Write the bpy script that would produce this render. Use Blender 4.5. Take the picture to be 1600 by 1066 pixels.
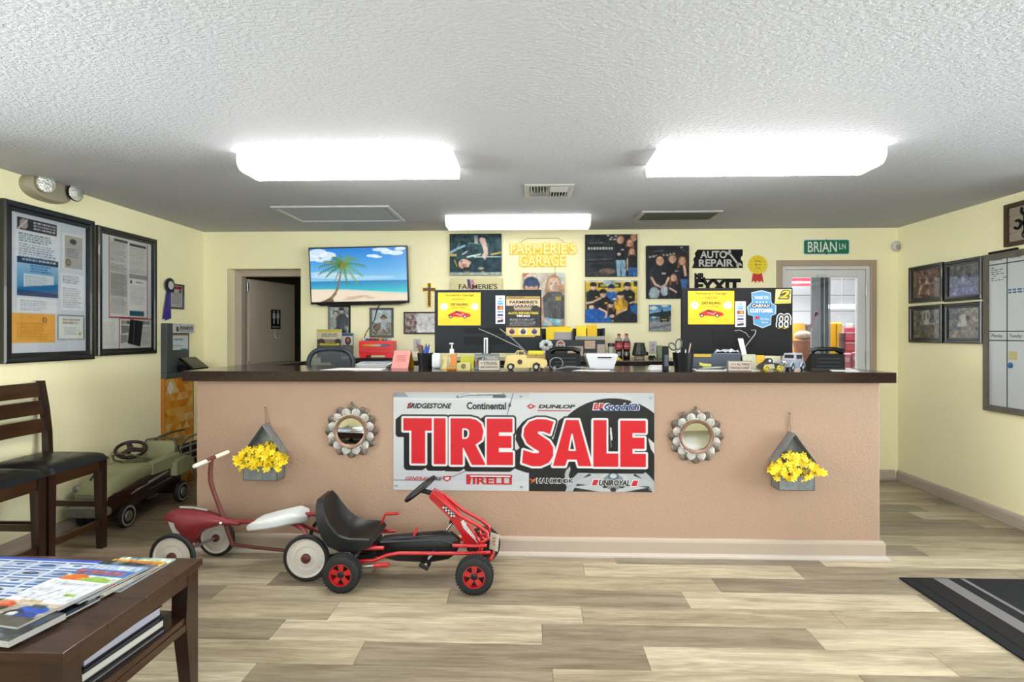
import bpy, bmesh, math, random
import numpy as np
from mathutils import Vector, Matrix

random.seed(11)
rng = np.random.default_rng(11)
for _o in list(bpy.data.objects):
  bpy.data.objects.remove(_o)
scene = bpy.context.scene
COL = scene.collection
PI = math.pi

# ------------------------------------------------------------------ camera
F = 890.0            # focal length in pixels of the 1600 px frame
HOR = 523.0          # horizon row
CAM_H = 1.36
TH = math.radians(1.93)
camd = bpy.data.cameras.new('camera')
cam = bpy.data.objects.new('camera', camd)
COL.objects.link(cam)
camd.sensor_width = 36.0
camd.lens = F / 1600.0 * 36.0
camd.shift_y = (HOR - 533.0) / 1600.0
camd.clip_start = 0.05
cam.location = (0, 0, CAM_H)
cam.rotation_euler = (PI / 2, 0, TH)
scene.camera = cam

# ------------------------------------------------------------------ world, daylight, exposure
w = bpy.data.worlds.new('world')
scene.world = w
w.use_nodes = True
w.node_tree.nodes['Background'].inputs[0].default_value = (0.80, 0.90, 1.0, 1)
w.node_tree.nodes['Background'].inputs[1].default_value = 1.2
vs = scene.view_settings
vs.view_transform = 'Standard'
vs.look = 'None'
vs.gamma = 1.0
vs.use_curve_mapping = False
vs.exposure = 1.18

def area_light(name, loc, rot, sx, sy, energy, col=(1, 1, 1)):
  l = bpy.data.lights.new(name, 'AREA')
  l.shape = 'RECTANGLE'
  l.size = sx
  l.size_y = sy
  l.energy = energy
  l.color = col
  o = bpy.data.objects.new(name, l)
  COL.objects.link(o)
  o.location = loc
  o.rotation_euler = rot
  return o

# daylight coming in through the shop-front windows behind the camera
area_light('window_daylight', (0.1, -2.72, 1.60), (PI / 2, 0, 0), 5.7, 1.15, 85, (1.0, 0.99, 0.98))
# the glazed entrance beside the mat (right wall, widened for more light) and a side window added as fill (left wall), both behind the picture edges
area_light('entrance_daylight', (3.50, 2.15, 1.15), (0, PI / 2, 0), 2.0, 3.3, 125, (1.0, 0.99, 0.98))
area_light('side_window_fill', (-3.27, 1.35, 1.50), (0, -PI / 2, 0), 1.2, 2.9, 92, (1.0, 0.99, 0.98))
# area lamp added for the shop lights of the workshop behind the glazed door
area_light('workshop_lamp_fill', (3.2, 8.6, 3.2), (0, 0, 0), 4.0, 3.0, 330, (1.0, 0.99, 0.97))

LIGHT_LENS = 9.8

# ------------------------------------------------------------------ room measures
XL, XR = -3.19, 3.43
YB = 5.45
YR = -2.6
ZC = 2.36
CT_Z = 1.133         # top of the reception counter
CT_Y = 3.47          # its front edge
CB_Y = 3.53          # face of the counter wall
BK_Z = 1.145         # back counter top
_c, _s = math.cos(TH), math.sin(TH)

def ray(x, y):
  a = (x - 800.0) / F
  b = (HOR - y) / F
  return Vector((a * _c - _s, a * _s + _c, b))

def pY(x, y, Y):
  d = ray(x, y)
  t = Y / d.y
  return Vector((d.x * t, Y, CAM_H + d.z * t))

def pX(x, y, X):
  d = ray(x, y)
  t = X / d.x
  return Vector((X, d.y * t, CAM_H + d.z * t))

def pZ(x, y, Z):
  d = ray(x, y)
  t = (Z - CAM_H) / d.z
  return Vector((d.x * t, d.y * t, Z))

# ------------------------------------------------------------------ materials
def s2l(c):
  if isinstance(c, str):
    c = c.lstrip('#')
    c = [int(c[i:i + 2], 16) / 255 for i in (0, 2, 4)]
  return tuple(((v / 12.92) if v <= 0.04045 else ((v + 0.055) / 1.055) ** 2.4) for v in c[:3]) + (1.0,)

MATS = {}
ALB = 0.52          # overall reflectance of everything but the pale walls

def alb(c, k=None):
  c = s2l(c)
  k = ALB if k is None else k
  return (c[0] * k, c[1] * k, c[2] * k, 1.0)

def mat(name, col='#808080', rough=0.5, metal=0.0, var=None, bump=None, spec=0.5, coat=0.0,
    emit=None, alpha=None, speck=None, trans=0.0, k=None):
  """col sRGB; var=(scale, col2, contrast[, stretch]); bump=(scale, strength, distance); speck=(scale, col, threshold)"""
  if name in MATS:
    return MATS[name]
  m = bpy.data.materials.new(name)
  MATS[name] = m
  m.use_nodes = True
  nt = m.node_tree
  base = s2l if metal > 0.6 else (lambda c: alb(c, k))
  b = nt.nodes['Principled BSDF']
  N = nt.nodes.new
  L = nt.links.new
  b.inputs['Base Color'].default_value = base(col)
  b.inputs['Roughness'].default_value = rough
  b.inputs['Metallic'].default_value = metal
  b.inputs['Specular IOR Level'].default_value = spec
  b.inputs['Coat Weight'].default_value = coat
  b.inputs['Transmission Weight'].default_value = trans
  m.diffuse_color = s2l(col)
  tc = None
  if var or bump or speck:
    tc = N('ShaderNodeTexCoord')
  src = None
  if var:
    mp = N('ShaderNodeMapping')
    L(tc.outputs['Object'], mp.inputs[0])
    if len(var) > 3:
      mp.inputs['Scale'].default_value = var[3]
    n = N('ShaderNodeTexNoise')
    n.inputs['Scale'].default_value = var[0]
    n.inputs['Detail'].default_value = 6
    n.inputs['Roughness'].default_value = 0.6
    L(mp.outputs[0], n.inputs['Vector'])
    r = N('ShaderNodeValToRGB')
    sp = var[2]
    r.color_ramp.elements[0].position = max(0, 0.5 - sp)
    r.color_ramp.elements[1].position = min(1, 0.5 + sp)
    r.color_ramp.elements[0].color = base(col)
    r.color_ramp.elements[1].color = base(var[1])
    L(n.outputs[0], r.inputs[0])
    src = r.outputs[0]
  if speck:
    n = N('ShaderNodeTexNoise')
    n.inputs['Scale'].default_value = speck[0]
    n.inputs['Detail'].default_value = 3
    L(tc.outputs['Object'], n.inputs['Vector'])
    r = N('ShaderNodeValToRGB')
    r.color_ramp.elements[0].position = speck[2]
    r.color_ramp.elements[1].position = min(1, speck[2] + 0.04)
    L(n.outputs[0], r.inputs[0])
    mx = N('ShaderNodeMix')
    mx.data_type = 'RGBA'
    L(r.outputs[0], mx.inputs[0])
    if src:
      L(src, mx.inputs[6])
    else:
      mx.inputs[6].default_value = base(col)
    mx.inputs[7].default_value = base(speck[1])
    src = mx.outputs[2]
  if src:
    L(src, b.inputs['Base Color'])
  if bump:
    n = N('ShaderNodeTexNoise')
    n.inputs['Scale'].default_value = bump[0]
    n.inputs['Detail'].default_value = 4
    L(tc.outputs['Object'], n.inputs['Vector'])
    bp = N('ShaderNodeBump')
    bp.inputs['Strength'].default_value = bump[1]
    bp.inputs['Distance'].default_value = bump[2]
    L(n.outputs[0], bp.inputs['Height'])
    L(bp.outputs[0], b.inputs['Normal'])
  if emit:
    b.inputs['Emission Color'].default_value = s2l(emit[0])
    b.inputs['Emission Strength'].default_value = emit[1]
  return m

def glass_mat(name, tint='#FFFFFF', refl=1.0, rough=0.02):
  m = bpy.data.materials.new(name)
  MATS[name] = m
  m.use_nodes = True
  nt = m.node_tree
  nt.nodes.remove(nt.nodes['Principled BSDF'])
  out = nt.nodes['Material Output']
  t = nt.nodes.new('ShaderNodeBsdfTransparent')
  t.inputs[0].default_value = s2l(tint)
  g = nt.nodes.new('ShaderNodeBsdfGlossy')
  g.inputs['Roughness'].default_value = rough
  fr = nt.nodes.new('ShaderNodeFresnel')
  fr.inputs[0].default_value = 1.5
  mu = nt.nodes.new('ShaderNodeMath')
  mu.operation = 'MULTIPLY'
  mu.inputs[1].default_value = refl
  mx = nt.nodes.new('ShaderNodeMixShader')
  nt.links.new(fr.outputs[0], mu.inputs[0])
  nt.links.new(mu.outputs[0], mx.inputs[0])
  nt.links.new(t.outputs[0], mx.inputs[1])
  nt.links.new(g.outputs[0], mx.inputs[2])
  nt.links.new(mx.outputs[0], out.inputs[0])
  return m

def attr_mat(name, rough=0.5, emit=0.0, spec=0.4, k=1.36):
  m = bpy.data.materials.new(name)
  MATS[name] = m
  m.use_nodes = True
  nt = m.node_tree
  b = nt.nodes['Principled BSDF']
  a = nt.nodes.new('ShaderNodeVertexColor')
  a.layer_name = 'ink'
  mu = nt.nodes.new('ShaderNodeVectorMath')
  mu.operation = 'SCALE'
  mu.inputs['Scale'].default_value = ALB * k
  nt.links.new(a.outputs[0], mu.inputs[0])
  nt.links.new(mu.outputs[0], b.inputs['Base Color'])
  b.inputs['Roughness'].default_value = rough
  b.inputs['Specular IOR Level'].default_value = spec
  if emit:
    nt.links.new(a.outputs[0], b.inputs['Emission Color'])
    b.inputs['Emission Strength'].default_value = emit
    b.inputs['Base Color'].default_value = (0.01, 0.01, 0.01, 1)
    nt.links.remove(b.inputs['Base Color'].links[0])
  return m

def textured_paint(name, col, scale, strength, dist, rough=0.6, col2=None, aniso=(1, 1, 1), k=None):
  m = bpy.data.materials.new(name)
  MATS[name] = m
  m.use_nodes = True
  nt = m.node_tree
  b = nt.nodes['Principled BSDF']
  N = nt.nodes.new
  L = nt.links.new
  b.inputs['Base Color'].default_value = alb(col, k)
  b.inputs['Roughness'].default_value = rough
  b.inputs['Specular IOR Level'].default_value = 0.3
  tc = N('ShaderNodeTexCoord')
  mp = N('ShaderNodeMapping')
  mp.inputs['Scale'].default_value = aniso
  L(tc.outputs['Object'], mp.inputs[0])
  n = N('ShaderNodeTexNoise')
  n.inputs['Scale'].default_value = scale
  n.inputs['Detail'].default_value = 3.0
  n.inputs['Roughness'].default_value = 0.55
  n.inputs['Distortion'].default_value = 0.6
  L(mp.outputs[0], n.inputs['Vector'])
  r = N('ShaderNodeValToRGB')
  r.color_ramp.elements[0].position = 0.38
  r.color_ramp.elements[1].position = 0.62
  L(n.outputs[0], r.inputs[0])
  bp = N('ShaderNodeBump')
  bp.inputs['Strength'].default_value = strength
  bp.inputs['Distance'].default_value = dist
  L(r.outputs[0], bp.inputs['Height'])
  L(bp.outputs[0], b.inputs['Normal'])
  if col2:
    n2 = N('ShaderNodeTexNoise')
    n2.inputs['Scale'].default_value = 1.3
    n2.inputs['Detail'].default_value = 4
    L(tc.outputs['Object'], n2.inputs['Vector'])
    mx = N('ShaderNodeMix')
    mx.data_type = 'RGBA'
    L(n2.outputs[0], mx.inputs[0])
    mx.inputs[6].default_value = alb(col, k)
    mx.inputs[7].default_value = alb(col2, k)
    L(mx.outputs[2], b.inputs['Base Color'])
  return m

def plank_mat():
  m = bpy.data.materials.new('vinyl_plank')
  MATS['vinyl_plank'] = m
  m.use_nodes = True
  nt = m.node_tree
  b = nt.nodes['Principled BSDF']
  N = nt.nodes.new
  L = nt.links.new
  oi = N('ShaderNodeObjectInfo')
  tc = N('ShaderNodeTexCoord')
  off = N('ShaderNodeVectorMath')
  off.operation = 'SCALE'
  cmb = N('ShaderNodeCombineXYZ')
  for i in range(3):
    L(oi.outputs['Random'], cmb.inputs[i])
  L(cmb.outputs[0], off.inputs[0])
  off.inputs['Scale'].default_value = 37.0
  add = N('ShaderNodeVectorMath')
  add.operation = 'ADD'
  L(tc.outputs['Object'], add.inputs[0])
  L(off.outputs[0], add.inputs[1])

  def noise(scale, sx, sy, detail, dist=0.0):
    mp = N('ShaderNodeMapping')
    mp.inputs['Scale'].default_value = (sx, sy, 1)
    L(add.outputs[0], mp.inputs[0])
    n = N('ShaderNodeTexNoise')
    n.inputs['Scale'].default_value = scale
    n.inputs['Detail'].default_value = detail
    n.inputs['Roughness'].default_value = 0.62
    n.inputs['Distortion'].default_value = dist
    L(mp.outputs[0], n.inputs['Vector'])
    return n
  a = noise(2.2, 1.0, 9.0, 6, 0.5)      # broad cloudy streaks
  g = noise(9.0, 1.0, 22.0, 8, 0.2)     # fine grain
  r1 = N('ShaderNodeValToRGB')
  r1.color_ramp.elements[0].position = 0.30
  r1.color_ramp.elements[0].color = (0.54, 0.51, 0.48, 1)
  r1.color_ramp.elements[1].position = 0.62
  r1.color_ramp.elements[1].color = (1.08, 1.07, 1.05, 1)
  L(a.outputs[0], r1.inputs[0])
  r2 = N('ShaderNodeValToRGB')
  r2.color_ramp.elements[0].position = 0.34
  r2.color_ramp.elements[0].color = (0.70, 0.68, 0.66, 1)
  r2.color_ramp.elements[1].position = 0.60
  r2.color_ramp.elements[1].color = (1.05, 1.05, 1.04, 1)
  L(g.outputs[0], r2.inputs[0])
  m1 = N('ShaderNodeMix')
  m1.data_type = 'RGBA'
  m1.blend_type = 'MULTIPLY'
  m1.inputs[0].default_value = 1.0
  L(oi.outputs['Color'], m1.inputs[6])
  L(r1.outputs[0], m1.inputs[7])
  m2 = N('ShaderNodeMix')
  m2.data_type = 'RGBA'
  m2.blend_type = 'MULTIPLY'
  m2.inputs[0].default_value = 1.0
  L(m1.outputs[2], m2.inputs[6])
  L(r2.outputs[0], m2.inputs[7])
  L(m2.outputs[2], b.inputs['Base Color'])
  b.inputs['Roughness'].default_value = 0.36
  b.inputs['Specular IOR Level'].default_value = 0.4
  bp = N('ShaderNodeBump')
  bp.inputs['Strength'].default_value = 0.12
  bp.inputs['Distance'].default_value = 0.001
  L(g.outputs[0], bp.inputs['Height'])
  L(bp.outputs[0], b.inputs['Normal'])
  return m

# shared materials
WALL = textured_paint('yellow_wall_paint', '#F7F0C8', 95, 0.30, 0.004, 0.6, '#F2EABE', k=1.0)
CEIL = textured_paint('ceiling_stipple', '#E3E4EA', 40, 0.6, 0.008, 0.75, aniso=(1.0, 1.7, 1), k=0.64)
TAN = textured_paint('tan_counter_paint', '#C9A68C', 75, 0.3, 0.004, 0.6, k=0.60)
PLANK = plank_mat()
PRINT = attr_mat('printed_paper', 0.45)
CANVAS = attr_mat('printed_canvas', 0.7)
VINYL = attr_mat('printed_vinyl', 0.3, k=1.12)
SCREEN = attr_mat('lit_screen', 0.2, emit=0.42)
GLASS = glass_mat('clear_glass', '#F4F8F8', 1.0)
PGLASS = glass_mat('picture_glass', '#FFFFFF', 1.0)
BLACK = mat('black_plastic', '#0D0E10', 0.45, spec=0.2)
MBLACK = mat('matt_black', '#121212', 0.6, spec=0.25)
GBLACK = mat('gloss_black', '#0C0C0D', 0.2, spec=0.4)
WHITE = mat('white_plastic', '#FBFBF9', 0.4)
PAPER = mat('white_paper', '#FFFEFA', 0.7)
CHROME = mat('chrome', '#D5D6D8', 0.15, 1.0)
STEEL = mat('brushed_steel', '#A9ABAE', 0.35, 1.0)
DKWOOD = mat('dark_walnut', '#29170E', 0.3, var=(3.0, '#5C3821', 0.28, (1.0, 9.0, 9.0)), coat=0.2)
DKWOODY = mat('dark_walnut_lengthwise', '#2B190D', 0.3, var=(3.0, '#5C3A20', 0.28, (9.0, 1.0, 9.0)), coat=0.2)
DKWOODZ = mat('dark_walnut_upright', '#22120B', 0.34, var=(3.0, '#46291A', 0.28, (9.0, 9.0, 1.0)), coat=0.2)
RUBBER = mat('black_rubber', '#161617', 0.65, bump=(60, 0.2, 0.002))
REDP = mat('red_enamel', '#D3151C', 0.3, coat=0.3)
LAMIN = mat('brown_laminate', '#2E1F1A', 0.16, speck=(420, '#4F3B32', 0.55), spec=0.4)
TAUPE = mat('taupe_trim', '#BCAD9C', 0.5, k=0.85)
BEIGET = mat('beige_trim', '#DCC6B2', 0.45)

# ------------------------------------------------------------------ mesh builder
def frame_matrix(o, u, v, n):
  return Matrix(((u[0], v[0], n[0], o[0]), (u[1], v[1], n[1], o[1]), (u[2], v[2], n[2], o[2]), (0, 0, 0, 1)))

def back_frame(x, z, y=YB):          # u right, v up, n out of the back wall
  return frame_matrix((x, y, z), (1, 0, 0), (0, 0, 1), (0, -1, 0))

def left_frame(y, z, x=XL):
  return frame_matrix((x, y, z), (0, 1, 0), (0, 0, 1), (1, 0, 0))

def right_frame(y, z, x=XR):
  return frame_matrix((x, y, z), (0, -1, 0), (0, 0, 1), (-1, 0, 0))

def loc_of(o):
  v = Vector((0, 0, 0))
  while o is not None:
    v += Vector(o.location)
    o = o.parent
  return v

def tag(o, label=None, cat=None, group=None, kind=None):
  if label:
    o['label'] = label
  if cat:
    o['category'] = cat
  if group:
    o['group'] = group
  if kind:
    o['kind'] = kind
  return o

def thing(name, label, cat, loc=(0, 0, 0), group=None):
  e = bpy.data.objects.new(name, None)
  e.empty_display_size = 0.05
  COL.objects.link(e)
  e.location = loc
  return tag(e, label, cat, group)

def link(name, me, parent=None, loc=None):
  o = bpy.data.objects.new(name, me)
  COL.objects.link(o)
  if parent is not None:
    o.parent = parent
  if loc is not None:
    o.location = loc
  return o

def copy_tree(o, parent=None):
  c = o.copy()
  COL.objects.link(c)
  c.parent = parent
  for ch in list(o.children):
    copy_tree(ch, c)
  return c

_BOX = ((0, 3, 2, 1), (4, 5, 6, 7), (0, 1, 5, 4), (1, 2, 6, 5), (2, 3, 7, 6), (3, 0, 4, 7))

class MB:
  def __init__(s, M=None):
    s.v = []
    s.f = []
    s.M = M if M is not None else Matrix.Identity(4)

  def add(s, vs, fs, T=None):
    o = len(s.v)
    A = s.M @ T if T is not None else s.M
    s.v += [A @ Vector(p) for p in vs]
    s.f += [tuple(i + o for i in f) for f in fs]
    return s

  def box2(s, lo, hi, bev=0.0, T=None, seg=2):
    x0, y0, z0 = [min(a, b) for a, b in zip(lo, hi)]
    x1, y1, z1 = [max(a, b) for a, b in zip(lo, hi)]
    vs = [(x0, y0, z0), (x1, y0, z0), (x1, y1, z0), (x0, y1, z0), (x0, y0, z1), (x1, y0, z1), (x1, y1, z1), (x0, y1, z1)]
    if bev <= 0:
      return s.add(vs, _BOX, T)
    bm = bmesh.new()
    bv = [bm.verts.new(p) for p in vs]
    for f in _BOX:
      bm.faces.new([bv[i] for i in f])
    bev = min(bev, 0.49 * min(x1 - x0, y1 - y0, z1 - z0))
    bmesh.ops.bevel(bm, geom=bm.edges[:], offset=bev, segments=seg, profile=0.5, affect='EDGES')
    bm.verts.index_update()
    s.add([v.co[:] for v in bm.verts], [tuple(v.index for v in f.verts) for f in bm.faces], T)
    bm.free()
    return s

  def box(s, c, d, bev=0.0, R=None, seg=2):
    h = [k / 2 for k in d]
    T = Matrix.Translation(c)
    if R is not None:
      T = T @ R
    return s.box2((-h[0], -h[1], -h[2]), h, bev, T, seg)

  def tube(s, pts, r, n=10, closed=False, caps=True):
    pts = [Vector(p) for p in pts]
    m = len(pts)
    rs = r if isinstance(r, (list, tuple)) else [r] * m
    vs, fs = [], []
    up = None
    for i, p in enumerate(pts):
      if closed:
        t = pts[(i + 1) % m] - pts[i - 1]
      else:
        t = pts[min(i + 1, m - 1)] - pts[max(i - 1, 0)]
      t.normalize()
      if up is None:
        up = Vector((0, 0, 1)) if abs(t.z) < 0.9 else Vector((1, 0, 0))
      a = up - t * up.dot(t)
      if a.length < 1e-5:
        a = t.orthogonal()
      a.normalize()
      b = t.cross(a)
      up = a
      for k in range(n):
        q = 2 * PI * k / n
        vs.append(p + (a * math.cos(q) + b * math.sin(q)) * rs[i])
    for i in range(m if closed else m - 1):
      for k in range(n):
        j = (i + 1) % m
        fs.append((i * n + k, i * n + (k + 1) % n, j * n + (k + 1) % n, j * n + k))
    if caps and not closed:
      fs.append(tuple(range(n - 1, -1, -1)))
      fs.append(tuple((m - 1) * n + k for k in range(n)))
    return s.add(vs, fs)

  def cyl(s, a, b, r, r2=None, n=20):
    return s.tube([a, b], [r, r if r2 is None else r2], n)

  def lathe(s, prof, T=None, n=28, arc=2 * PI, cap=True):
    """prof: (radius, height) about local z"""
    vs, fs = [], []
    full = abs(arc - 2 * PI) < 1e-6
    cnt = n if full else n + 1
    for (r, h) in prof:
      for k in range(cnt):
        q = arc * k / n
        vs.append((r * math.cos(q), r * math.sin(q), h))
    for i in range(len(prof) - 1):
      for k in range(n):
        k2 = (k + 1) % cnt
        fs.append((i * cnt + k, i * cnt + k2, (i + 1) * cnt + k2, (i + 1) * cnt + k))
    if cap and full:
      if prof[0][0] > 1e-6:
        fs.append(tuple(range(cnt - 1, -1, -1)))
      if prof[-1][0] > 1e-6:
        fs.append(tuple((len(prof) - 1) * cnt + k for k in range(cnt)))
    return s.add(vs, fs, T)

  def prism(s, poly, n0, n1, T=None, plane='uv'):
    """polygon extruded from n0 to n1; plane 'uv' = (u, v, n); 'xz' = polygon in x,z extruded on y"""
    k = len(poly)
    if plane == 'uv':
      g = lambda p, n: (p[0], p[1], n)
    elif plane == 'xz':
      g = lambda p, n: (p[0], n, p[1])
    else:
      g = lambda p, n: (n, p[0], p[1])
    vs = [g(p, n0) for p in poly] + [g(p, n1) for p in poly]
    fs = [tuple(range(k - 1, -1, -1)), tuple(range(k, 2 * k))]
    fs += [(i, (i + 1) % k, k + (i + 1) % k, k + i) for i in range(k)]
    return s.add(vs, fs, T)

  def sphere(s, c, r, n=16, m=10, T=None):
    r = r if isinstance(r, (tuple, list)) else (r, r, r)
    vs, fs = [], []
    for i in range(m + 1):
      a = -PI / 2 + PI * i / m
      for k in range(n):
        q = 2 * PI * k / n
        vs.append((c[0] + r[0] * math.cos(a) * math.cos(q), c[1] + r[1] * math.cos(a) * math.sin(q), c[2] + r[2] * math.sin(a)))
    for i in range(m):
      for k in range(n):
        fs.append((i * n + k, i * n + (k + 1) % n, (i + 1) * n + (k + 1) % n, (i + 1) * n + k))
    return s.add(vs, fs, T)

  def torus(s, R, r, T=None, n=28, m=10, arc=2 * PI):
    pts = []
    full = abs(arc - 2 * PI) < 1e-6
    k = n if full else n + 1
    vs, fs = [], []
    for i in range(k):
      q = arc * i / n
      for j in range(m):
        a = 2 * PI * j / m
        vs.append(((R + r * math.cos(a)) * math.cos(q), (R + r * math.cos(a)) * math.sin(q), r * math.sin(a)))
    for i in range(n):
      i2 = (i + 1) % k
      for j in range(m):
        fs.append((i * m + j, i2 * m + j, i2 * m + (j + 1) % m, i * m + (j + 1) % m))
    return s.add(vs, fs, T)

  def loft(s, secs, close_sec=True, caps=True):
    n = len(secs[0])
    vs = [p for q in secs for p in q]
    fs = []
    for i in range(len(secs) - 1):
      for k in range(n if close_sec else n - 1):
        k2 = (k + 1) % n
        fs.append((i * n + k, i * n + k2, (i + 1) * n + k2, (i + 1) * n + k))
    if caps and close_sec:
      fs.append(tuple(range(n - 1, -1, -1)))
      fs.append(tuple((len(secs) - 1) * n + k for k in range(n)))
    return s.add(vs, fs)

  def mesh(s, name, material, off=(0, 0, 0), smooth=True, fix=True):
    off = Vector(off)
    me = bpy.data.meshes.new(name)
    me.from_pydata([(p - off)[:] for p in s.v], [], s.f)
    if fix:
      bm = bmesh.new()
      bm.from_mesh(me)
      bmesh.ops.remove_doubles(bm, verts=bm.verts[:], dist=1e-6)
      bmesh.ops.recalc_face_normals(bm, faces=bm.faces[:])
      bm.to_mesh(me)
      bm.free()
    if material:
      me.materials.append(material)
    if smooth:
      for p in me.polygons:
        p.use_smooth = True
      me.set_sharp_from_angle(angle=math.radians(38))
    me.update()
    return me

  def build(s, name, material, parent=None, smooth=True, fix=True):
    """part of parent (builder works in world coordinates) or a top-level mesh with its origin at its base"""
    if parent is not None:
      return link(name, s.mesh(name, material, loc_of(parent), smooth, fix), parent)
    xs = [p.x for p in s.v]
    ys = [p.y for p in s.v]
    zs = [p.z for p in s.v]
    o = Vector(((min(xs) + max(xs)) / 2, (min(ys) + max(ys)) / 2, min(zs)))
    return link(name, s.mesh(name, material, o, smooth, fix), None, o)

def struct(name, mb, material, smooth=0):
  return tag(mb.build(name, material, None, smooth), kind='structure')

# ------------------------------------------------------------------ lettering
def curve_mesh(cu):
  ob = bpy.data.objects.new('tmp', cu)
  me = bpy.data.meshes.new_from_object(ob)
  bpy.data.objects.remove(ob)
  return me

def text_mb(string, box, n, Fr, bold=0.0, shear=0.0, depth=0.0006, space=1.0, keep=False, line=1.0, solid=0.0):
  """lettering fitted into box=(u0,v0,u1,v1) of frame Fr, raised to n..n+depth"""
  cu = bpy.data.curves.new('tmp', 'FONT')
  cu.body = string
  cu.size = 1.0
  cu.offset = bold
  cu.shear = shear
  cu.space_character = space
  cu.space_line = line
  cu.align_x = 'CENTER'
  cu.resolution_u = 3
  cu.fill_mode = 'FRONT'
  if solid:
    cu.fill_mode = 'BOTH'
    cu.extrude = 0.1
  me = curve_mesh(cu)
  bpy.data.curves.remove(cu)
  co = np.array([v.co[:] for v in me.vertices])
  mb = MB(Fr)
  if len(co) == 0:
    return mb
  lo = co.min(0)
  hi = co.max(0)
  u0, v0, u1, v1 = box
  sx = (u1 - u0) / max(1e-6, hi[0] - lo[0])
  sy = (v1 - v0) / max(1e-6, hi[1] - lo[1])
  if keep:
    sx = sy = min(sx, sy)
  cx, cy = (lo[0] + hi[0]) / 2, (lo[1] + hi[1]) / 2
  vs = [((p[0] - cx) * sx + (u0 + u1) / 2, (p[1] - cy) * sy + (v0 + v1) / 2, n + ((p[2] + 0.1) / 0.2 * solid if solid else depth)) for p in co]
  mb.add(vs, [tuple(p.vertices) for p in me.polygons])
  bpy.data.meshes.remove(me)
  return mb

def text(string, box, n, Fr, material, parent, **k):
  mb = text_mb(string, box, n, Fr, **k)
  return mb.build('lettering', material, parent, smooth=0, fix=0)

def outline_mb(polys, n, Fr, offset=0.0, depth=0.0005):
  """filled flat shape of closed polygons (holes by even-odd), grown by offset"""
  cu = bpy.data.curves.new('tmp', 'CURVE')
  cu.dimensions = '2D'
  cu.fill_mode = 'BOTH'
  cu.offset = offset
  for pl in polys:
    sp = cu.splines.new('POLY')
    sp.points.add(len(pl) - 1)
    for q, p in zip(sp.points, pl):
      q.co = (p[0], p[1], 0, 1)
    sp.use_cyclic_u = True
  me = curve_mesh(cu)
  bpy.data.curves.remove(cu)
  mb = MB(Fr)
  mb.add([(v.co.x, v.co.y, n + depth) for v in me.vertices], [tuple(p.vertices) for p in me.polygons])
  bpy.data.meshes.remove(me)
  return mb

# ------------------------------------------------------------------ printed pictures (flat print only)
def hexc(c):
  if isinstance(c, str):
    c = c.lstrip('#')
    return np.array([int(c[i:i + 2], 16) / 255 for i in (0, 2, 4)])
  return np.array(c, float)

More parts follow.
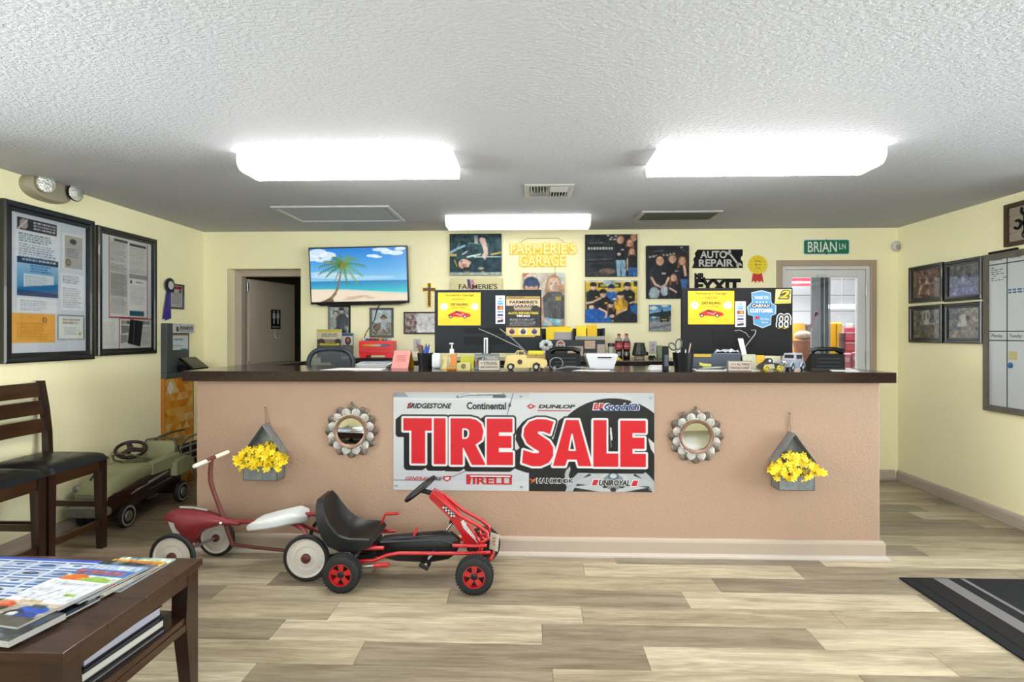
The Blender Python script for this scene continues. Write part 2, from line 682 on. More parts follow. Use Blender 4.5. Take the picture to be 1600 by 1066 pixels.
class Pic:
  """flat artwork; coordinates run 0..W across and 0..H down"""
  SS = 2

  def __init__(s, W, H, res, bg='#FFFFFF'):
    s.W, s.H = W, H
    s.w = int(res)
    s.h = max(2, int(round(res * H / W)))
    k = s.SS
    s.a = np.zeros((s.h * k, s.w * k, 3)) + hexc(bg)
    yy, xx = np.mgrid[0:s.h * k, 0:s.w * k]
    s.x = (xx + 0.5) / (s.w * k) * W
    s.y = (yy + 0.5) / (s.h * k) * H

  def put(s, m, col, al=1.0):
    s.a[m] = s.a[m] * (1 - al) + hexc(col) * al
    return s

  def rect(s, x0, y0, x1, y1, col, al=1.0):
    return s.put((s.x >= x0) & (s.x < x1) & (s.y >= y0) & (s.y < y1), col, al)

  def ell(s, cx, cy, rx, ry, col, rot=0.0, al=1.0):
    c, n = math.cos(rot), math.sin(rot)
    dx, dy = s.x - cx, s.y - cy
    u = (dx * c + dy * n) / rx
    v = (-dx * n + dy * c) / ry
    return s.put(u * u + v * v < 1, col, al)

  def poly(s, pts, col, al=1.0):
    m = np.zeros(s.x.shape, bool)
    k = len(pts)
    for i in range(k):
      (x0, y0), (x1, y1) = pts[i], pts[(i + 1) % k]
      if y0 == y1:
        continue
      c = ((s.y >= min(y0, y1)) & (s.y < max(y0, y1)))
      xi = x0 + (s.y - y0) * (x1 - x0) / (y1 - y0)
      m ^= c & (s.x < xi)
    return s.put(m, col, al)

  def line(s, pts, wd, col, al=1.0):
    for (x0, y0), (x1, y1) in zip(pts[:-1], pts[1:]):
      dx, dy = x1 - x0, y1 - y0
      L2 = dx * dx + dy * dy + 1e-12
      t = np.clip(((s.x - x0) * dx + (s.y - y0) * dy) / L2, 0, 1)
      d = np.hypot(s.x - x0 - t * dx, s.y - y0 - t * dy)
      s.put(d < wd / 2, col, al)
    return s

  def vgrad(s, x0, y0, x1, y1, c0, c1):
    m = (s.x >= x0) & (s.x < x1) & (s.y >= y0) & (s.y < y1)
    t = ((s.y - y0) / (y1 - y0))[m][:, None]
    s.a[m] = hexc(c0) * (1 - t) + hexc(c1) * t
    return s

  def lines(s, x0, y0, x1, y1, n, col, al=0.7, fill=0.55, ragged=0.25):
    dy = (y1 - y0) / n
    for i in range(n):
      e = x1 - (x1 - x0) * ragged * random.random()
      x = x0
      while x < e:
        wl = (x1 - x0) * random.uniform(0.04, 0.13)
        s.rect(x, y0 + i * dy, min(e, x + wl), y0 + (i + fill) * dy, col, al * random.uniform(0.6, 1))
        x += wl + (x1 - x0) * 0.02
    return s

  def blotch(s, x0, y0, x1, y1, cols, n, smin, smax, al=0.8):
    m0 = (s.x >= x0) & (s.x < x1) & (s.y >= y0) & (s.y < y1)
    for i in range(n):
      cx, cy = random.uniform(x0, x1), random.uniform(y0, y1)
      rx, ry = random.uniform(smin, smax), random.uniform(smin, smax)
      m = (((s.x - cx) / rx) ** 2 + ((s.y - cy) / ry) ** 2 < 1) & m0
      s.put(m, random.choice(cols), al)
    return s

  def photo(s, amt=0.07, seed=1):
    """photographic softness: slight blur and mottled tone"""
    g = np.random.default_rng(seed)
    a = s.done()
    b = np.pad(a, ((1, 1), (1, 1), (0, 0)), 'edge')
    h, w_ = a.shape[:2]
    a = 0.4 * a + 0.15 * (b[:-2, 1:-1] + b[2:, 1:-1] + b[1:-1, :-2] + b[1:-1, 2:])
    for k in (4, 9, 1):
      n = g.normal(0, 1, (h // k + 2, w_ // k + 2, 1))
      n = np.kron(n, np.ones((k, k, 1)))[:h, :w_]
      a = a + n * amt * (0.5 if k > 1 else 0.35) * (0.35 + a)
    return np.clip(a, 0, 1)

  def done(s):
    k = s.SS
    return s.a.reshape(s.h, k, s.w, k, 3).mean((1, 3))

  def head(s, x, y, r, hair='#5A3A22', skin='#E0AE90', cap=None, long=False):
    if long:
      for sg in (-1, 1):
        s.ell(x + sg * r * 0.85, y + r * 0.75, r * 0.42, r * 1.5, hair, -0.12 * sg)
    s.ell(x, y - r * 0.2, r * 1.08, r * 1.12, hair)
    s.ell(x, y + r * 0.12, r * 0.84, r * 1.02, skin)
    s.ell(x + r * 0.45, y + r * 0.3, r * 0.38, r * 0.75, '#7A4A36', 0, 0.22)
    s.ell(x - r * 0.32, y + r * 0.0, r * 0.14, r * 0.07, '#5A4036', 0, 0.8)
    s.ell(x + r * 0.32, y + r * 0.0, r * 0.14, r * 0.07, '#5A4036', 0, 0.8)
    s.ell(x, y + r * 0.3, r * 0.10, r * 0.16, '#A8705A', 0, 0.5)
    s.ell(x, y + r * 0.62, r * 0.34, r * 0.12, '#B06A60', 0, 0.8)
    s.ell(x, y + r * 0.60, r * 0.26, r * 0.06, '#F4E6E0')
    if cap:
      s.poly([(x - r * 1.05, y - r * 0.25), (x - r * 0.9, y - r * 0.95), (x, y - r * 1.3), (x + r * 0.9, y - r * 0.95), (x + r * 1.05, y - r * 0.25)], cap)
      s.ell(x, y - r * 0.28, r * 1.12, r * 0.2, cap)

  def torso(s, x, y, wd, ht, col, arms='#E0AE90', logo=None):
    s.poly([(x - wd * 0.22, y), (x + wd * 0.22, y), (x + wd * 0.55, y + ht * 0.16), (x + wd * 0.48, y + ht), (x - wd * 0.48, y + ht), (x - wd * 0.55, y + ht * 0.16)], col)
    s.poly([(x + wd * 0.1, y + ht * 0.1), (x + wd * 0.55, y + ht * 0.16), (x + wd * 0.48, y + ht), (x + wd * 0.25, y + ht)], '#000000', 0.22)
    s.poly([(x - wd * 0.5, y + ht * 0.2), (x - wd * 0.36, y + ht * 0.15), (x - wd * 0.30, y + ht), (x - wd * 0.46, y + ht)], '#FFFFFF', 0.08)
    if logo:
      s.rect(x + wd * 0.12, y + ht * 0.30, x + wd * 0.34, y + ht * 0.38, logo)

def print_mesh(name, arr, box, n, Fr, material, parent=None, curve=None):
  """arr (h,w,3) sRGB laid over box=(u0,v0,u1,v1) of frame Fr at height n"""
  h, wd = arr.shape[:2]
  u0, v0, u1, v1 = box
  us = np.linspace(u0, u1, wd)
  vv = np.linspace(v1, v0, h)
  uu, ww = np.meshgrid(us, vv)
  nn = np.full(uu.shape, float(n))
  if curve is not None:
    nn = nn + curve((uu - u0) / (u1 - u0), (ww - v0) / (v1 - v0))
  P = np.stack([uu, ww, nn, np.ones_like(uu)], -1).reshape(-1, 4)
  Mx = np.array([list(r) for r in Fr])
  W = (P @ Mx.T)[:, :3]
  if parent is not None:
    off = np.array(loc_of(parent))
  else:
    off = np.array([(W[:, 0].min() + W[:, 0].max()) / 2, (W[:, 1].min() + W[:, 1].max()) / 2, W[:, 2].min()])
  W = W - off
  idx = np.arange(h * wd).reshape(h, wd)
  q = np.stack([idx[1:, :-1], idx[1:, 1:], idx[:-1, 1:], idx[:-1, :-1]], -1).reshape(-1, 4)
  me = bpy.data.meshes.new(name)
  me.vertices.add(len(W))
  me.vertices.foreach_set('co', W.astype(np.float32).ravel())
  me.loops.add(q.size)
  me.loops.foreach_set('vertex_index', q.astype(np.int32).ravel())
  me.polygons.add(len(q))
  me.polygons.foreach_set('loop_start', np.arange(0, q.size, 4, dtype=np.int32))
  me.update(calc_edges=True)
  a = np.clip(arr, 0, 1)
  lin = np.where(a <= 0.04045, a / 12.92, ((a + 0.055) / 1.055) ** 2.4)
  at = me.color_attributes.new('ink', 'FLOAT_COLOR', 'POINT')
  at.data.foreach_set('color', np.concatenate([lin.reshape(-1, 3), np.ones((h * wd, 1))], 1).astype(np.float32).ravel())
  me.materials.append(material)
  return link(name, me, parent, None if parent is not None else tuple(off))

def rect_B(x0, y0, x1, y1, Y=YB):
  """centre x, centre z, width, height of an upright rectangle seen between two pixels on the plane Y"""
  a = pY(x0, y0, Y)
  b = pY(x1, y1, Y)
  return (a.x + b.x) / 2, (a.z + b.z) / 2, abs(b.x - a.x), abs(a.z - b.z)

# ================================================================== the room
# ---- floor of vinyl planks
mb = MB()
mb.box2((XL - 0.1, YR - 0.1, -0.12), (XR + 0.1, 11.6, -0.004))
floor = struct('floor', mb, PLANK)
floor.color = alb('#CDBFA5')
ROW, ROW0, PLK = 0.1795, 3.40, 1.22
JOINT = {1: (831, 871), 0: (967, 889), -1: (917, 911), -2: (1134, 934), -3: (693, 958), -4: (914, 985), -5: (848, 1018), -6: (540, 1060)}
PALE, MID, DARK, GREY, WARM = '#E8DABC', '#CFC0A2', '#B0A28A', '#A99C88', '#D6C1A6'
TONE = [(-4, 700, PALE), (-4, 1100, MID), (-4, 400, MID), (-5, 630, PALE), (-5, 1050, DARK), (-5, 340, DARK), (-6, 800, DARK), (-6, 1150, PALE),
    (-6, 420, MID), (-3, 1250, PALE), (-3, 900, DARK), (-3, 560, MID), (-2, 580, GREY), (-2, 340, PALE), (-2, 950, MID), (-2, 1300, GREY),
    (-1, 850, PALE), (-1, 1100, PALE), (-1, 1350, DARK), (0, 850, MID), (0, 1150, GREY), (0, 1400, PALE), (1, 950, WARM), (1, 1250, GREY),
    (-4, 1450, MID), (-5, 1400, PALE), (-1, 600, MID), (0, 600, DARK)]
rowY = lambda i: ROW0 + ROW * (i + 0.5)
tones = {}
for i, x, t in TONE:
  y = HOR + CAM_H * F / (rowY(i) * 1.0)
  tones.setdefault(i, []).append((pZ(x, y, 0).x, t))

def plank_mesh(wd, dp):
  m = MB()
  g = 0.0008
  m.box2((g, g, -0.004), (wd - g, dp - g, 0.0), 0.0009, seg=1)
  return m.mesh('plank', PLANK, smooth=0)

full = plank_mesh(PLK, ROW)
for i in range(-13, 12):
  y0 = ROW0 + ROW * i
  dp = min(ROW, YB - y0)
  if dp < 0.02:
    continue
  if i in JOINT:
    j = pZ(JOINT[i][0], JOINT[i][1], 0).x
  else:
    j = rng.uniform(0, PLK)
  x = j - PLK * math.ceil((j - XL) / PLK)
  while x < XR:
    a, b = max(x, XL), min(x + PLK, XR)
    if b - a > 0.02:
      cut = (b - a < PLK - 1e-4) or dp < ROW - 1e-4
      o = link('plank', plank_mesh(b - a, dp) if cut else full, floor, Vector((a, y0, 0)) - Vector(floor.location))
      t = random.choice([PALE, MID, MID, DARK, GREY, WARM])
      for tx, tt in tones.get(i, []):
        if x <= tx < x + PLK:
          t = tt
      o.color = alb(t, ALB * 1.1)
    x += PLK

# ---- ceiling
mb = MB()
mb.box2((XL - 0.1, YR - 0.1, ZC), (XR + 0.1, YB + 0.14, ZC + 0.1))
struct('ceiling', mb, CEIL)

# ---- walls
mb = MB()
for y0, y1, z0, z1 in ((YR - 0.1, -0.1, 0, ZC), (2.8, YB + 0.14, 0, ZC), (-0.1, 2.8, 0, 0.90), (-0.1, 2.8, 2.10, ZC)):
  mb.box2((XL - 0.12, y0, z0), (XL, y1, z1))
struct('wall_left', mb, WALL)
mb = MB()
for y0, y1, z0, z1 in ((YR - 0.1, 0.5, 0, ZC), (3.8, YB + 0.14, 0, ZC), (0.5, 3.8, 2.15, ZC)):
  mb.box2((XR, y0, z0), (XR + 0.12, y1, z1))
struct('wall_right', mb, WALL)

D1a, D1b = pY(355, 500, YB).x, pY(470, 500, YB).x
D1t = pY(412, 420, YB).z
D2a, D2b = pY(1222, 500, YB).x, pY(1359, 500, YB).x
D2t = pY(1290, 416, YB).z
mb = MB()
for x0, x1, z0, z1 in ((XL, D1a, 0, ZC), (D1a, D1b, D1t, ZC), (D1b, D2a, 0, ZC), (D2a, D2b, D2t, ZC), (D2b, XR, 0, ZC)):
  mb.box2((x0, YB, z0), (x1, YB + 0.14, z1))
struct('wall_back', mb, WALL)

# rear wall with the shop-front windows (behind the camera)
mb = MB()
W0, W1 = -2.8, 3.0
for x0, x1, z0, z1 in ((XL, W0, 0, ZC), (W1, XR, 0, ZC), (W0, W1, 0, 1.0), (W0, W1, 2.2, ZC)):
  mb.box2((x0, YR - 0.1, z0), (x1, YR, z1))
struct('wall_rear', mb, WALL)
ALU = mat('bronze_aluminium', '#4A443E', 0.4, 0.6)
for k in range(4):
  x0 = W0 + (W1 - W0) * k / 4
  x1 = W0 + (W1 - W0) * (k + 1) / 4
  mb = MB()
  mb.box2((x0, YR - 0.08, 1.0), (x0 + 0.04, YR - 0.02, 2.2))
  mb.box2((x1 - 0.04, YR - 0.08, 1.0), (x1, YR - 0.02, 2.2))
  mb.box2((x0 + 0.04, YR - 0.08, 1.0), (x1 - 0.04, YR - 0.02, 1.05))
  mb.box2((x0 + 0.04, YR - 0.08, 2.15), (x1 - 0.04, YR - 0.02, 2.2))
  wo = struct('window_%d' % (k + 1), mb, ALU)
  m2 = MB()
  m2.box2((x0 + 0.04, YR - 0.055, 1.05), (x1 - 0.04, YR - 0.045, 2.15))
  m2.build('pane', GLASS, wo)

# glazed entrance on the right wall, added fill window on the left wall (both outside the picture)
for nm, X, ya, yb, z0, z1 in (('window_5', XR + 0.02, 0.5, 3.8, 0.0, 2.15), ('window_6', XL - 0.06, -0.1, 2.8, 0.90, 2.10)):
  mb = MB()
  ym = (ya + yb) / 2
  for lo, hi in (((X, ya, z0), (X + 0.04, ya + 0.06, z1)), ((X, yb - 0.06, z0), (X + 0.04, yb, z1)), ((X, ym - 0.04, z0), (X + 0.04, ym + 0.04, z1)),
                   ((X, ya, z0), (X + 0.04, yb, z0 + 0.08)), ((X, ya, z1 - 0.06), (X + 0.04, yb, z1))):
    mb.box2(lo, hi)
  wo = struct(nm, mb, ALU)
  for y0, y1 in ((ya + 0.06, ym - 0.04), (ym + 0.04, yb - 0.06)):
    m2 = MB()
    m2.box2((X + 0.016, y0, z0 + 0.08), (X + 0.022, y1, z1 - 0.06))
    m2.build('pane', GLASS, wo, smooth=0)

# ---- baseboards
def baseboard(name, a, b, nrm, material, h=0.095, t=0.016, shoe='#C9BBAA'):
  a, b, nrm = Vector(a), Vector(b), Vector(nrm)
  d = (b - a)
  L = d.length
  d.normalize()
  Fr = frame_matrix(a, d, (0, 0, 1), nrm)
  m = MB(Fr)
  prof = [(0, 0), (t, 0), (t, h * 0.72), (t * 0.8, h * 0.86), (t * 0.45, h * 0.97), (0, h)]
  m.loft([[(0, p[1], p[0]) for p in prof], [(L, p[1], p[0]) for p in prof]])
  o = struct(name, m, material)
  m = MB(Fr)
  q = [(t, 0.0), (t + 0.013, 0.0), (t + 0.012, 0.008), (t + 0.007, 0.016), (t, 0.019)]
  m.loft([[(0, p[1], p[0]) for p in q], [(L, p[1], p[0]) for p in q]])
  m.build('shoe_moulding', mat('shoe_' + shoe, shoe, 0.5), o, smooth=0)
  return o

baseboard('baseboard_right', (XR, YB, 0), (XR, 3.8, 0), (-1, 0, 0), TAUPE)
baseboard('baseboard_left', (XL, YR, 0), (XL, YB, 0), (1, 0, 0), TAUPE)
baseboard('baseboard_back_right', (D2b + 0.06, YB, 0), (XR - 0.03, YB, 0), (0, -1, 0), TAUPE)
baseboard('baseboard_back_middle', (D1b, YB, 0), (D2a - 0.06, YB, 0), (0, -1, 0), TAUPE)

# ---- left doorway to the restrooms, door swung away into the dark hall
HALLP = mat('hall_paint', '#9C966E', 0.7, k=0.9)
DOORP = mat('door_paint', '#B8AC9A', 0.5, k=1.0)
mb = MB()
Yj = YB + 0.14
jl = D1a + 0.075
for lo, hi in (((D1a - 0.05, Yj, 0), (jl - 0.005, Yj + 0.09, D1t)), ((D1b - 0.01, Yj, 0), (D1b + 0.08, Yj + 0.09, D1t)),
               ((jl - 0.005, Yj, D1t - 0.06), (D1b - 0.01, Yj + 0.09, D1t + 0.05))):
  mb.box2(lo, hi, 0.004)
d1 = struct('door_1', mb, TAUPE)
hx, hy = jl + 0.022, Yj + 0.10
ang = math.radians(13)
T = Matrix.Translation((hx, hy, 0)) @ Matrix.Rotation(-ang, 4, 'Z')
mb = MB(T)
dh = D1t - 0.075
mb.box2((-0.036, 0, 0.012), (0, 0.74, dh), 0.003)
leaf = mb.build('door_leaf', DOORP, d1, smooth=0)
mb = MB(T)
for z in (0.22, 1.0, 1.80):
  mb.cyl((-0.012, -0.012, z), (-0.012, -0.012, z + 0.09), 0.008, n=10)
  mb.box2((-0.03, -0.012, z), (-0.002, 0.0, z + 0.09))
mb.build('hinge', STEEL, leaf)
Fd = T @ frame_matrix((0, 0, 0), (0, 1, 0), (0, 0, 1), (1, 0, 0))
zs = 1.45
mb = MB(Fd)
su = 0.33
mb.box2((su, zs - 0.03, 0.0), (su + 0.155, zs + 0.18, 0.004), 0.0015)
sg = thing('restroom_sign', 'black restroom sign with two white figures on the open grey door', 'sign', (T @ Vector((0, su + 0.08, zs)))[:])
mb.build('plate', BLACK, sg, smooth=0)
for c in (su + 0.045, su + 0.110):
  mb = MB(Fd)
  mb.lathe([(0.0, 0.0042), (0.012, 0.0042), (0.012, 0.005), (0.0, 0.005)], Matrix.Translation((c, zs + 0.158, 0)), 14)
  mb.prism([(c - 0.02, zs + 0.142), (c + 0.02, zs + 0.142), (c + 0.024, zs + 0.085), (c + 0.010, zs + 0.085), (c + 0.010, zs + 0.025), (c - 0.010, zs + 0.025), (c - 0.010, zs + 0.085), (c - 0.024, zs + 0.085)], 0.0042, 0.005)
  mb.build('figure', WHITE, sg, smooth=0)
text('RESTROOM', (su + 0.02, zs - 0.02, su + 0.135, zs + 0.003), 0.0042, Fd, WHITE, sg)
mb = MB(Fd)
mb.box2((su + 0.06, zs - 0.13, 0.0), (su + 0.08, zs - 0.05, 0.006), 0.002)
mb.tube([(su + 0.07, zs - 0.11, 0.004), (su + 0.075, zs - 0.13, 0.02), (su + 0.09, zs - 0.125, 0.035), (su + 0.10, zs - 0.10, 0.035)], 0.005, 8)
hk = mb.build('coat_hook', WHITE)
tag(hk, 'small white adhesive hook below the restroom sign', 'hook')
# hall beyond
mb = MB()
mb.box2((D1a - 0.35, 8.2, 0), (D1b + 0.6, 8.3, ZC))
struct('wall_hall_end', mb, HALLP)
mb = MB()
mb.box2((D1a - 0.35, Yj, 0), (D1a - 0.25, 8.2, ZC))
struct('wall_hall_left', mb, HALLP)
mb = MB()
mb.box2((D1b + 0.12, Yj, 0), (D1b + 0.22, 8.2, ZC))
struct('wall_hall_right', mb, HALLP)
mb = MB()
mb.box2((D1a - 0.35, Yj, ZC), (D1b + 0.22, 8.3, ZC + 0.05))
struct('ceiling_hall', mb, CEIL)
# wrought-iron wheel hanging at the end of the hall
c = pY(451, 536, 8.16)
Fr = back_frame(c.x, c.z, 8.19)
wt = thing('iron_wheel', 'black scrolled iron wheel in the dark hall behind the restroom door', 'wall decor', c[:])
mb = MB(Fr)
mb.torus(0.27, 0.012, Matrix.Translation((0, 0, 0.016)), 36, 8)
mb.build('rim', MBLACK, wt)
mb = MB(Fr)
for k in range(6):
  a = PI * k / 3
  pts = [(0.27 * t * math.cos(a + 0.9 * math.sin(PI * t)), 0.27 * t * math.sin(a + 0.9 * math.sin(PI * t)), 0.016) for t in [i / 8 for i in range(9)]]
  mb.tube(pts, 0.009, 6)
mb.build('scrolls', MBLACK, wt)

# ---- right doorway: taupe casing, aluminium glazed door to the workshop
mb = MB()
cw = 0.055
for lo, hi in (((D2a - cw, YB - 0.018, 0), (D2a, YB, D2t + cw)), ((D2b, YB - 0.018, 0), (D2b + cw, YB, D2t + cw)), ((D2a, YB - 0.018, D2t), (D2b, YB, D2t + cw))):
  mb.box2(lo, hi, 0.004)
struct('trim_1', mb, mat('taupe_casing', '#AD9A84', 0.5, k=0.9))
SILVER = mat('painted_aluminium', '#D0D1CF', 0.4, 0.0, k=0.95)
mb = MB()
fw = 0.03
for lo, hi in (((D2a, YB - 0.005, 0), (D2a + fw, YB + 0.11, D2t)), ((D2b - fw, YB - 0.005, 0), (D2b, YB + 0.11, D2t)), ((D2a + fw, YB - 0.005, D2t - fw), (D2b - fw, YB + 0.11, D2t))):
  mb.box2(lo, hi, 0.003)
d2 = struct('door_2', mb, SILVER)
gx0, gx1 = pY(1238, 500, YB).x, pY(1341, 500, YB).x
gt = pY(1290, 433, YB).z
la, lb = D2a + fw + 0.004, D2b - fw - 0.004
mb = MB()
for lo, hi in (((la, YB + 0.01, 0.01), (gx0, YB + 0.055, D2t - fw - 0.006)), ((gx1, YB + 0.01, 0.01), (lb, YB + 0.055, D2t - fw - 0.006)),
               ((gx0, YB + 0.01, gt), (gx1, YB + 0.055, D2t - fw - 0.006)), ((gx0, YB + 0.01, 0.01), (gx1, YB + 0.055, 0.28))):
  mb.box2(lo, hi, 0.003)
lf = mb.build('door_leaf', SILVER, d2, smooth=0)
mb = MB()
mb.box2((gx0 - 0.004, YB + 0.03, 0.276), (gx1 + 0.004, YB + 0.036, gt + 0.004))
mb.build('pane', GLASS, lf, smooth=0)
mb = MB()
for z in (0.3, 1.1, 1.72):
  mb.cyl((lb + 0.002, YB + 0.0, z), (lb + 0.002, YB + 0.0, z + 0.11), 0.007, n=10)
mb.build('hinge', STEEL, lf)
mb = MB()
mb.box2((pY(1277, 423, YB).x, YB - 0.012, gt - 0.004), (pY(1290, 423, YB).x, YB + 0.01, gt + 0.022), 0.003)
mb.build('closer_bracket', WHITE, lf, smooth=0)

# ---- ceiling lights
def lens_mat(name, strength):
  m = bpy.data.materials.new(name)
  m.use_nodes = True
  b = m.node_tree.nodes['Principled BSDF']
  b.inputs['Base Color'].default_value = (0.9, 0.9, 0.9, 1)
  b.inputs['Emission Color'].default_value = (1.0, 0.985, 0.96, 1)
  b.inputs['Emission Strength'].default_value = strength
  return m

LENS = lens_mat('acrylic_light_lens', LIGHT_LENS)
LENS_DIM = lens_mat('dimmed_light_lens', LIGHT_LENS * 0.16)      # back fixture dimmed so the wall behind it stays less bright
ENAMEL = mat('white_enamel', '#EDEDED', 0.35)

def ceiling_light(x0, x1, y0, y1, label, lens=LENS):
  cy = (y0 + y1) / 2
  hw = (y1 - y0) / 2
  t = thing('ceiling_light', label, 'light', ((x0 + x1) / 2, cy, ZC - 0.085), 'ceiling lights')
  m = MB()
  m.box2((x0 + 0.01, cy - hw * 0.8, ZC - 0.02), (x1 - 0.01, cy + hw * 0.8, ZC), 0.003)
  m.build('mounting_pan', ENAMEL, t, smooth=0)
  prof = [(-hw, -0.012), (-hw, -0.042), (-hw * 0.93, -0.062), (-hw * 0.78, -0.08), (-hw * 0.5, -0.085), (0, -0.083), (hw * 0.5, -0.085), (hw * 0.78, -0.08), (hw * 0.93, -0.062), (hw, -0.042), (hw, -0.012)]
  m = MB()
  m.loft([[(x0 + 0.014, cy + p[0], ZC + p[1]) for p in prof], [(x1 - 0.014, cy + p[0], ZC + p[1]) for p in prof]])
  m.build('lens', lens, t)
  for xa, xb in ((x0, x0 + 0.012), (x1 - 0.012, x1)):
    m = MB()
    q = [(p[0] * 1.02, p[1] * 1.04 if p[1] < -0.02 else -0.0) for p in prof]
    m.loft([[(xa, cy + p[0], ZC + p[1]) for p in q], [(xb, cy + p[0], ZC + p[1]) for p in q]])
    m.build('end_cap', mat('glowing_end_cap', '#F2F2F0', 0.4, emit=('#FFFFFF', 0.55)), t, smooth=0)  # emission on the caps stands in for tube light shining through
  return t

ceiling_light(-1.625, -0.425, 3.09, 3.385, 'lit white ceiling light left of the two near ones, above the tricycle side')
ceiling_light(0.675, 1.885, 3.085, 3.38, 'lit white ceiling light at the right, above the right flower planter')
ceiling_light(-0.72, 0.495, 4.75, 5.03, 'lit white ceiling light farthest back, against the yellow back wall', LENS_DIM)
ceiling_light(-2.62, -1.42, 0.10, 0.39, 'unseen white ceiling light added for fill behind the viewer on the left')  # this and the next: unseen fixtures added to raise the room light
ceiling_light(1.68, 2.88, 0.10, 0.39, 'unseen white ceiling light added for fill behind the viewer on the right')

# ---- ceiling access hatch
a, b = Vector((-2.03, 4.36, ZC)), Vector((-1.10, 4.95, ZC))
t = thing('ceiling_hatch', 'white framed access hatch in the textured ceiling', 'hatch', ((a.x + b.x) / 2, (a.y + b.y) / 2, ZC - 0.012))
mb = MB()
k = 0.035
for lo, hi in (((a.x, a.y), (b.x, a.y + k)), ((a.x, b.y - k), (b.x, b.y)), ((a.x, a.y + k), (a.x + k, b.y - k)), ((b.x - k, a.y + k), (b.x, b.y - k))):
  mb.box2((lo[0], lo[1], ZC - 0.014), (hi[0], hi[1], ZC), 0.004)
mb.build('frame', ENAMEL, t, smooth=0)
mb = MB()
mb.box2((a.x + k, a.y + k, ZC - 0.005), (b.x - k, b.y - k, ZC))
mb.build('panel', CEIL, t, smooth=0)

# ---- four-way supply register
a, b = Vector((-0.045, 3.78, ZC)), Vector((0.285, 4.12, ZC))
GRL = mat('register_white', '#E4E3DE', 0.4)
DUCT_SHADE = mat('duct_shade', '#2B2B2A', 0.8)  # flat dark sheet in place of the shaded hollow behind the louvres
t = thing('ceiling_vent', 'white four-way air register in the ceiling between the lights', 'vent', ((a.x + b.x) / 2, (a.y + b.y) / 2, ZC - 0.02), )
mb = MB()
k = 0.035
for lo, hi in (((a.x, a.y), (b.x, a.y + k)), ((a.x, b.y - k), (b.x, b.y)), ((a.x, a.y + k), (a.x + k, b.y - k)), ((b.x - k, a.y + k), (b.x, b.y - k))):
  mb.box2((lo[0], lo[1], ZC - 0.012), (hi[0], hi[1], ZC), 0.004)
cx, cy = (a.x + b.x) / 2, (a.y + b.y) / 2
mb.box2((cx - 0.008, a.y + k, ZC - 0.010), (cx + 0.008, b.y - k, ZC), 0.002)
mb.box2((a.x + k, cy - 0.006, ZC - 0.010), (b.x - k, cy + 0.006, ZC), 0.002)
mb.build('frame', GRL, t, smooth=0)
mb = MB()
mb.box2((a.x + k * 0.6, a.y + k * 0.6, ZC - 0.003), (b.x - k * 0.6, b.y - k * 0.6, ZC - 0.001))
mb.build('duct_shade_sheet', DUCT_SHADE, t, smooth=0)

def louvres(x0, y0, x1, y1, n, along_x, parent, material, tilt=0.6):
  for i in range(n):
    q = (i + 0.5) / n
    m = MB()
    if along_x:
      R = Matrix.Rotation(tilt, 4, 'X')
      m.box(((x0 + x1) / 2, y0 + (y1 - y0) * q, ZC - 0.011), (x1 - x0, 0.017, 0.0016), R=R)
    else:
      R = Matrix.Rotation(tilt, 4, 'Y')
      m.box((x0 + (x1 - x0) * q, (y0 + y1) / 2, ZC - 0.011), (0.017, y1 - y0, 0.0016), R=R)
    m.build('louvre', material, parent, smooth=0)

louvres(a.x + k, a.y + k, cx - 0.008, cy - 0.006, 6, False, t, GRL, 0.9)
louvres(cx + 0.008, a.y + k, b.x - k, cy - 0.006, 6, True, t, GRL, -0.7)
louvres(a.x + k, cy + 0.006, cx - 0.008, b.y - k, 6, True, t, GRL, 0.7)
louvres(cx + 0.008, cy + 0.006, b.x - k, b.y - k, 6, False, t, GRL, -0.9)

# ---- return-air grille
a, b = Vector((0.895, 4.63, ZC)), Vector((1.545, 4.97, ZC))
t = thing('return_grille', 'long dirty return-air grille in the ceiling on the right', 'vent', ((a.x + b.x) / 2, (a.y + b.y) / 2, ZC - 0.02))
mb = MB()
k = 0.03
for lo, hi in (((a.x, a.y), (b.x, a.y + k)), ((a.x, b.y - k), (b.x, b.y)), ((a.x, a.y + k), (a.x + k, b.y - k)), ((b.x - k, a.y + k), (b.x, b.y - k))):
  mb.box2((lo[0], lo[1], ZC - 0.014), (hi[0], hi[1], ZC), 0.004)
mb.build('frame', GRL, t, smooth=0)
mb = MB()
mb.box2((a.x + k * 0.6, a.y + k * 0.6, ZC - 0.003), (b.x - k * 0.6, b.y - k * 0.6, ZC - 0.001))
mb.build('duct_shade_sheet', DUCT_SHADE, t, smooth=0)
louvres(a.x + k, a.y + k, b.x - k, b.y - k, 16, True, t, mat('dusty_grille', '#8E8B7A', 0.6), 0.75)

# ================================================================== reception counter
t = thing('reception_counter', 'long tan stucco reception counter with a thick dark brown top', 'counter', (0, 3.8, 0))
BX0, BX1 = -2.114, 2.115
mb = MB()
mb.box2((BX0, CB_Y, 0), (BX1, CB_Y + 0.16, CT_Z - 0.063), 0.006)
mb.box2((BX0, CB_Y + 0.16, 0), (BX0 + 0.15, 4.86, CT_Z - 0.063), 0.006)
mb.box2((BX1 - 0.15, CB_Y + 0.16, 0), (BX1, 4.12, CT_Z - 0.063), 0.006)
mb.build('half_wall', TAN, t, smooth=0)
mb = MB()
mb.box2((-2.171, CT_Y, CT_Z - 0.063), (2.178, 4.16, CT_Z), 0.004)
mb.box2((-2.171, 4.16, CT_Z - 0.063), (-1.92, 4.88, CT_Z), 0.004)
mb.build('countertop', LAMIN, t, smooth=0)
bp = []
h, tk = 0.112, 0.022
prof = [(0, 0), (tk, 0), (tk, h * 0.80), (tk * 0.85, h * 0.92), (tk * 0.5, h * 0.99), (0, h)]
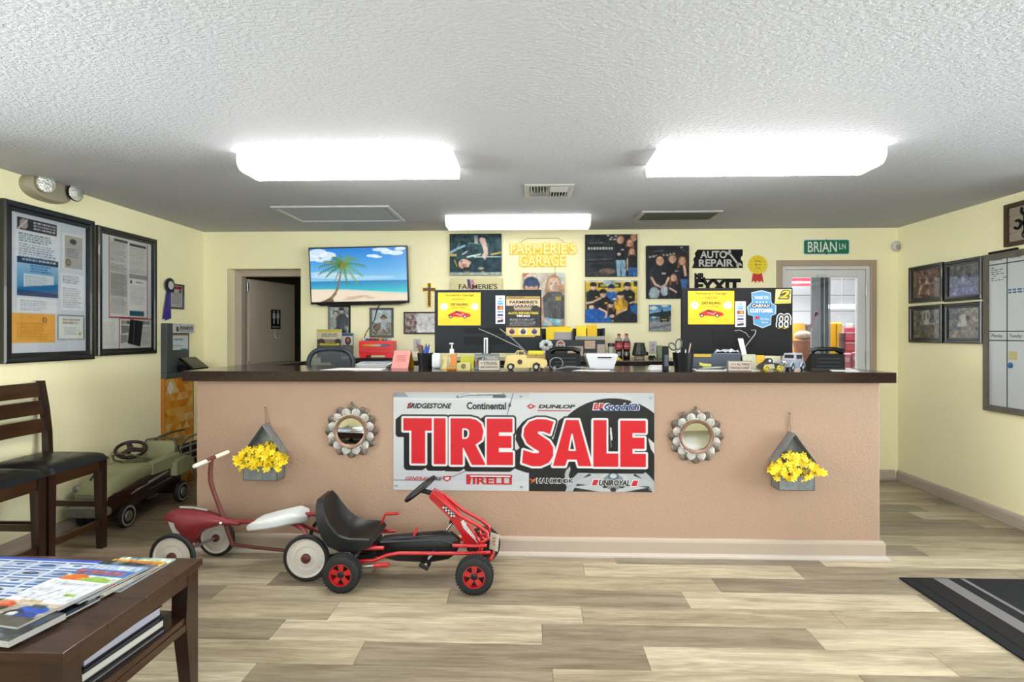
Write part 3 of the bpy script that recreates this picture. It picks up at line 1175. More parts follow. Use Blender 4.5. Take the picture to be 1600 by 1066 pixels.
for pr, nm, mm in ((prof, 'skirting', BEIGET), ([(tk, 0), (tk + 0.02, 0), (tk + 0.019, 0.010), (tk + 0.012, 0.020), (tk, 0.024)], 'shoe_moulding', mat('shoe_cream', '#E8DACB', 0.45))):
  m = MB()
  secs = []
  for (cx, cy, dx, dy) in ((BX0, 4.86, -1, 0), (BX0, CB_Y, -1, -1), (BX1, CB_Y, 1, -1), (BX1, 4.12, 1, 0)):
    secs.append([(cx + dx * p[0], cy + dy * p[0], p[1]) for p in pr])
  m.loft(secs)
  m.build(nm, mm, t, smooth=0)

# back counter along the wall
t = thing('back_counter', 'dark topped counter along the yellow back wall behind reception', 'counter', (-0.1, 5.1, 0))
mb = MB()
mb.box2((-1.66, 4.74, 0.08), (1.30, 5.43, BK_Z - 0.04), 0.004)
mb.build('cabinet', mat('back_cabinet', '#6B5444', 0.5), t, smooth=0)
mb = MB()
mb.box2((-1.68, 4.72, BK_Z - 0.04), (1.32, 5.445, BK_Z), 0.004)
mb.build('worktop', LAMIN, t, smooth=0)
mb = MB()
mb.box2((-1.62, 4.80, 0.0), (1.26, 5.40, 0.08))
mb.build('plinth', MBLACK, t, smooth=0)

# floor mat at the right
X0, Y1 = 2.048, 3.245
mb = MB()
MATC = mat('charcoal_carpet', '#1D1D1F', 0.95, spec=0.1, var=(300, '#2C2C2E', 0.3), bump=(400, 0.5, 0.003))
mt = thing('floor_mat', 'charcoal entrance mat with two pale stripes on the plank floor', 'mat', (2.7, 2.4, 0))
mb.box2((X0, 1.35, 0.0), (3.38, Y1, 0.008), 0.003)
mb.build('pile', MATC, mt, smooth=0)
for x0, x1, c in ((2.228, 2.305, '#8E8A88'), (2.372, 2.395, '#8E8A88'), (2.115, 2.222, '#2A2625')):
  m = MB()
  m.box2((x0, 1.37, 0.0081), (x1, Y1 - 0.012, 0.0092))
  m.build('stripe', mat('mat_stripe_' + c, c, 0.95, spec=0.1, bump=(400, 0.5, 0.003)), mt, smooth=0)

# ================================================================== things on the walls
def moulding(m, wd, ht, prof):
  """mitred frame; prof = [(distance inwards, height off the wall)] closed loop"""
  secs = []
  for sx, sy in ((-1, -1), (1, -1), (1, 1), (-1, 1), (-1, -1)):
    secs.append([(sx * (wd / 2 - d), sy * (ht / 2 - d), n) for d, n in prof])
  return m.loft(secs, True, False)

def framed(name, label, cat, Fr, wd, ht, bar, depth, fmat, arr, group=None, glass=True, inner=None, mount=0.0):
  t = thing(name, label, cat, Fr.translation[:], group)
  m = MB(Fr)
  moulding(m, wd, ht, [(0, 0.001), (0, depth * 0.8), (bar * 0.18, depth), (bar * 0.5, depth * 0.9), (bar * 0.62, depth * 0.62), (bar, depth * 0.55), (bar, 0.001)])
  m.build('frame', fmat, t, smooth=0)
  m = MB(Fr)
  m.box2((-wd / 2 + bar * 0.9, -ht / 2 + bar * 0.9, 0.001), (wd / 2 - bar * 0.9, ht / 2 - bar * 0.9, depth * 0.2))
  m.build('backing', PAPER, t, smooth=0)
  b = bar + mount
  print_mesh('picture', arr, (-wd / 2 + b, -ht / 2 + b, wd / 2 - b, ht / 2 - b), depth * 0.24, Fr, PRINT, t)
  if glass:
    m = MB(Fr)
    m.add([(-wd / 2 + bar * 0.95, -ht / 2 + bar * 0.95, depth * 0.42), (wd / 2 - bar * 0.95, -ht / 2 + bar * 0.95, depth * 0.42), (wd / 2 - bar * 0.95, ht / 2 - bar * 0.95, depth * 0.42), (-wd / 2 + bar * 0.95, ht / 2 - bar * 0.95, depth * 0.42)], [(0, 1, 2, 3)])
    m.build('glass', PGLASS, t, smooth=0, fix=0)
  return t

# ---------------- left wall: notice frames
FRB = mat('black_frame', '#15161A', 0.32, coat=0.2)

def notice_one():
  p = Pic(100, 136, 150, '#DDE3EA')
  p.rect(0, 0, 100, 136, '#DCE2EA')
  p.rect(6, 3, 62, 50, '#EEF1F5')
  p.rect(8, 4, 58, 16, '#3A3B44').ell(16, 10, 5, 5, '#B7A9A4').line([(10, 15), (20, 6)], 2, '#D8CFCB')
  p.lines(28, 6, 57, 15, 3, '#F2F2F2', 0.95, 0.6, 0.05)
  p.lines(10, 19, 58, 28, 4, '#2C5670', 0.8)
  p.lines(10, 29, 58, 48, 8, '#4B5F74', 0.6)
  p.vgrad(8, 42, 60, 80, '#BCD9EE', '#2F7FB4').rect(8, 42, 60, 48, '#22354F').lines(14, 43.5, 58, 47, 1, '#E6EEF5', 0.9)
  p.lines(24, 49, 52, 57, 3, '#1F5F9C', 0.9, 0.6).rect(16, 58, 54, 72, '#DCE6E8').lines(18, 60, 50, 71, 5, '#7C8E99', 0.5)
  p.poly([(8, 72), (60, 66), (60, 80), (8, 80)], '#1F6FA8').poly([(8, 74), (60, 76), (60, 80), (8, 80)], '#123F73')
  p.rect(8, 82, 58, 96, '#EDF0F3').lines(12, 84, 46, 95, 5, '#6F7E92', 0.5)
  p.rect(2, 97, 56, 126, '#F2B54B').lines(8, 106, 48, 124, 8, '#A9791F', 0.5).ell(42, 103, 3, 2.6, '#8A5A2E').ell(42, 103, 1.6, 1.4, '#E8B260')
  p.rect(66, 10, 97, 48, '#F2F1EE').rect(69, 12, 95, 47, '#BDB9B4').ell(81, 18, 5, 3, '#2E4258').lines(72, 26, 90, 36, 4, '#6C675F', 0.6)
  p.ell(74, 41, 4, 4, '#7F6A55').ell(74, 41, 2.4, 2.4, '#A79683')
  p.rect(64, 53, 97, 92, '#F3F4F5').lines(66, 55, 94, 64, 4, '#5A6470', 0.7).lines(66, 68, 94, 90, 9, '#6B7888', 0.55)
  p.rect(59, 97, 98, 124, '#4D5F60').rect(60.5, 98.5, 96.5, 122.5, '#EDF0EA')
  for k in range(16):
    p.ell(60.5 + k * 2.4, 98.4, 0.8, 0.8, '#DDE3DE').ell(60.5 + k * 2.4, 123.2, 0.8, 0.8, '#DDE3DE')
  p.lines(66, 101, 92, 108, 2, '#7B5040', 0.7).lines(68, 110, 90, 119, 4, '#7C8684', 0.5).ell(91, 117, 2, 2, '#C7B64A')
  return p.done()

def notice_two():
  p = Pic(100, 150, 130, '#DCE3E6')
  p.rect(14, 2, 92, 109, '#B33A44').rect(15.5, 2, 90.5, 107, '#E9E9E4')
  p.rect(16, 3, 50, 105, '#D9D8D2').rect(53, 3, 90, 53, '#E4E3DD')
  p.rect(24, 3, 50, 6.5, '#33343A').rect(54, 5, 88, 8.5, '#2B2C31')
  p.lines(17, 8, 49, 34, 13, '#5E605F', 0.55).lines(17, 36, 49, 48, 6, '#47494A', 0.65)
  p.rect(17, 49, 49, 80, '#B9B8B1').lines(18, 50, 48, 79, 16, '#6A6C6B', 0.55).lines(17, 82, 49, 103, 9, '#6B6D6C', 0.5)
  p.lines(54, 10, 89, 46, 18, '#777975', 0.5).rect(53, 47, 90, 53, '#A5A49E')
  p.rect(53, 54, 90, 97, '#F0F0EA').ell(57, 58, 2.2, 2.6, '#5A5D63').lines(66, 57, 82, 60, 1, '#33353A', 0.9).lines(55, 63, 88, 90, 11, '#8A8C89', 0.5)
  p.rect(54, 98, 84, 105, '#2F6076').rect(33, 108, 100, 150, '#A6303B').rect(34.5, 109.5, 100, 150, '#E3E3DD')
  p.lines(38, 112, 99, 117, 1, '#4A4A4A', 0.9, 0.9, 0.02)
  p.poly([(55, 110), (82, 112), (76, 148), (50, 143)], '#232327').line([(64, 112), (62, 144)], 1.4, '#66666A').line([(73, 113), (70, 145)], 1.0, '#4E4E52')
  p.poly([(37, 118), (53, 119), (52, 128), (38, 130)], '#8D8D89').poly([(36, 131), (50, 131), (50, 141), (36, 143)], '#A2A19C').lines(79, 120, 98, 146, 10, '#6E6F6C', 0.6)
  p.rect(2, 112, 30, 148, '#E9EAE4').lines(4, 115, 28, 146, 13, '#8F918C', 0.4)
  return p.done()

yl, yr = pX(-1, 440, XL).y, pX(142.5, 450, XL).y
zt, zb = pX(141, 346, XL).z, pX(143, 561, XL).z
framed('framed_notices', 'large black frame of license papers nearest the viewer on the left wall', 'picture frame', left_frame((yl + yr) / 2, (zt + zb) / 2), yr - yl, zt - zb, 0.062, 0.035, FRB, notice_one(), 'framed notices on the left wall')
yl, yr = pX(148.5, 440, XL).y, pX(241, 450, XL).y
zt, zb = pX(241, 375, XL).z, pX(241, 552, XL).z
framed('framed_notices', 'tall black frame of labor law posters beside the purple ribbon', 'picture frame', left_frame((yl + yr) / 2, (zt + zb) / 2), yr - yl, zt - zb, 0.05, 0.03, FRB, notice_two(), 'framed notices on the left wall')
# small certificate and ribbon
p = Pic(30, 42, 40, '#E8E8E4')
p.rect(2, 2, 28, 7, '#C8323A').lines(4, 14, 26, 36, 6, '#77797A', 0.6).ell(24, 11, 3, 3, '#4E6B45').ell(7, 12, 2, 3, '#4A4A4A')
yl, yr = pX(264, 460, XL).y, pX(286, 460, XL).y
zt, zb = pX(275, 444, XL).z, pX(275, 483, XL).z
framed('framed_certificate', 'small black framed certificate half behind the purple ribbon', 'picture frame', left_frame((yl + yr) / 2, (zt + zb) / 2), yr - yl, zt - zb, 0.014, 0.016, FRB, p.done())
PURP = mat('purple_satin', '#3A2A9C', 0.35, var=(40, '#5A49C8', 0.3))
yc_, zc_ = pX(261.5, 446, XL).y, pX(261.5, 446, XL).z
Fr = left_frame(yc_, zc_)
t = thing('award_ribbon', 'purple satin award ribbon with a white centred rosette on the left wall', 'ribbon', Fr.translation[:])
mb = MB(Fr)
pr = []
n = 48
ring = lambda r, h, k: [(r * (1 + 0.05 * (i % 2) * k) * math.cos(2 * PI * i / n), r * (1 + 0.05 * (i % 2) * k) * math.sin(2 * PI * i / n), h + 0.004 * (i % 2) * k) for i in range(n)]
mb.loft([ring(0.062, 0.020, 1), ring(0.062, 0.026, 1), ring(0.034, 0.032, 0)])
mb.build('rosette', mat('navy_satin', '#17162B', 0.4), t, smooth=0)
mb = MB(Fr)
mb.lathe([(0.036, 0.030), (0.036, 0.035), (0.0, 0.036)], None, 24)
mb.build('button', WHITE, t)
for u0, u1, v in ((-0.055, -0.012, -0.30), (-0.02, 0.022, -0.31)):
  mb = MB(Fr)
  mb.loft([[(-0.02, -0.03, 0.012), (0.02, -0.03, 0.012), (0.02, -0.03, 0.016), (-0.02, -0.03, 0.016)], [((u0 - 0.02) / 1.3, v * 0.55, 0.016), ((u1 + 0.01) / 1.2, v * 0.55, 0.011), ((u1 + 0.01) / 1.2, v * 0.55, 0.014), ((u0 - 0.02) / 1.3, v * 0.55, 0.019)],
             [(u0 - 0.03, v, 0.012), (u1, v + 0.02, 0.018), (u1, v + 0.02, 0.021), (u0 - 0.03, v, 0.015)]])
  mb.build('tail', PURP, t, smooth=0)

# emergency light
ya, yb2 = pX(29, 290, XL).y, pX(103, 300, XL).y
zm = (pX(64, 279, XL).z + pX(64, 311, XL).z) / 2
Fr = left_frame((ya + yb2) / 2, zm)
hw, hh = (yb2 - ya) / 2, 0.082
EML = mat('ivory_plastic', '#CFC3A6', 0.45)
t = thing('emergency_light', 'ivory oval emergency light with two round lamps near the ceiling', 'light', Fr.translation[:])
mb = MB(Fr)
secs = []
for f, dn in ((1.0, 0.0), (1.0, 0.02), (0.96, 0.045), (0.86, 0.062), (0.6, 0.07), (0.02, 0.072)):
  secs.append([(hw * f * math.copysign(abs(math.cos(q)) ** 0.75, math.cos(q)), hh * f * math.copysign(abs(math.sin(q)) ** 0.9, math.sin(q)), dn) for q in [2 * PI * i / 40 for i in range(40)]])
mb.loft(secs)
mb.build('housing', EML, t)
REFL = mat('lamp_reflector', '#DADAD4', 0.12, 0.9, bump=(90, 0.8, 0.01))
for u, yaw in ((-hw * 0.42, 0.35), (hw * 0.82, -0.15)):
  T = Matrix.Translation((u, 0.012, 0.055)) @ Matrix.Rotation(yaw * (-1 if u < 0 else 1), 4, 'Y')
  mb = MB(Fr)
  mb.lathe([(0.028, 0.0), (0.045, 0.02), (0.055, 0.035), (0.058, 0.045), (0.055, 0.05)], T, 24)
  lp = mb.build('lamp_head', EML if u < 0 else MBLACK, t)
  mb = MB(Fr)
  mb.lathe([(0.053, 0.0505), (0.035, 0.056), (0.0, 0.058)], T, 24)
  mb.build('lens', REFL, lp)
mb = MB(Fr)
mb.lathe([(0.006, 0.068), (0.006, 0.074), (0, 0.075)], Matrix.Translation((0.02, -0.05, -0.012)), 10)
mb.build('indicator', mat('red_indicator', '#D1574B', 0.3, emit=('#FF5540', 0.4)), t)

# payment kiosk against the left wall
KG = mat('kiosk_grey', '#5A6163', 0.45)
y0, y1 = 4.80, 5.23
kx = XL + 0.05
z1k = pX(258, 505, kx).z
zs_ = pX(258, 584, kx).z
Fr = left_frame((y0 + y1) / 2, 0.0)
kw = (y1 - y0) / 2
t = thing('payment_kiosk', 'grey wall kiosk with orange diamond panel and tilted tablet at the corner', 'kiosk', (XL + 0.05, (y0 + y1) / 2, 0))
mb = MB(Fr)
mb.box2((-kw, 0, 0.002), (kw, zs_ - 0.045, 0.035), 0.004)
mb.build('pedestal', mat('kiosk_orange_side', '#E08A1C', 0.5), t, smooth=0)
p = Pic(35, 110, 70, '#EE9B22')
tri = ['#F2A93A', '#E98C12', '#F6BC5A', '#EFA02C', '#E08208', '#F4CE86', '#EFB455']
s_ = 8.75
for r in range(18):
  for c_ in range(-1, 9):
    x, y = c_ * s_ / 2 * 1.0, r * 7.6
    if (r + c_) % 2 == 0:
      pts = [(x, y), (x + s_, y), (x + s_ / 2, y + 7.6)]
    else:
      pts = [(x, y + 7.6), (x + s_, y + 7.6), (x + s_ / 2, y)]
    p.poly(pts, random.choice(tri))
p.poly([(6.5, 2), (10.5, 9.5), (6.5, 17), (2.5, 9.5)], '#F4EFE4').poly([(27, 62), (32, 68), (27, 76), (21, 68)], '#F3DCA8')
print_mesh('diamond_panel', p.done(), (-kw + 0.008, 0.01, kw - 0.02, zs_ - 0.05), 0.0356, Fr, PRINT, t)
mb = MB(Fr)
mb.box2((-kw, zs_ - 0.045, 0.002), (kw, zs_, 0.055), 0.004)              # shelf
mb.box2((-kw, zs_, 0.002), (-kw + 0.085, z1k, 0.055), 0.004)             # post
mb.box2((-kw + 0.085, zs_, 0.002), (kw - 0.05, z1k - 0.02, 0.02), 0.003)
mb.build('housing', KG, t, smooth=0)
mb = MB(Fr)
mb.box2((-kw + 0.088, z1k - 0.085, 0.02), (kw - 0.03, z1k, 0.057), 0.003)
hd = mb.build('header', WHITE, t, smooth=0)
text('Intoxalock', (-kw + 0.18, z1k - 0.055, kw - 0.05, z1k - 0.012), 0.0572, Fr, BLACK, t, bold=0.02)
text('IGNITION INTERLOCK', (-kw + 0.18, z1k - 0.072, kw - 0.05, z1k - 0.060), 0.0572, Fr, KG, t)
mb = MB(Fr)
mb.prism([(-kw + 0.125, z1k - 0.03), (-kw + 0.16, z1k - 0.03), (-kw + 0.165, z1k - 0.07), (-kw + 0.13, z1k - 0.07)], 0.0572, 0.0582)
mb.build('emblem', KG, t, smooth=0)
p = Pic(30, 20, 40, '#DDE6EC')
p.rect(0, 0, 30, 2, '#B07A4A').lines(6, 6, 24, 9, 1, '#3E566B', 0.9).lines(4, 14, 26, 17, 1, '#6B8293', 0.6).rect(17, 18, 27, 20, '#3FA3CC')
print_mesh('info_card', p.done(), (-kw + 0.10, z1k - 0.235, kw - 0.07, z1k - 0.095), 0.0215, Fr, PRINT, t)
R = Matrix.Translation((0.05, zs_ + 0.075, 0.135)) @ Matrix.Rotation(math.radians(-52), 4, 'X')
mb = MB(Fr)
mb.box((0, 0, 0), (0.235, 0.165, 0.022), 0.006, None)
mb.v = [Fr @ R @ (Fr.inverted() @ v) for v in mb.v]
tb = mb.build('tablet', GBLACK, t, smooth=0)
p = Pic(30, 20, 24, '#2B2F2C')
p.vgrad(0, 0, 30, 20, '#3C4236', '#16181A')
print_mesh('screen', p.done(), (-0.095, -0.062, 0.095, 0.062), 0.0114, Fr @ R, VINYL, tb)
mb = MB(Fr)
mb.box2((-0.02, zs_ + 0.005, 0.02), (0.12, zs_ + 0.06, 0.115), 0.004)
mb.build('bracket', MBLACK, t, smooth=0)

# ---------------- right wall
def old_photo(seed, base, cols, kind):
  random.seed(seed)
  p = Pic(40, 32, 64, base)
  if kind == 0:
    p.blotch(0, 0, 40, 32, cols, 150, 0.5, 2.6, 0.75)
    p.blotch(8, 6, 26, 28, ['#C5A48A', '#7A5644', '#DDC4AC'], 60, 0.4, 1.6, 0.8)
  elif kind == 1:
    p.blotch(0, 0, 40, 12, ['#5C5A58', '#86837E', '#35363A'], 120, 0.4, 2.0, 0.7)
    p.rect(0, 12, 40, 32, '#5A5C78').blotch(0, 11, 40, 22, cols, 50, 0.6, 2.4, 0.7).rect(0, 24, 40, 32, '#6E7098').blotch(20, 6, 36, 16, ['#8D8A84', '#55524F'], 30, 0.6, 2, 0.7)
  elif kind == 2:
    p.rect(0, 17, 40, 32, '#6F6552').blotch(0, 0, 14, 18, cols, 40, 1, 3, 0.6).poly([(14, 2), (24, 0), (30, 15), (12, 16)], '#BDB7AC').rect(11, 13, 32, 17, '#B4AEA2')
    p.rect(16, 4, 18, 12, '#6B645A').rect(21, 4, 23, 10, '#6B645A').blotch(24, 0, 40, 16, ['#55585F', '#727680'], 40, 0.6, 2.2, 0.7).blotch(0, 18, 40, 32, ['#7D735E', '#625845'], 50, 1, 3, 0.4).ell(33, 29, 1.2, 1, '#2E2A26')
  else:
    p.rect(0, 21, 40, 32, '#8A8578').blotch(0, 0, 16, 24, cols, 60, 0.8, 2.6, 0.7).poly([(14, 9), (22, 6), (24, 19), (11, 20)], '#C9C4B8').blotch(18, 0, 40, 14, ['#A5A093', '#76736B', '#C4BFB2'], 70, 0.5, 1.8, 0.7)
    p.ell(25, 11, 2.6, 3, '#5B554D').rect(0, 22, 24, 22.6, '#5B574F').blotch(0, 24, 40, 32, ['#989384', '#7A7567'], 40, 1, 2.4, 0.4).ell(36, 22, 1.6, 1.6, '#3F3A35')
  return np.clip(p.photo(0.1) * 1.3 + 0.03, 0, 1)

cols4 = [('#6B5244', ['#54403A', '#8B6A56', '#A98B74', '#3C2C28'], 0), ('#6E6C68', ['#4E5374', '#7B80A8', '#8A8A90'], 1), ('#7A7060', ['#5E5548', '#8D8271', '#4B453C'], 2), ('#8A857A', ['#50566A', '#6C7388', '#3D4250'], 3)]
txt4 = ['black framed sepia photo of a crowd at the upper left of the four frames', 'black framed grey photo reflecting a light beside the whiteboard top', 'black framed sepia photo of a pale house at the lower left of the four', 'black framed grey photo of a garden below the light reflecting one']
for k, (xa, xb, ya_, yb_) in enumerate(((1423.5, 1476.5, (418.5, 474), (409.5, 471)), (1479, 1538.5, (410, 471), (400, 468.5)), (1423.5, 1476, (479, 536), (475, 535.5)), (1478.5, 1538.5, (475, 536), (471, 537.5)))):
  A, B = pX(xa, ya_[0], XR), pX(xb, yb_[1], XR)
  y_a, y_b = pX(xa, 480, XR).y, pX(xb, 480, XR).y
  ztop = (pX(xa, ya_[0], XR).z + pX(xb, yb_[0], XR).z) / 2
  zbot = (pX(xa, ya_[1], XR).z + pX(xb, yb_[1], XR).z) / 2
  framed('framed_photo', txt4[k], 'picture frame', right_frame((y_a + y_b) / 2, (ztop + zbot) / 2), abs(y_a - y_b), ztop - zbot, 0.042, 0.028, FRB, old_photo(30 + k, *cols4[k]), 'old photos on the right wall')
random.seed(5)
# whiteboard
ya = pX(1540, 500, XR).y
yb_ = ya - 1.25
zt = pX(1540.5, 399.5, XR).z
zb = pX(1540.5, 640.5, XR).z
Fr = right_frame((ya + yb_) / 2, (zt + zb) / 2)
wd, ht = ya - yb_, zt - zb
RUST = mat('weathered_wood_frame', '#6E675C', 0.7, var=(14, '#8F8778', 0.3, (1, 1, 1)))
t = thing('whiteboard', 'weekly planner whiteboard in a weathered grey wood frame on the right wall', 'whiteboard', Fr.translation[:])
mb = MB(Fr)
moulding(mb, wd, ht, [(0, 0.001), (0, 0.022), (0.045, 0.022), (0.045, 0.001)])
mb.build('frame', RUST, t, smooth=0)
mb = MB(Fr)
mb.box2((-wd / 2 + 0.04, -ht / 2 + 0.04, 0.001), (wd / 2 - 0.04, ht / 2 - 0.04, 0.008))
mb.build('board', mat('whiteboard_face', '#F7FCFF', 0.2), t, smooth=0)
GRID = mat('grid_line', '#4A5258', 0.5)
colw = pX(1547, 500, XR).y - pX(1575, 500, XR).y
mb = MB(Fr)
iu0 = -wd / 2 + 0.045
for k in range(1, 5):
  mb.box2((iu0 + colw * k - 0.004, -ht / 2 + 0.045, 0.008), (iu0 + colw * k + 0.004, ht / 2 - 0.045, 0.0092))
vz = lambda py: pX(1548, py, XR).z - (zt + zb) / 2
for py in (415, 518, 532):
  mb.box2((iu0, vz(py) - 0.004, 0.008), (wd / 2 - 0.045, vz(py) + 0.004, 0.0092))
mb.build('grid', GRID, t, smooth=0)
INK = mat('marker_ink', '#2B3038', 0.6)
INKB = mat('blue_marker_ink', '#2F77A8', 0.6)
days = ['Monday', 'Tuesday', 'Weds']
for k, d in enumerate(days):
  text(d, (iu0 + colw * k + 0.02, vz(411), iu0 + colw * (k + 1) - 0.035, vz(404)), 0.0085, Fr, INK, t, shear=0.3)
  text(d, (iu0 + colw * k + 0.02, vz(529), iu0 + colw * (k + 1) - 0.035, vz(522)), 0.0085, Fr, INK, t, shear=0.3)
mb = MB(Fr)
for r in range(7):
  u = iu0 + 0.02
  while u < iu0 + colw - 0.03:
    l_ = random.uniform(0.012, 0.035)
    if random.random() < 0.75:
      mb.box2((u, vz(420 + r * 3.2) - 0.003, 0.008), (u + l_, vz(420 + r * 3.2) + 0.002, 0.0088))
    u += l_ + 0.012
mb.build('scribbles', INK, t, smooth=0)
mb = MB(Fr)
for r in range(2):
  u = iu0 + colw + 0.01
  while u < iu0 + colw * 2 - 0.02:
    l_ = random.uniform(0.02, 0.04)
    mb.box2((u, vz(456 + r * 4) - 0.006, 0.008), (u + l_, vz(456 + r * 4) + 0.005, 0.0088))
    u += l_ + 0.012
mb.build('blue_scribbles', INKB, t, smooth=0)
mb = MB(Fr)
dp_ = pX(1581, 571, XR)
du, dv = (ya + yb_) / 2 - dp_.y, dp_.z - (zt + zb) / 2
mb.lathe([(0.021, 0.008), (0.021, 0.014), (0.015, 0.016), (0, 0.016)], Matrix.Translation((du, dv, 0)), 20)
mb.build('magnet', mat('blue_magnet', '#1F7FB5', 0.4), t)
mb = MB(Fr)
mb.box2((du - 0.015, dv + 0.04, 0.008), (du + 0.055, dv + 0.10, 0.009))
mb.build('sticky_note', mat('pale_yellow_note', '#EDE3A0', 0.7), t, smooth=0)
# two markers lying on top of the frame
for k in range(2):
  m = MB(Fr)
  u = -wd / 2 + 0.05 + k * 0.13
  m.cyl((u, ht / 2 + 0.009, 0.012), (u + 0.115, ht / 2 + 0.009, 0.012), 0.009, n=12)
  mk = m.build('marker', MBLACK)
  tag(mk, 'black marker on top of the whiteboard frame, ' + ('farther from' if k == 0 else 'nearer to') + ' the viewer', 'marker', 'markers on the whiteboard frame')

# rustic wooden sign with a wrench, cut by the picture edge
ya = pX(1574.5, 350, XR).y
zt, zb = pX(1575, 321, XR).z, pX(1575, 386.5, XR).z
wd, ht = 0.52, zt - zb
Fr = right_frame(ya - wd / 2, (zt + zb) / 2)
t = thing('wood_sign', 'whitewashed wooden sign with a black wrench above the whiteboard', 'sign', Fr.translation[:])
mb = MB(Fr)
moulding(mb, wd, ht, [(0, 0.001), (0, 0.03), (0.028, 0.03), (0.028, 0.001)])
mb.build('frame', mat('brown_sign_frame', '#6B4E38', 0.6, var=(20, '#4A3424', 0.3)), t, smooth=0)
for k in range(4):
  m = MB(Fr)
  v0 = -ht / 2 + 0.028 + (ht - 0.056) * k / 4
  m.box2((-wd / 2 + 0.028, v0 + 0.0015, 0.002), (wd / 2 - 0.028, v0 + (ht - 0.056) / 4 - 0.0015, 0.012), 0.002)
  m.build('board', mat('whitewashed_board', '#CFC4B4', 0.7, var=(12, '#B5A793', 0.3, (1, 8, 8))), t, smooth=0)
mb = MB(Fr)
u0 = -wd / 2 + 0.10
for (cx, cy, a0) in ((u0 + 0.02, -0.005, 0.9), ):
  mb.torus(0.028, 0.010, Matrix.Translation((cx - 0.02, cy, 0.014)) @ Matrix.Rotation(PI + 0.6 - 0.0, 4, 'Z'), 20, 6, 1.45 * PI)
mb.box2((u0 + 0.02, -0.018, 0.0122), (u0 + 0.20, 0.012, 0.019))
mb.box2((u0 + 0.052, -0.085, 0.0122), (u0 + 0.078, 0.05, 0.019))
mb.torus(0.03, 0.011, Matrix.Translation((u0 + 0.065, 0.085, 0.014)) @ Matrix.Rotation(PI * 0.75, 4, 'Z'), 20, 6, 1.5 * PI)
mb.build('wrench', MBLACK, t)
text('C', (u0 + 0.03, -ht / 2 + 0.04, u0 + 0.085, -ht / 2 + 0.10), 0.0122, Fr, MBLACK, t, bold=0.02)

# motion sensor in the corner
c = pY(1401, 385, YB - 0.03)
t = thing('motion_sensor', 'small white motion sensor in the right back corner', 'sensor', (c.x, c.y, c.z - 0.05))
mb = MB()
mb.sphere((c.x - 0.005, c.y + 0.0, c.z), (0.035, 0.028, 0.05), 18, 12)
mb.build('dome', WHITE, t)
mb = MB()
mb.box2((c.x - 0.022, c.y - 0.03, c.z - 0.028), (c.x + 0.012, c.y - 0.02, c.z + 0.012), 0.004)
mb.build('lens', mat('sensor_lens', '#C9C2B6', 0.3), t)

# ---------------- back wall: television
def tv_pic():
  p = Pic(160, 90, 230, '#2C9BE8')
  p.vgrad(0, 0, 160, 56, '#0F7FDC', '#8FD0F5')
  for (x, y, rx, ry) in ((14, 8, 16, 7), (30, 12, 14, 6), (4, 16, 12, 5), (118, 4, 14, 3), (128, 8, 10, 4), (143, 10, 12, 4), (150, 3, 9, 3), (104, 14, 10, 2.6), (112, 16, 8, 2), (22, 20, 14, 3)):
    p.ell(x, y, rx, ry, '#F5FAFD', 0, 0.85)
  p.ell(40, 47, 42, 4, '#E7F3FA', 0, 0.6).ell(90, 50, 50, 3, '#CFE8F6', 0, 0.5).ell(20, 42, 26, 3, '#F4F8FA', 0, 0.5)
  p.vgrad(0, 55, 160, 76, '#1D86C4', '#3FD6D6')
  p.rect(0, 55, 160, 55.8, '#2A78B8')
  p.line([(0, 69), (60, 70), (110, 74), (160, 77)], 2.0, '#BFF2EE', 0.8)
  p.poly([(0, 68), (40, 69), (90, 72), (130, 75.5), (160, 78), (160, 90), (0, 90)], '#F0DCC0')
  p.poly([(0, 70), (60, 72), (120, 77), (160, 80), (160, 90), (0, 90)], '#F4E3CB')
  for (x, y, rx, ry) in ((72, 83, 14, 1.6), (86, 81, 12, 1.4), (98, 84, 8, 1.2), (64, 86, 12, 1.2)):
    p.ell(x, y, rx, ry, '#BFA98C', 0, 0.7)
  # trunk
  tr = [(26, 89), (33, 84), (40, 76), (45, 66), (48, 54), (50.5, 42), (53, 32)]
  for (a, b), wd in zip(zip(tr[:-1], tr[1:]), (5.5, 4.6, 3.8, 3.2, 2.8, 2.6)):
    p.line([a, b], wd, '#7A6350')
    p.line([(a[0] + 0.7, a[1]), (b[0] + 0.7, b[1])], wd * 0.35, '#A08A70')
  p.poly([(14, 90), (24, 86), (30, 83), (36, 85), (38, 90)], '#6E5948')
  # fronds
  cx, cy = 55, 27
  for a, L, c in ((-2.7, 34, '#6B7F2A'), (-2.2, 27, '#4F7A1E'), (-1.75, 26, '#5C8A22'), (-1.25, 27, '#77982E'), (-0.75, 30, '#6A9A2A'), (-0.15, 36, '#4E8A25'),
          (0.35, 32, '#6FA238'), (0.85, 34, '#86A83A'), (1.35, 26, '#5E8B28'), (2.2, 24, '#8AA23C'), (2.75, 30, '#3F7A2E'), (3.3, 38, '#4F7C2A'), (2.98, 40, '#3B6F31')):
    prev = (cx, cy)
    for i in range(1, 11):
      q = i / 10
      x = cx + math.cos(a) * L * q
      y = cy + math.sin(a) * L * 0.95 * q + 8 * q * q
      p.line([prev, (x, y)], 2.6 * (1 - 0.6 * q), c)
      for sgn in (-1, 1):
        p.line([(x, y), (x + math.cos(a) * 2 - sgn * math.sin(a) * 3.2 * (1 - q * 0.4), y + 5.5 * (1 - q * 0.35) * (1 if sgn > 0 else 0.25) + 1)], 0.9, c, 0.9)
      prev = (x, y)
  p.ell(cx, cy + 1, 4.5, 3.5, '#8A7A3A')
  return p.done()

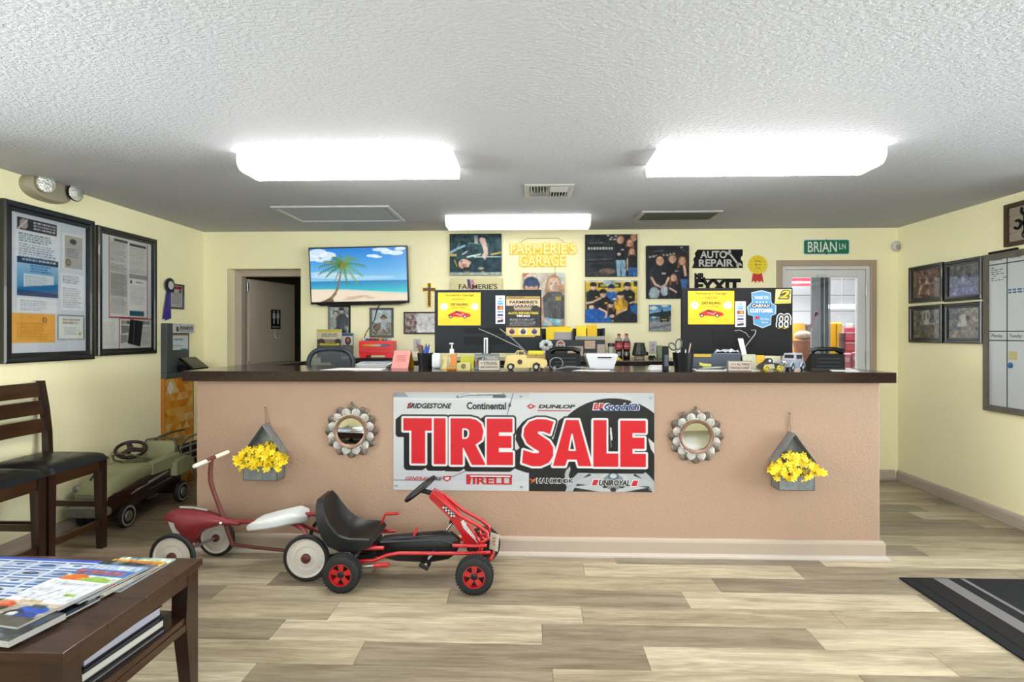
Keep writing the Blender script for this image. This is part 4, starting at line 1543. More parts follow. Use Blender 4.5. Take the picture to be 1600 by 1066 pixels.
cx, cz, wd, ht = rect_B(482.5, 385.5, 637, 474, YB - 0.10)
Fr = back_frame(cx, cz, YB - 0.065) @ Matrix.Rotation(math.radians(1.0), 4, 'Z') @ Matrix.Rotation(math.radians(4), 4, 'X')
t = thing('television', 'wall-mounted television showing a palm tree on a beach', 'television', Fr.translation[:])
mb = MB(Fr)
mb.box2((-wd / 2, -ht / 2, -0.02), (wd / 2, ht / 2, 0.02), 0.006)
mb.box2((-wd * 0.3, -ht * 0.3, -0.05), (wd * 0.3, ht * 0.3, -0.02), 0.01)
mb.build('housing', GBLACK, t, smooth=0)
print_mesh('screen', tv_pic(), (-wd / 2 + 0.012, -ht / 2 + 0.022, wd / 2 - 0.012, ht / 2 - 0.012), 0.0206, Fr, SCREEN, t)
mb = MB(Fr)
mb.prism([(-wd * 0.46, -ht / 2 + 0.002), (wd * 0.48, -ht / 2 + 0.002), (wd * 0.40, -ht / 2 - 0.016), (-wd * 0.40, -ht / 2 - 0.016)], -0.015, 0.012)
mb.build('bottom_trim', GBLACK, t, smooth=0)
mb = MB()
mb.box2((cx - 0.2, YB - 0.028, cz - 0.12), (cx + 0.2, YB - 0.001, cz + 0.12), 0.004)
mb.build('wall_bracket', MBLACK, t, smooth=0)
a = pY(597, 474, YB - 0.02)
b = pY(590, 481, YB - 0.02)
mb = MB()
mb.tube([a + Vector((0.01, 0, 0.1)), a, b, pY(585, 500, YB - 0.008), pY(572, 520, YB - 0.008), pY(568, 531, YB - 0.02), pY(566, 545, YB - 0.03)], 0.004, 6)
mb.build('cable', MBLACK, t)

# ---------------- back wall: canvases
def canvas(label, x0, y0, x1, y1, arr, edge='#4A4A44', depth=0.03, name='photo_canvas'):
  cx, cz, wd, ht = rect_B(x0, y0, x1, y1, YB - depth)
  Fr = back_frame(cx, cz)
  t = thing(name, label, 'canvas print', Fr.translation[:], 'canvas photos on the back wall')
  m = MB(Fr)
  m.box2((-wd / 2, -ht / 2, 0.001), (wd / 2, ht / 2, depth), 0.003)
  m.build('stretcher', mat('canvas_edge_' + edge, edge, 0.8), t, smooth=0)
  print_mesh('picture', arr, (-wd / 2 + 0.001, -ht / 2 + 0.001, wd / 2 - 0.001, ht / 2 - 0.001), depth + 0.0006, Fr, CANVAS, t)
  return t

SK = '#E3B294'
# mechanic lying under a car
p = Pic(82, 66, 110, '#24414A')
random.seed(21)
p.blotch(0, 0, 82, 40, ['#1B3038', '#2F525A', '#3E666A', '#12242B', '#4F767A'], 120, 1.5, 8, 0.5)
p.ell(46, 14, 16, 7, '#35565A').ell(46, 13, 12, 5, '#22393F').line([(30, 15), (62, 18)], 1.2, '#8EA9A6')
p.rect(39, 3, 45, 16, '#A9BBC0').rect(40, 3, 42, 16, '#CBD6D8')
p.line([(0, 31), (12, 24), (24, 19)], 4, '#7FB4D6').line([(0, 30), (24, 19)], 1.5, '#CBE4F2').line([(2, 24), (9, 17)], 1.5, '#2A2F2F').line([(11, 24), (16, 15)], 1.2, '#9DB2B2')
p.rect(0, 32, 11, 36, '#D6B26A').line([(66, 33), (82, 30)], 3, '#E2C46C')
p.line([(20, 33), (28, 28)], 2, '#DDE6E8').line([(28, 37), (48, 33)], 3, '#DDEBEE').line([(40, 37), (82, 37)], 2.5, '#C4DDE2')
p.poly([(6, 40), (30, 42), (54, 38), (82, 38), (82, 61), (28, 60), (8, 60)], '#1F3A48').poly([(44, 40), (82, 39), (82, 60), (52, 60)], '#21404F').blotch(34, 42, 80, 58, ['#2B5060', '#1A303C'], 14, 2, 7, 0.4)
p.poly([(50, 8), (56, 7), (60, 22), (61, 33), (56, 42), (50, 36), (54, 30), (51, 18), (47, 12)], '#F0D3C6').ell(51, 10, 4, 4, '#EBC8B8')
p.poly([(6, 44), (14, 40), (16, 52), (10, 58), (6, 52)], '#2B3D30').line([(8, 42), (12, 52)], 1.6, '#C9C26A')
p.ell(23, 48, 9, 8, '#F0C6B2').ell(23, 51, 4, 2.5, '#D98F86').ell(19, 44, 1.2, 1, '#3A2A24').ell(26, 56, 5, 3, '#3B2A24').poly([(29, 42), (35, 45), (31, 50)], '#E9BBA6')
p.ell(50, 55, 6, 3, '#51594E').ell(50, 55, 4, 1.8, '#B4B49A').rect(0, 61, 82, 66, '#AFC0BA').blotch(20, 59, 60, 66, ['#CBB6A8', '#93A6A2'], 14, 1, 4, 0.5)
canvas('canvas photo of a mechanic lying under a car, right of the television', 702.5, 365.5, 783.5, 430, p.photo(), '#3A4A48')
# shop name with flag (mostly behind the monitor)
p = Pic(82, 62, 100, '#F0E8B4')
p.rect(0, 8, 82, 46, '#E6DC9A').rect(2, 9, 80, 45, '#EFE6B2').poly([(26, 1), (33, 0), (38, 8), (42, 28), (31, 28)], '#EDE3E8')
for k in range(5):
  p.line([(28.5 + k * 1.8, 3), (32 + k * 2.3, 28)], 1.0, '#C2506A')
p.poly([(26, 2), (30, 2), (32, 10), (28, 12)], '#3B4A86')
t = canvas('cream canvas with flag and shop name, partly behind the left monitor', 704, 435, 785, 497, p.done(), '#B9B08C')
Fr = back_frame(t.location.x, t.location.z)
text("FARMERIE'S", (-0.17, 0.085, 0.20, 0.135), 0.0312, Fr, mat('dark_print', '#4A4636', 0.7), t, bold=0.02, shear=0.0)
# two smiling people, portrait canvas
p = Pic(66, 84, 90, '#C9A58C')
random.seed(3)
p.blotch(0, 0, 66, 40, ['#D9C3AE', '#C2876C', '#E6D9CB', '#B87C66', '#EFE6DA'], 40, 3, 12, 0.55)
p.poly([(22, 0), (34, 0), (44, 40), (26, 40)], '#E4D8C8').rect(52, 0, 66, 18, '#CFE0E2')
p.head(14, 22, 12, '#6A4B38', '#F0C9B0', '#3E5477')
p.torso(12, 34, 30, 60, '#4A5058')
p.head(49, 17, 10.5, '#C9A27C', '#F4D3BE', None, True)
p.poly([(40, 30), (58, 30), (66, 36), (65, 72), (54, 76), (34, 74), (32, 38)], '#6A6A6E').poly([(62, 34), (66, 36), (66, 74), (60, 70)], '#5B5B60').rect(52, 38, 60, 44, '#C9B23C')
p.poly([(34, 70), (62, 74), (60, 84), (32, 84)], '#9CCBE0').line([(30, 70), (44, 82)], 4, '#F0CDB8')
canvas('portrait canvas of two smiling people, below the glowing sign', 816.5, 426.5, 882, 509.5, p.photo(), '#B79A82')
# family before a dark vehicle
p = Pic(82, 66, 110, '#22242A')
random.seed(4)
p.blotch(0, 0, 50, 66, ['#2C2F36', '#1A1C21', '#363A42'], 60, 2, 9, 0.5)
p.rect(0, 18, 45, 25, '#15171B')
for k in range(9):
  p.rect(4 + k * 4.6, 20, 7.4 + k * 4.6, 24, '#D8D8D4')
p.line([(8, 14), (30, 13)], 1, '#8C9096').rect(4, 28, 44, 36, '#31343A').line([(0, 40), (46, 38)], 1.2, '#6B7078').line([(0, 46), (46, 44)], 0.8, '#4E535A').ell(34, 58, 13, 5, '#A58672', 0, 0.7).ell(20, 62, 18, 4, '#4A4440', 0, 0.6)
for x, y in ((36, 2), (42, 5), (48, 3), (40, 8), (46, 8)):
  p.ell(x, y, 2.4, 1.5, '#DADAD0')
p.head(55, 9, 6, '#8C5E3E', '#E9B79A'); p.torso(54, 15, 20, 27, '#1B1F29', logo='#C9C9B8')
p.poly([(48, 40), (63, 40), (64, 66), (57, 66), (56, 50), (55, 66), (50, 66)], '#8FB8D2').ell(53, 31, 3, 2.5, '#EAC2AC')
p.head(76, 5, 5.5, '#7A4A2C', '#DFA384'); p.head(70, 14, 5.2, '#9A5A34', '#EDBD9F', None, True); p.torso(69, 20, 14, 24, '#1A1D26')
p.head(73, 27, 4.6, '#A9683E', '#EFC3A6', None, True); p.torso(74, 33, 14, 20, '#1D212B')
p.poly([(68, 52), (81, 52), (81, 66), (75, 66), (74, 58), (73, 66), (68, 66)], '#3468B0').line([(66, 38), (66, 56)], 2.2, SK)
canvas('canvas photo of a family beside a dark vehicle, upper right of the glowing sign', 914.5, 366.5, 996, 432, p.photo(), '#24262A')
# crew sitting, yellow backdrop
p = Pic(82, 66, 110, '#E9C93A')
p.rect(0, 0, 82, 3, '#F2F0E4').rect(20, 5, 56, 12, '#2A2A26').rect(24, 6.5, 52, 10.5, '#C9B24A').ell(38, 4, 10, 5, '#BFD0D4').rect(76, 2, 82, 10, '#3A3A36').rect(0, 16, 82, 22, '#C8B25A')
for (x, y, r, sh, cap, lg) in ((13, 10, 5.2, '#1E2028', '#191B22', False), (66, 10, 5.4, '#1C1E26', '#191B22', False), (41, 13, 5.0, '#2E6FC0', '#1B2740', False)):
  p.torso(x, y + 5, 22, 34, sh, logo='#D8B23C' if sh != '#2E6FC0' else '#E8EEF2')
  p.head(x, y, r, '#6B4A34', '#EBC3AA', cap)
p.torso(28, 25, 22, 32, '#15171D', logo='#D8B23C'); p.head(28, 21, 5.6, '#5A4030', '#EEC6AC', '#16181E')
p.torso(56, 30, 20, 26, '#F0B92C'); p.head(55, 24, 5.2, '#A8743C', '#F0CDB4', '#1B1D24', True)
p.torso(41, 42, 14, 20, '#1A1B22'); p.head(40, 38, 4.8, '#8C5E3C', '#F0CBB2', '#17181E', True)
p.poly([(0, 46), (14, 42), (34, 52), (44, 66), (0, 66)], '#1F62B4').line([(14, 50), (30, 60), (26, 66)], 1, '#3D84D4').poly([(70, 40), (82, 36), (82, 52), (74, 58)], '#2A66A8').poly([(46, 56), (66, 46), (82, 54), (82, 66), (44, 66)], '#23262E')
p.line([(2, 36), (12, 34), (24, 28)], 3.2, '#E9BFA4').line([(22, 44), (34, 50), (32, 58)], 3, '#EBC4AA').line([(52, 50), (64, 46)], 3.2, '#EBC4AA').line([(70, 36), (82, 32)], 3, '#E6B79C').ell(10, 42, 4, 3, '#EBC4AA').ell(42, 56, 4, 2.6, '#EBC4AA')
canvas('canvas photo of a crew in caps with yellow backdrop, below the family canvas', 914.5, 438, 996, 504, p.photo(), '#2A2C34')
# family, tall dark canvas
p = Pic(66, 82, 90, '#1D1E25')
random.seed(6)
p.blotch(0, 0, 66, 40, ['#262830', '#15161B', '#2E313A'], 50, 2, 8, 0.5)
p.line([(12, 9), (26, 8)], 1, '#8C9098').line([(50, 2), (64, 12)], 1, '#5A5E68').ell(54, 3, 2, 1, '#B4B8BC')
for k in range(8):
  p.rect(4 + k * 5.2, 16 - k * 0.6, 7.6 + k * 5.2, 19 - k * 0.6, '#B9BAB6')
p.head(40, 21, 6, '#8A6A48', '#E9B698'); p.torso(41, 28, 22, 34, '#1A1C25', logo='#8F9098')
p.head(55, 24, 5.6, '#A0653C', '#EBBB9C', None, True); p.torso(57, 31, 16, 34, '#191B24'); p.line([(58, 32), (60, 46)], 4, '#EBC0A4')
p.head(21, 23, 7, '#3A2A22', '#E4AF92'); p.torso(20, 31, 30, 36, '#20242E', logo='#C9CACB')
p.line([(8, 50), (14, 60), (22, 64)], 3.6, '#E8B89C').line([(34, 50), (30, 60), (24, 64)], 3.6, '#E8B89C').ell(12, 74, 8, 10, '#A4B0B8').ell(28, 70, 6, 8, '#B4BEC4')
p.torso(42, 56, 18, 26, '#20222B'); p.head(42, 50, 5, '#8A5636', '#EEC2A6', None, True); p.line([(36, 66), (46, 72)], 2.6, '#EBC0A4').poly([(52, 52), (64, 52), (62, 66), (54, 66)], '#3F6FA6')
p.ell(18, 71, 3, 3, '#B0B4B8')
canvas('tall dark canvas of a family of four, left of the auto repair sign', 1010, 384, 1077, 466.5, p.photo(), '#1C1D22')
# classic cars under blue sky
p = Pic(34, 42, 60, '#3E8FC8')
p.vgrad(0, 0, 34, 14, '#2F86C6', '#9ECBE4').ell(6, 5, 7, 3, '#EEF4F6').ell(24, 2, 6, 1.6, '#DCEAF0').poly([(0, 15), (8, 13), (18, 11), (20, 6), (22, 11), (34, 9), (34, 20), (0, 20)], '#20343C')
p.rect(0, 19, 34, 42, '#8A8F98').rect(0, 27, 34, 42, '#A5A7AE').poly([(0, 36), (34, 30), (34, 33), (0, 40)], '#7C7F88')
p.ell(7, 22, 7, 3, '#4C7FA0').ell(7, 20, 4, 2, '#A8C4D0').ell(24, 22, 8, 4, '#23241E').rect(17, 20, 30, 23, '#3A3B2C').rect(18, 23, 28, 24.4, '#C9B54E').ell(19, 26, 2, 2, '#17181A').ell(29, 25, 2, 2, '#17181A')
canvas('small canvas of classic cars under blue sky, beside the right monitor', 1014.5, 476.5, 1048.5, 517.5, p.photo(), '#4C5258', 0.02)

# ---------------- framed photos under the television
p = Pic(34, 50, 56, '#B9BCBA')
random.seed(8)
p.blotch(0, 0, 34, 20, ['#8A8E8C', '#4E5250', '#D4D6D2'], 30, 2, 6, 0.6)
p.torso(9, 18, 18, 40, '#A9AFA0'); p.head(10, 13, 4.6, '#2A2A28', '#C9BCB0'); p.torso(22, 14, 20, 46, '#2B3038'); p.head(21, 7, 4.8, '#1E1E1E', '#D0C2B6', '#17181A')
p.line([(10, 42), (20, 30)], 2, '#3C3E3E').poly([(26, 34), (34, 40), (34, 50), (26, 50)], '#C8D2D6').rect(13, 26, 30, 50, '#2A303A', 0.6)
cx, cz, wd, ht = rect_B(512, 477, 547, 523, YB - 0.02)
framed('framed_photo', 'black framed grey photo of two men directly below the television', 'picture frame', back_frame(cx, cz), wd, ht, 0.018, 0.02, FRB, p.photo(), 'framed photos under the television')
p = Pic(32, 40, 56, '#CFE0E6')
p.rect(0, 20, 32, 24, '#8E9C9A').rect(0, 23, 32, 40, '#A7A692').ell(8, 27, 6, 5, '#3A3A34').line([(2, 34), (14, 22)], 3, '#A8632E').ell(6, 35, 4, 4, '#2E2E2C').ell(25, 33, 5, 5, '#6E736E').ell(25, 33, 2.4, 2.4, '#A7A692').line([(2, 32), (8, 36)], 1.2, '#E9EEF0')
p.ell(19, 12, 7, 2, '#2C2A26').ell(19, 9.6, 3, 2.6, '#2C2A26').line([(12, 11), (15, 18)], 2.6, '#EDE6DE').line([(27, 11), (23, 18)], 2.6, '#EDE6DE').ell(19, 14, 2.4, 2.8, '#C98E72').poly([(15, 17), (23, 17), (24, 32), (14, 32)], '#C3D3DC').rect(17, 30, 21, 38, '#B85C66')
cx, cz, wd, ht = rect_B(577, 481, 614.5, 527.5, YB - 0.02)
framed('framed_photo', 'weathered grey framed photo of a person in a wide hat above the toolbox', 'picture frame', back_frame(cx, cz), wd, ht, 0.022, 0.02, mat('grey_barn_wood', '#6F7268', 0.7, var=(30, '#898C80', 0.3)), p.photo(), 'framed photos under the television')
p = Pic(50, 34, 64, '#B9AAA2')
random.seed(9)
p.blotch(0, 4, 20, 34, ['#7A3038', '#C9BDB8', '#3C2E30', '#8E6A68', '#DFD2CC'], 60, 1, 3.4, 0.8).rect(20, 4, 34, 18, '#C9BFB6').rect(34, 3, 50, 17, '#BDB2AA').blotch(36, 6, 50, 17, ['#8E7468', '#D8CEC6', '#6E5A52'], 26, 0.8, 2.2, 0.8).rect(18, 20, 34, 33, '#D9CFCB').blotch(18, 16, 34, 30, ['#7A4048', '#B79A96'], 16, 0.8, 2.2, 0.8).rect(36, 22, 50, 32, '#DDD5C6').lines(38, 24, 49, 30, 3, '#9A8E84', 0.6)
cx, cz, wd, ht = rect_B(630.5, 487.5, 684, 522, YB - 0.02)
framed('framed_photo', 'black framed photo collage partly behind the left monitor', 'picture frame', back_frame(cx, cz), wd, ht, 0.013, 0.018, FRB, p.photo(), 'framed photos under the television')

# ---------------- wooden cross
cx, cz, wd, ht = rect_B(660.5, 442, 681.5, 480, YB)
Fr = back_frame(cx, cz)
GOLD = mat('brass_edge', '#C79A2E', 0.35, 0.7)
t = thing('wall_cross', 'small dark cross with gold edges left of the left monitor', 'cross', Fr.translation[:])
bw_ = 0.022
vc = ht * 0.22
pl = [(-bw_, -ht / 2), (bw_, -ht / 2), (bw_, vc - bw_), (wd / 2, vc - bw_), (wd / 2, vc + bw_), (bw_, vc + bw_), (bw_, ht / 2), (-bw_, ht / 2), (-bw_, vc + bw_), (-wd / 2, vc + bw_), (-wd / 2, vc - bw_), (-bw_, vc - bw_)]
mb = MB(Fr)
mb.prism(pl, 0.001, 0.012)
mb.build('backing', GOLD, t, smooth=0)
mb = MB(Fr)
mb.box2((-wd / 2 + 0.006, vc - bw_ * 0.62, 0.0122), (wd / 2 - 0.006, vc + bw_ * 0.62, 0.018), 0.002)
mb.box2((-bw_ * 0.62, -ht / 2 + 0.006, 0.0122), (bw_ * 0.62, vc - bw_ * 0.62, 0.018), 0.002)
mb.box2((-bw_ * 0.62, vc + bw_ * 0.62, 0.0122), (bw_ * 0.62, ht / 2 - 0.006, 0.018), 0.002)
mb.build('face', mat('espresso_wood', '#2B170F', 0.4), t, smooth=0)
mb = MB(Fr)
for k in range(9):
  v = -ht / 2 + 0.02 + k * (ht - 0.04) / 8
  mb.sphere((0, v, 0.019), 0.0055, 8, 6)
mb.build('beads', GOLD, t)

# ---------------- glowing name sign
cx, cz, wd, ht = rect_B(798, 381, 899, 415, YB - 0.03)
Fr = back_frame(cx, cz)
NEON = mat('yellow_neon', '#3A3318', 0.4, emit=('#FFF0A0', 0.62))
NGLOW = mat('yellow_neon_halo', '#3A3318', 0.4, emit=('#FFD63A', 0.42))  # wider emissive letters that stand in for the neon's halo
t = thing('neon_sign', 'glowing yellow name sign hung on the wall between the canvases', 'sign', Fr.translation[:])
mb = text_mb("FARMERIE'S", (-wd / 2, 0.01, wd / 2, ht / 2), 0.022, Fr, solid=0.012, bold=-0.012)
mb.build('lettering', NEON, t, smooth=0, fix=0)
mb = text_mb("GARAGE", (-wd * 0.36, -ht / 2, wd * 0.34, -0.005), 0.022, Fr, solid=0.012, bold=-0.012)
mb.build('lettering', NEON, t, smooth=0, fix=0)
text_mb("FARMERIE'S", (-wd / 2 - 0.006, 0.004, wd / 2 + 0.006, ht / 2 + 0.006), 0.0195, Fr, solid=0.002, bold=0.05).build('letter_glow', NGLOW, t, smooth=0, fix=0)
text_mb("GARAGE", (-wd * 0.36 - 0.006, -ht / 2 - 0.006, wd * 0.34 + 0.006, 0.001), 0.0195, Fr, solid=0.002, bold=0.05).build('letter_glow', NGLOW, t, smooth=0, fix=0)
mb = MB(Fr)
mb.box2((-wd / 2 - 0.01, 0.0, 0.014), (wd / 2 + 0.01, ht / 2 + 0.012, 0.019), 0.002)
mb.box2((-wd * 0.37, -ht / 2 - 0.012, 0.014), (wd * 0.35, -0.0001, 0.019), 0.002)
mb.build('acrylic_back', glass_mat('neon_acrylic', '#FFFDF0', 0.5), t, smooth=0)
mb = MB(Fr)
mb.tube([(-wd * 0.36, ht / 2 + 0.01, 0.012), (-wd * 0.25, ht / 2 + 0.055, 0.006), (wd * 0.24, ht / 2 + 0.055, 0.006), (wd * 0.34, ht / 2 + 0.01, 0.012)], 0.0018, 6)
mb.tube([(wd * 0.19, -ht / 2, 0.012), (wd * 0.19, -ht / 2 - 0.09, 0.006)], 0.002, 6)
mb.build('hanging_wire', mat('grey_wire', '#8C8A80', 0.5), t)

# ---------------- black cut-out signs
cx, cz, wd, ht = rect_B(1081, 390.5, 1160, 419, YB)
Fr = back_frame(cx, cz)
t = thing('auto_repair_sign', 'black metal auto repair sign with a wrench on the back wall', 'sign', Fr.translation[:])
w2, h2 = wd / 2, ht / 2
mb = MB(Fr)
mb.prism([(-w2, -h2), (w2, -h2), (w2, -h2 * 0.35), (w2 - 0.018, -h2 * 0.1), (w2 - 0.018, h2 * 0.15), (w2, h2 * 0.4), (w2, h2), (-w2 + 0.05, h2), (-w2 + 0.025, h2 * 0.6), (-w2 + 0.032, h2 * 0.3), (-w2 + 0.012, 0.0), (-w2 + 0.02, -h2 * 0.4)], 0.006, 0.010)
mb.box2((-0.02, -0.02, 0.001), (0.02, 0.02, 0.006))
mb.build('plate', MBLACK, t, smooth=0)
CUT = mat('pale_cutout', '#F4F2E8', 0.6)
text('AUTO', (-w2 + 0.075, 0.005, -w2 + 0.325, h2 - 0.012), 0.0102, Fr, CUT, t, bold=0.03)
text('REPAIR', (-w2 + 0.062, -h2 + 0.014, -w2 + 0.385, -0.004), 0.0102, Fr, CUT, t, bold=0.03)
Tw = Fr @ Matrix.Translation((w2 - 0.085, 0.0, 0)) @ Matrix.Rotation(math.radians(-52), 4, 'Z')
mb = MB(Tw)
L_ = 0.085
mb.prism([(-L_ + 0.02, -0.009), (L_ - 0.02, -0.009), (L_ - 0.02, 0.009), (-L_ + 0.02, 0.009)], 0.0102, 0.0115)
for sx in (-1, 1):
  jaw = [(0.026 * math.cos(a_), 0.026 * math.sin(a_)) for a_ in np.linspace(0.6, 2 * PI - 0.6, 14)] + [(0.004, -0.008), (0.004, 0.008)]
  mb.prism([(sx * (L_ - 0.005 + q[0]), q[1]) for q in jaw], 0.0102, 0.0115)
mb.build('wrench', CUT, t, smooth=0)
cx, cz, wd, ht = rect_B(1085, 427, 1157, 457, YB)
Fr = back_frame(cx, cz)
w2, h2 = wd / 2, ht / 2
t = thing('handyman_sign', 'black cut-out word sign just above the right monitor', 'sign', Fr.translation[:])
text_mb('FYXIT', (-w2, -h2, w2, h2 * 0.36), 0.004, Fr, solid=0.006, bold=0.05, space=0.92).build('lettering', MBLACK, t, smooth=0, fix=0)
text_mb('MR.', (-w2, h2 * 0.40, -w2 + 0.10, h2), 0.004, Fr, solid=0.006, bold=0.05).build('lettering', MBLACK, t, smooth=0, fix=0)
mb = MB(Fr)
mb.box2((-w2, h2 * 0.28, 0.002), (w2, h2 * 0.42, 0.0095))
mb.build('bar', MBLACK, t, smooth=0)

# ---------------- yellow award rosette
cx, cz, wd, ht = rect_B(1168.5, 400, 1198, 428, YB)
Fr = back_frame(cx, cz)
t = thing('rosette_badge', 'round yellow award badge with red ribbon tails on the back wall', 'ribbon', Fr.translation[:])
R_ = wd / 2
n = 44
sc = lambda r, h, k: [(r * (1 + 0.045 * k * math.cos(22 * 2 * PI * i / n)) * math.cos(2 * PI * i / n), r * (1 + 0.045 * k * math.cos(22 * 2 * PI * i / n)) * math.sin(2 * PI * i / n), h) for i in range(n)]
mb = MB(Fr)
mb.loft([sc(R_, 0.008, 1), sc(R_, 0.012, 1)])
mb.build('disc', mat('yellow_card', '#F7D71C', 0.5, k=0.85), t, smooth=0)
mb = MB(Fr)
for k in range(12):
  a_ = 2 * PI * k / 12
  mb.sphere((R_ * 0.74 * math.cos(a_), R_ * 0.74 * math.sin(a_), 0.0122), (0.004, 0.004, 0.001), 8, 4)
mb.build('dots', mat('brown_ink', '#6B5A1E', 0.6), t, smooth=0)
text('We\nAre\n1st', (-R_ * 0.36, -R_ * 0.45, R_ * 0.36, R_ * 0.5), 0.0122, Fr, mat('brown_ink'), t)
for u in (-1, 0, 1):
  m = MB(Fr)
  m.prism([(u * 0.022 - 0.016, -R_ * 0.7), (u * 0.022 + 0.016, -R_ * 0.7), (u * 0.034 + 0.022, -R_ - 0.075 - 0.008 * abs(u)), (u * 0.034, -R_ - 0.062), (u * 0.034 - 0.022, -R_ - 0.08)], 0.002 + 0.0015 * (u + 1), 0.003 + 0.0015 * (u + 1))
  m.build('tail', mat('red_ribbon', '#D62C2C', 0.5, k=0.8), t, smooth=0)

# ---------------- green street sign
cx, cz, wd, ht = rect_B(1254, 374, 1327.5, 398.5, YB)
Fr = back_frame(cx, cz)
t = thing('street_sign', 'green street name sign above the glazed door', 'sign', Fr.translation[:])

def round_rect(w_, h_, r, n=5):
  pts = []
  for sx, sy, a0 in ((1, 1, 0), (-1, 1, PI / 2), (-1, -1, PI), (1, -1, 1.5 * PI)):
    for i in range(n + 1):
      a_ = a0 + PI / 2 * i / n
      pts.append((sx * (w_ / 2 - r) + r * math.cos(a_), sy * (h_ / 2 - r) + r * math.sin(a_)))
  return pts

mb = MB(Fr)
mb.prism(round_rect(wd, ht, 0.02), 0.002, 0.006)
mb.build('border', mat('sign_white', '#F0F6F2', 0.35, k=0.8), t, smooth=0)
mb = MB(Fr)
mb.prism(round_rect(wd - 0.02, ht - 0.02, 0.015), 0.0062, 0.0075)
mb.build('face', mat('sign_green', '#109468', 0.35), t, smooth=0)
SW = mat('sign_white')
text('BRIAN', (-wd / 2 + 0.045, -ht / 2 + 0.027, wd * 0.22, ht / 2 - 0.025), 0.0077, Fr, SW, t, bold=0.012)
text('LN', (wd * 0.27, -ht * 0.14, wd / 2 - 0.04, ht * 0.22), 0.0077, Fr, SW, t, bold=0.008)
mb = MB(Fr)
for v in (-1, 1):
  mb.sphere((0, v * (ht / 2 - 0.006), 0.008), (0.005, 0.005, 0.002), 8, 5)
mb.build('screw', BLACK, t)

# ---------------- wall outlets
for px, lab, up in ((1020, 'white wall outlet right of the dark green jar', 533), (652, 'white wall outlet behind the pink tent calendar', 529)):
  c = pY(px, up + 10, YB)
  Fr = back_frame(c.x, c.z)
  t = thing('wall_outlet', lab, 'outlet', Fr.translation[:], 'wall outlets on the back wall')
  m = MB(Fr)
  m.box2((-0.036, -0.058, 0.001), (0.036, 0.058, 0.007), 0.003)
  m.build('plate', WHITE, t, smooth=0)
  for v in (-0.022, 0.022):
    m = MB(Fr)
    m.lathe([(0.016, 0.007), (0.016, 0.0085), (0, 0.0085)], Matrix.Translation((0, v, 0)), 16)
    m.build('socket', mat('socket_grey', '#CFCFC8', 0.5), t, smooth=0)

# ================================================================== on the counter front
# ---------------- TIRE SALE banner
BY = CB_Y
a, b = pY(615, 612.5, BY), pY(1022, 768, BY)
Wb, Hb = b.x - a.x, (pY(800, 613.5, BY).z - pY(800, 767, BY).z)
Fr = back_frame((a.x + b.x) / 2, (pY(800, 613.5, BY).z + pY(800, 767, BY).z) / 2, BY)
t = thing('sale_banner', 'wide vinyl tire sale banner on the front of the counter', 'banner', Fr.translation[:])
BW, BH = 1415.0, 532.0
Pic.SS = 2
p = Pic(BW, BH, 560, '#DCDDE0')
p.vgrad(0, 0, 760, 60, '#C9CBCF', '#E6E7E9').rect(0, 34, 640, 40, '#F1F2F3').vgrad(0, 40, 760, 480, '#E4E5E8', '#D2D4D8')
p.poly([(0, 0), (60, 0), (85, 26), (0, 26)], '#9EA1A6').line([(352, 26), (400, 14), (600, 10), (612, 22)], 14, '#8D9095').line([(360, 22), (410, 10), (595, 6)], 6, '#E8E9EA').rect(545, 14, 610, 30, '#5E6166')
p.line([(655, 5), (640, 60), (622, 120)], 4, '#6F7277').line([(0, 478), (220, 478), (330, 455), (420, 415)], 5, '#7D8085').rect(0, 484, 745, 532, '#DADBDE')
p.ell(1190, 330, 330, 300, '#131313').poly([(740, 430), (900, 400), (1415, 430), (1415, 532), (740, 532)], '#161616').poly([(820, 250), (1000, 330), (900, 460), (760, 430)], '#161616')
p.rect(1290, 0, 1415, 60, '#CFD1D4').poly([(1220, 0), (1415, 0), (1415, 100), (1340, 45)], '#D2D4D7').poly([(745, 0), (1180, 0), (1000, 70), (930, 130), (745, 130)], '#DCDDDF')
p.line([(1180, 190), (1186, 250)], 10, '#E3E3E3').line([(1180, 255), (1184, 290)], 6, '#7C7C7C').poly([(1380, 240), (1415, 270), (1415, 330), (1395, 300)], '#DADADA')
# silver wheel at the lower right
p.ell(1190, 600, 265, 235, '#B9BCC0').ell(1190, 602, 228, 198, '#1B1B1C').ell(1190, 600, 215, 186, '#26272A')
for k, a_ in enumerate((-2.62, -2.05, -1.57, -1.09, -0.52)):
  x, y = 1190 + 235 * math.cos(a_), 600 + 205 * math.sin(a_)
  p.poly([(1190 + 50 * math.cos(a_ - 0.9), 520 + 40 * math.sin(a_ - 0.9)), (x - 22 * math.sin(-a_), y + 10), (x + 22 * math.sin(-a_), y + 4), (1190 + 50 * math.cos(a_ + 0.9), 520 + 40 * math.sin(a_ + 0.9))], '#C6C9CD')
p.poly([(1000, 470), (1110, 432), (1275, 432), (1400, 480), (1400, 500), (1270, 500), (1220, 532), (1150, 532), (1110, 500), (1000, 490)], '#BFC3C7')
p.ell(1195, 480, 85, 62, '#C9CCD0').ell(1195, 478, 58, 42, '#8E9196').ell(1195, 448, 30, 22, '#5F7283').ell(1195, 446, 18, 13, '#C9D3DA').ell(1150, 500, 14, 12, '#303134').ell(1240, 500, 14, 12, '#303134').ell(1195, 520, 16, 12, '#303134')
p.line([(960, 395), (945, 440), (950, 490), (965, 532)], 22, '#B7BABE')
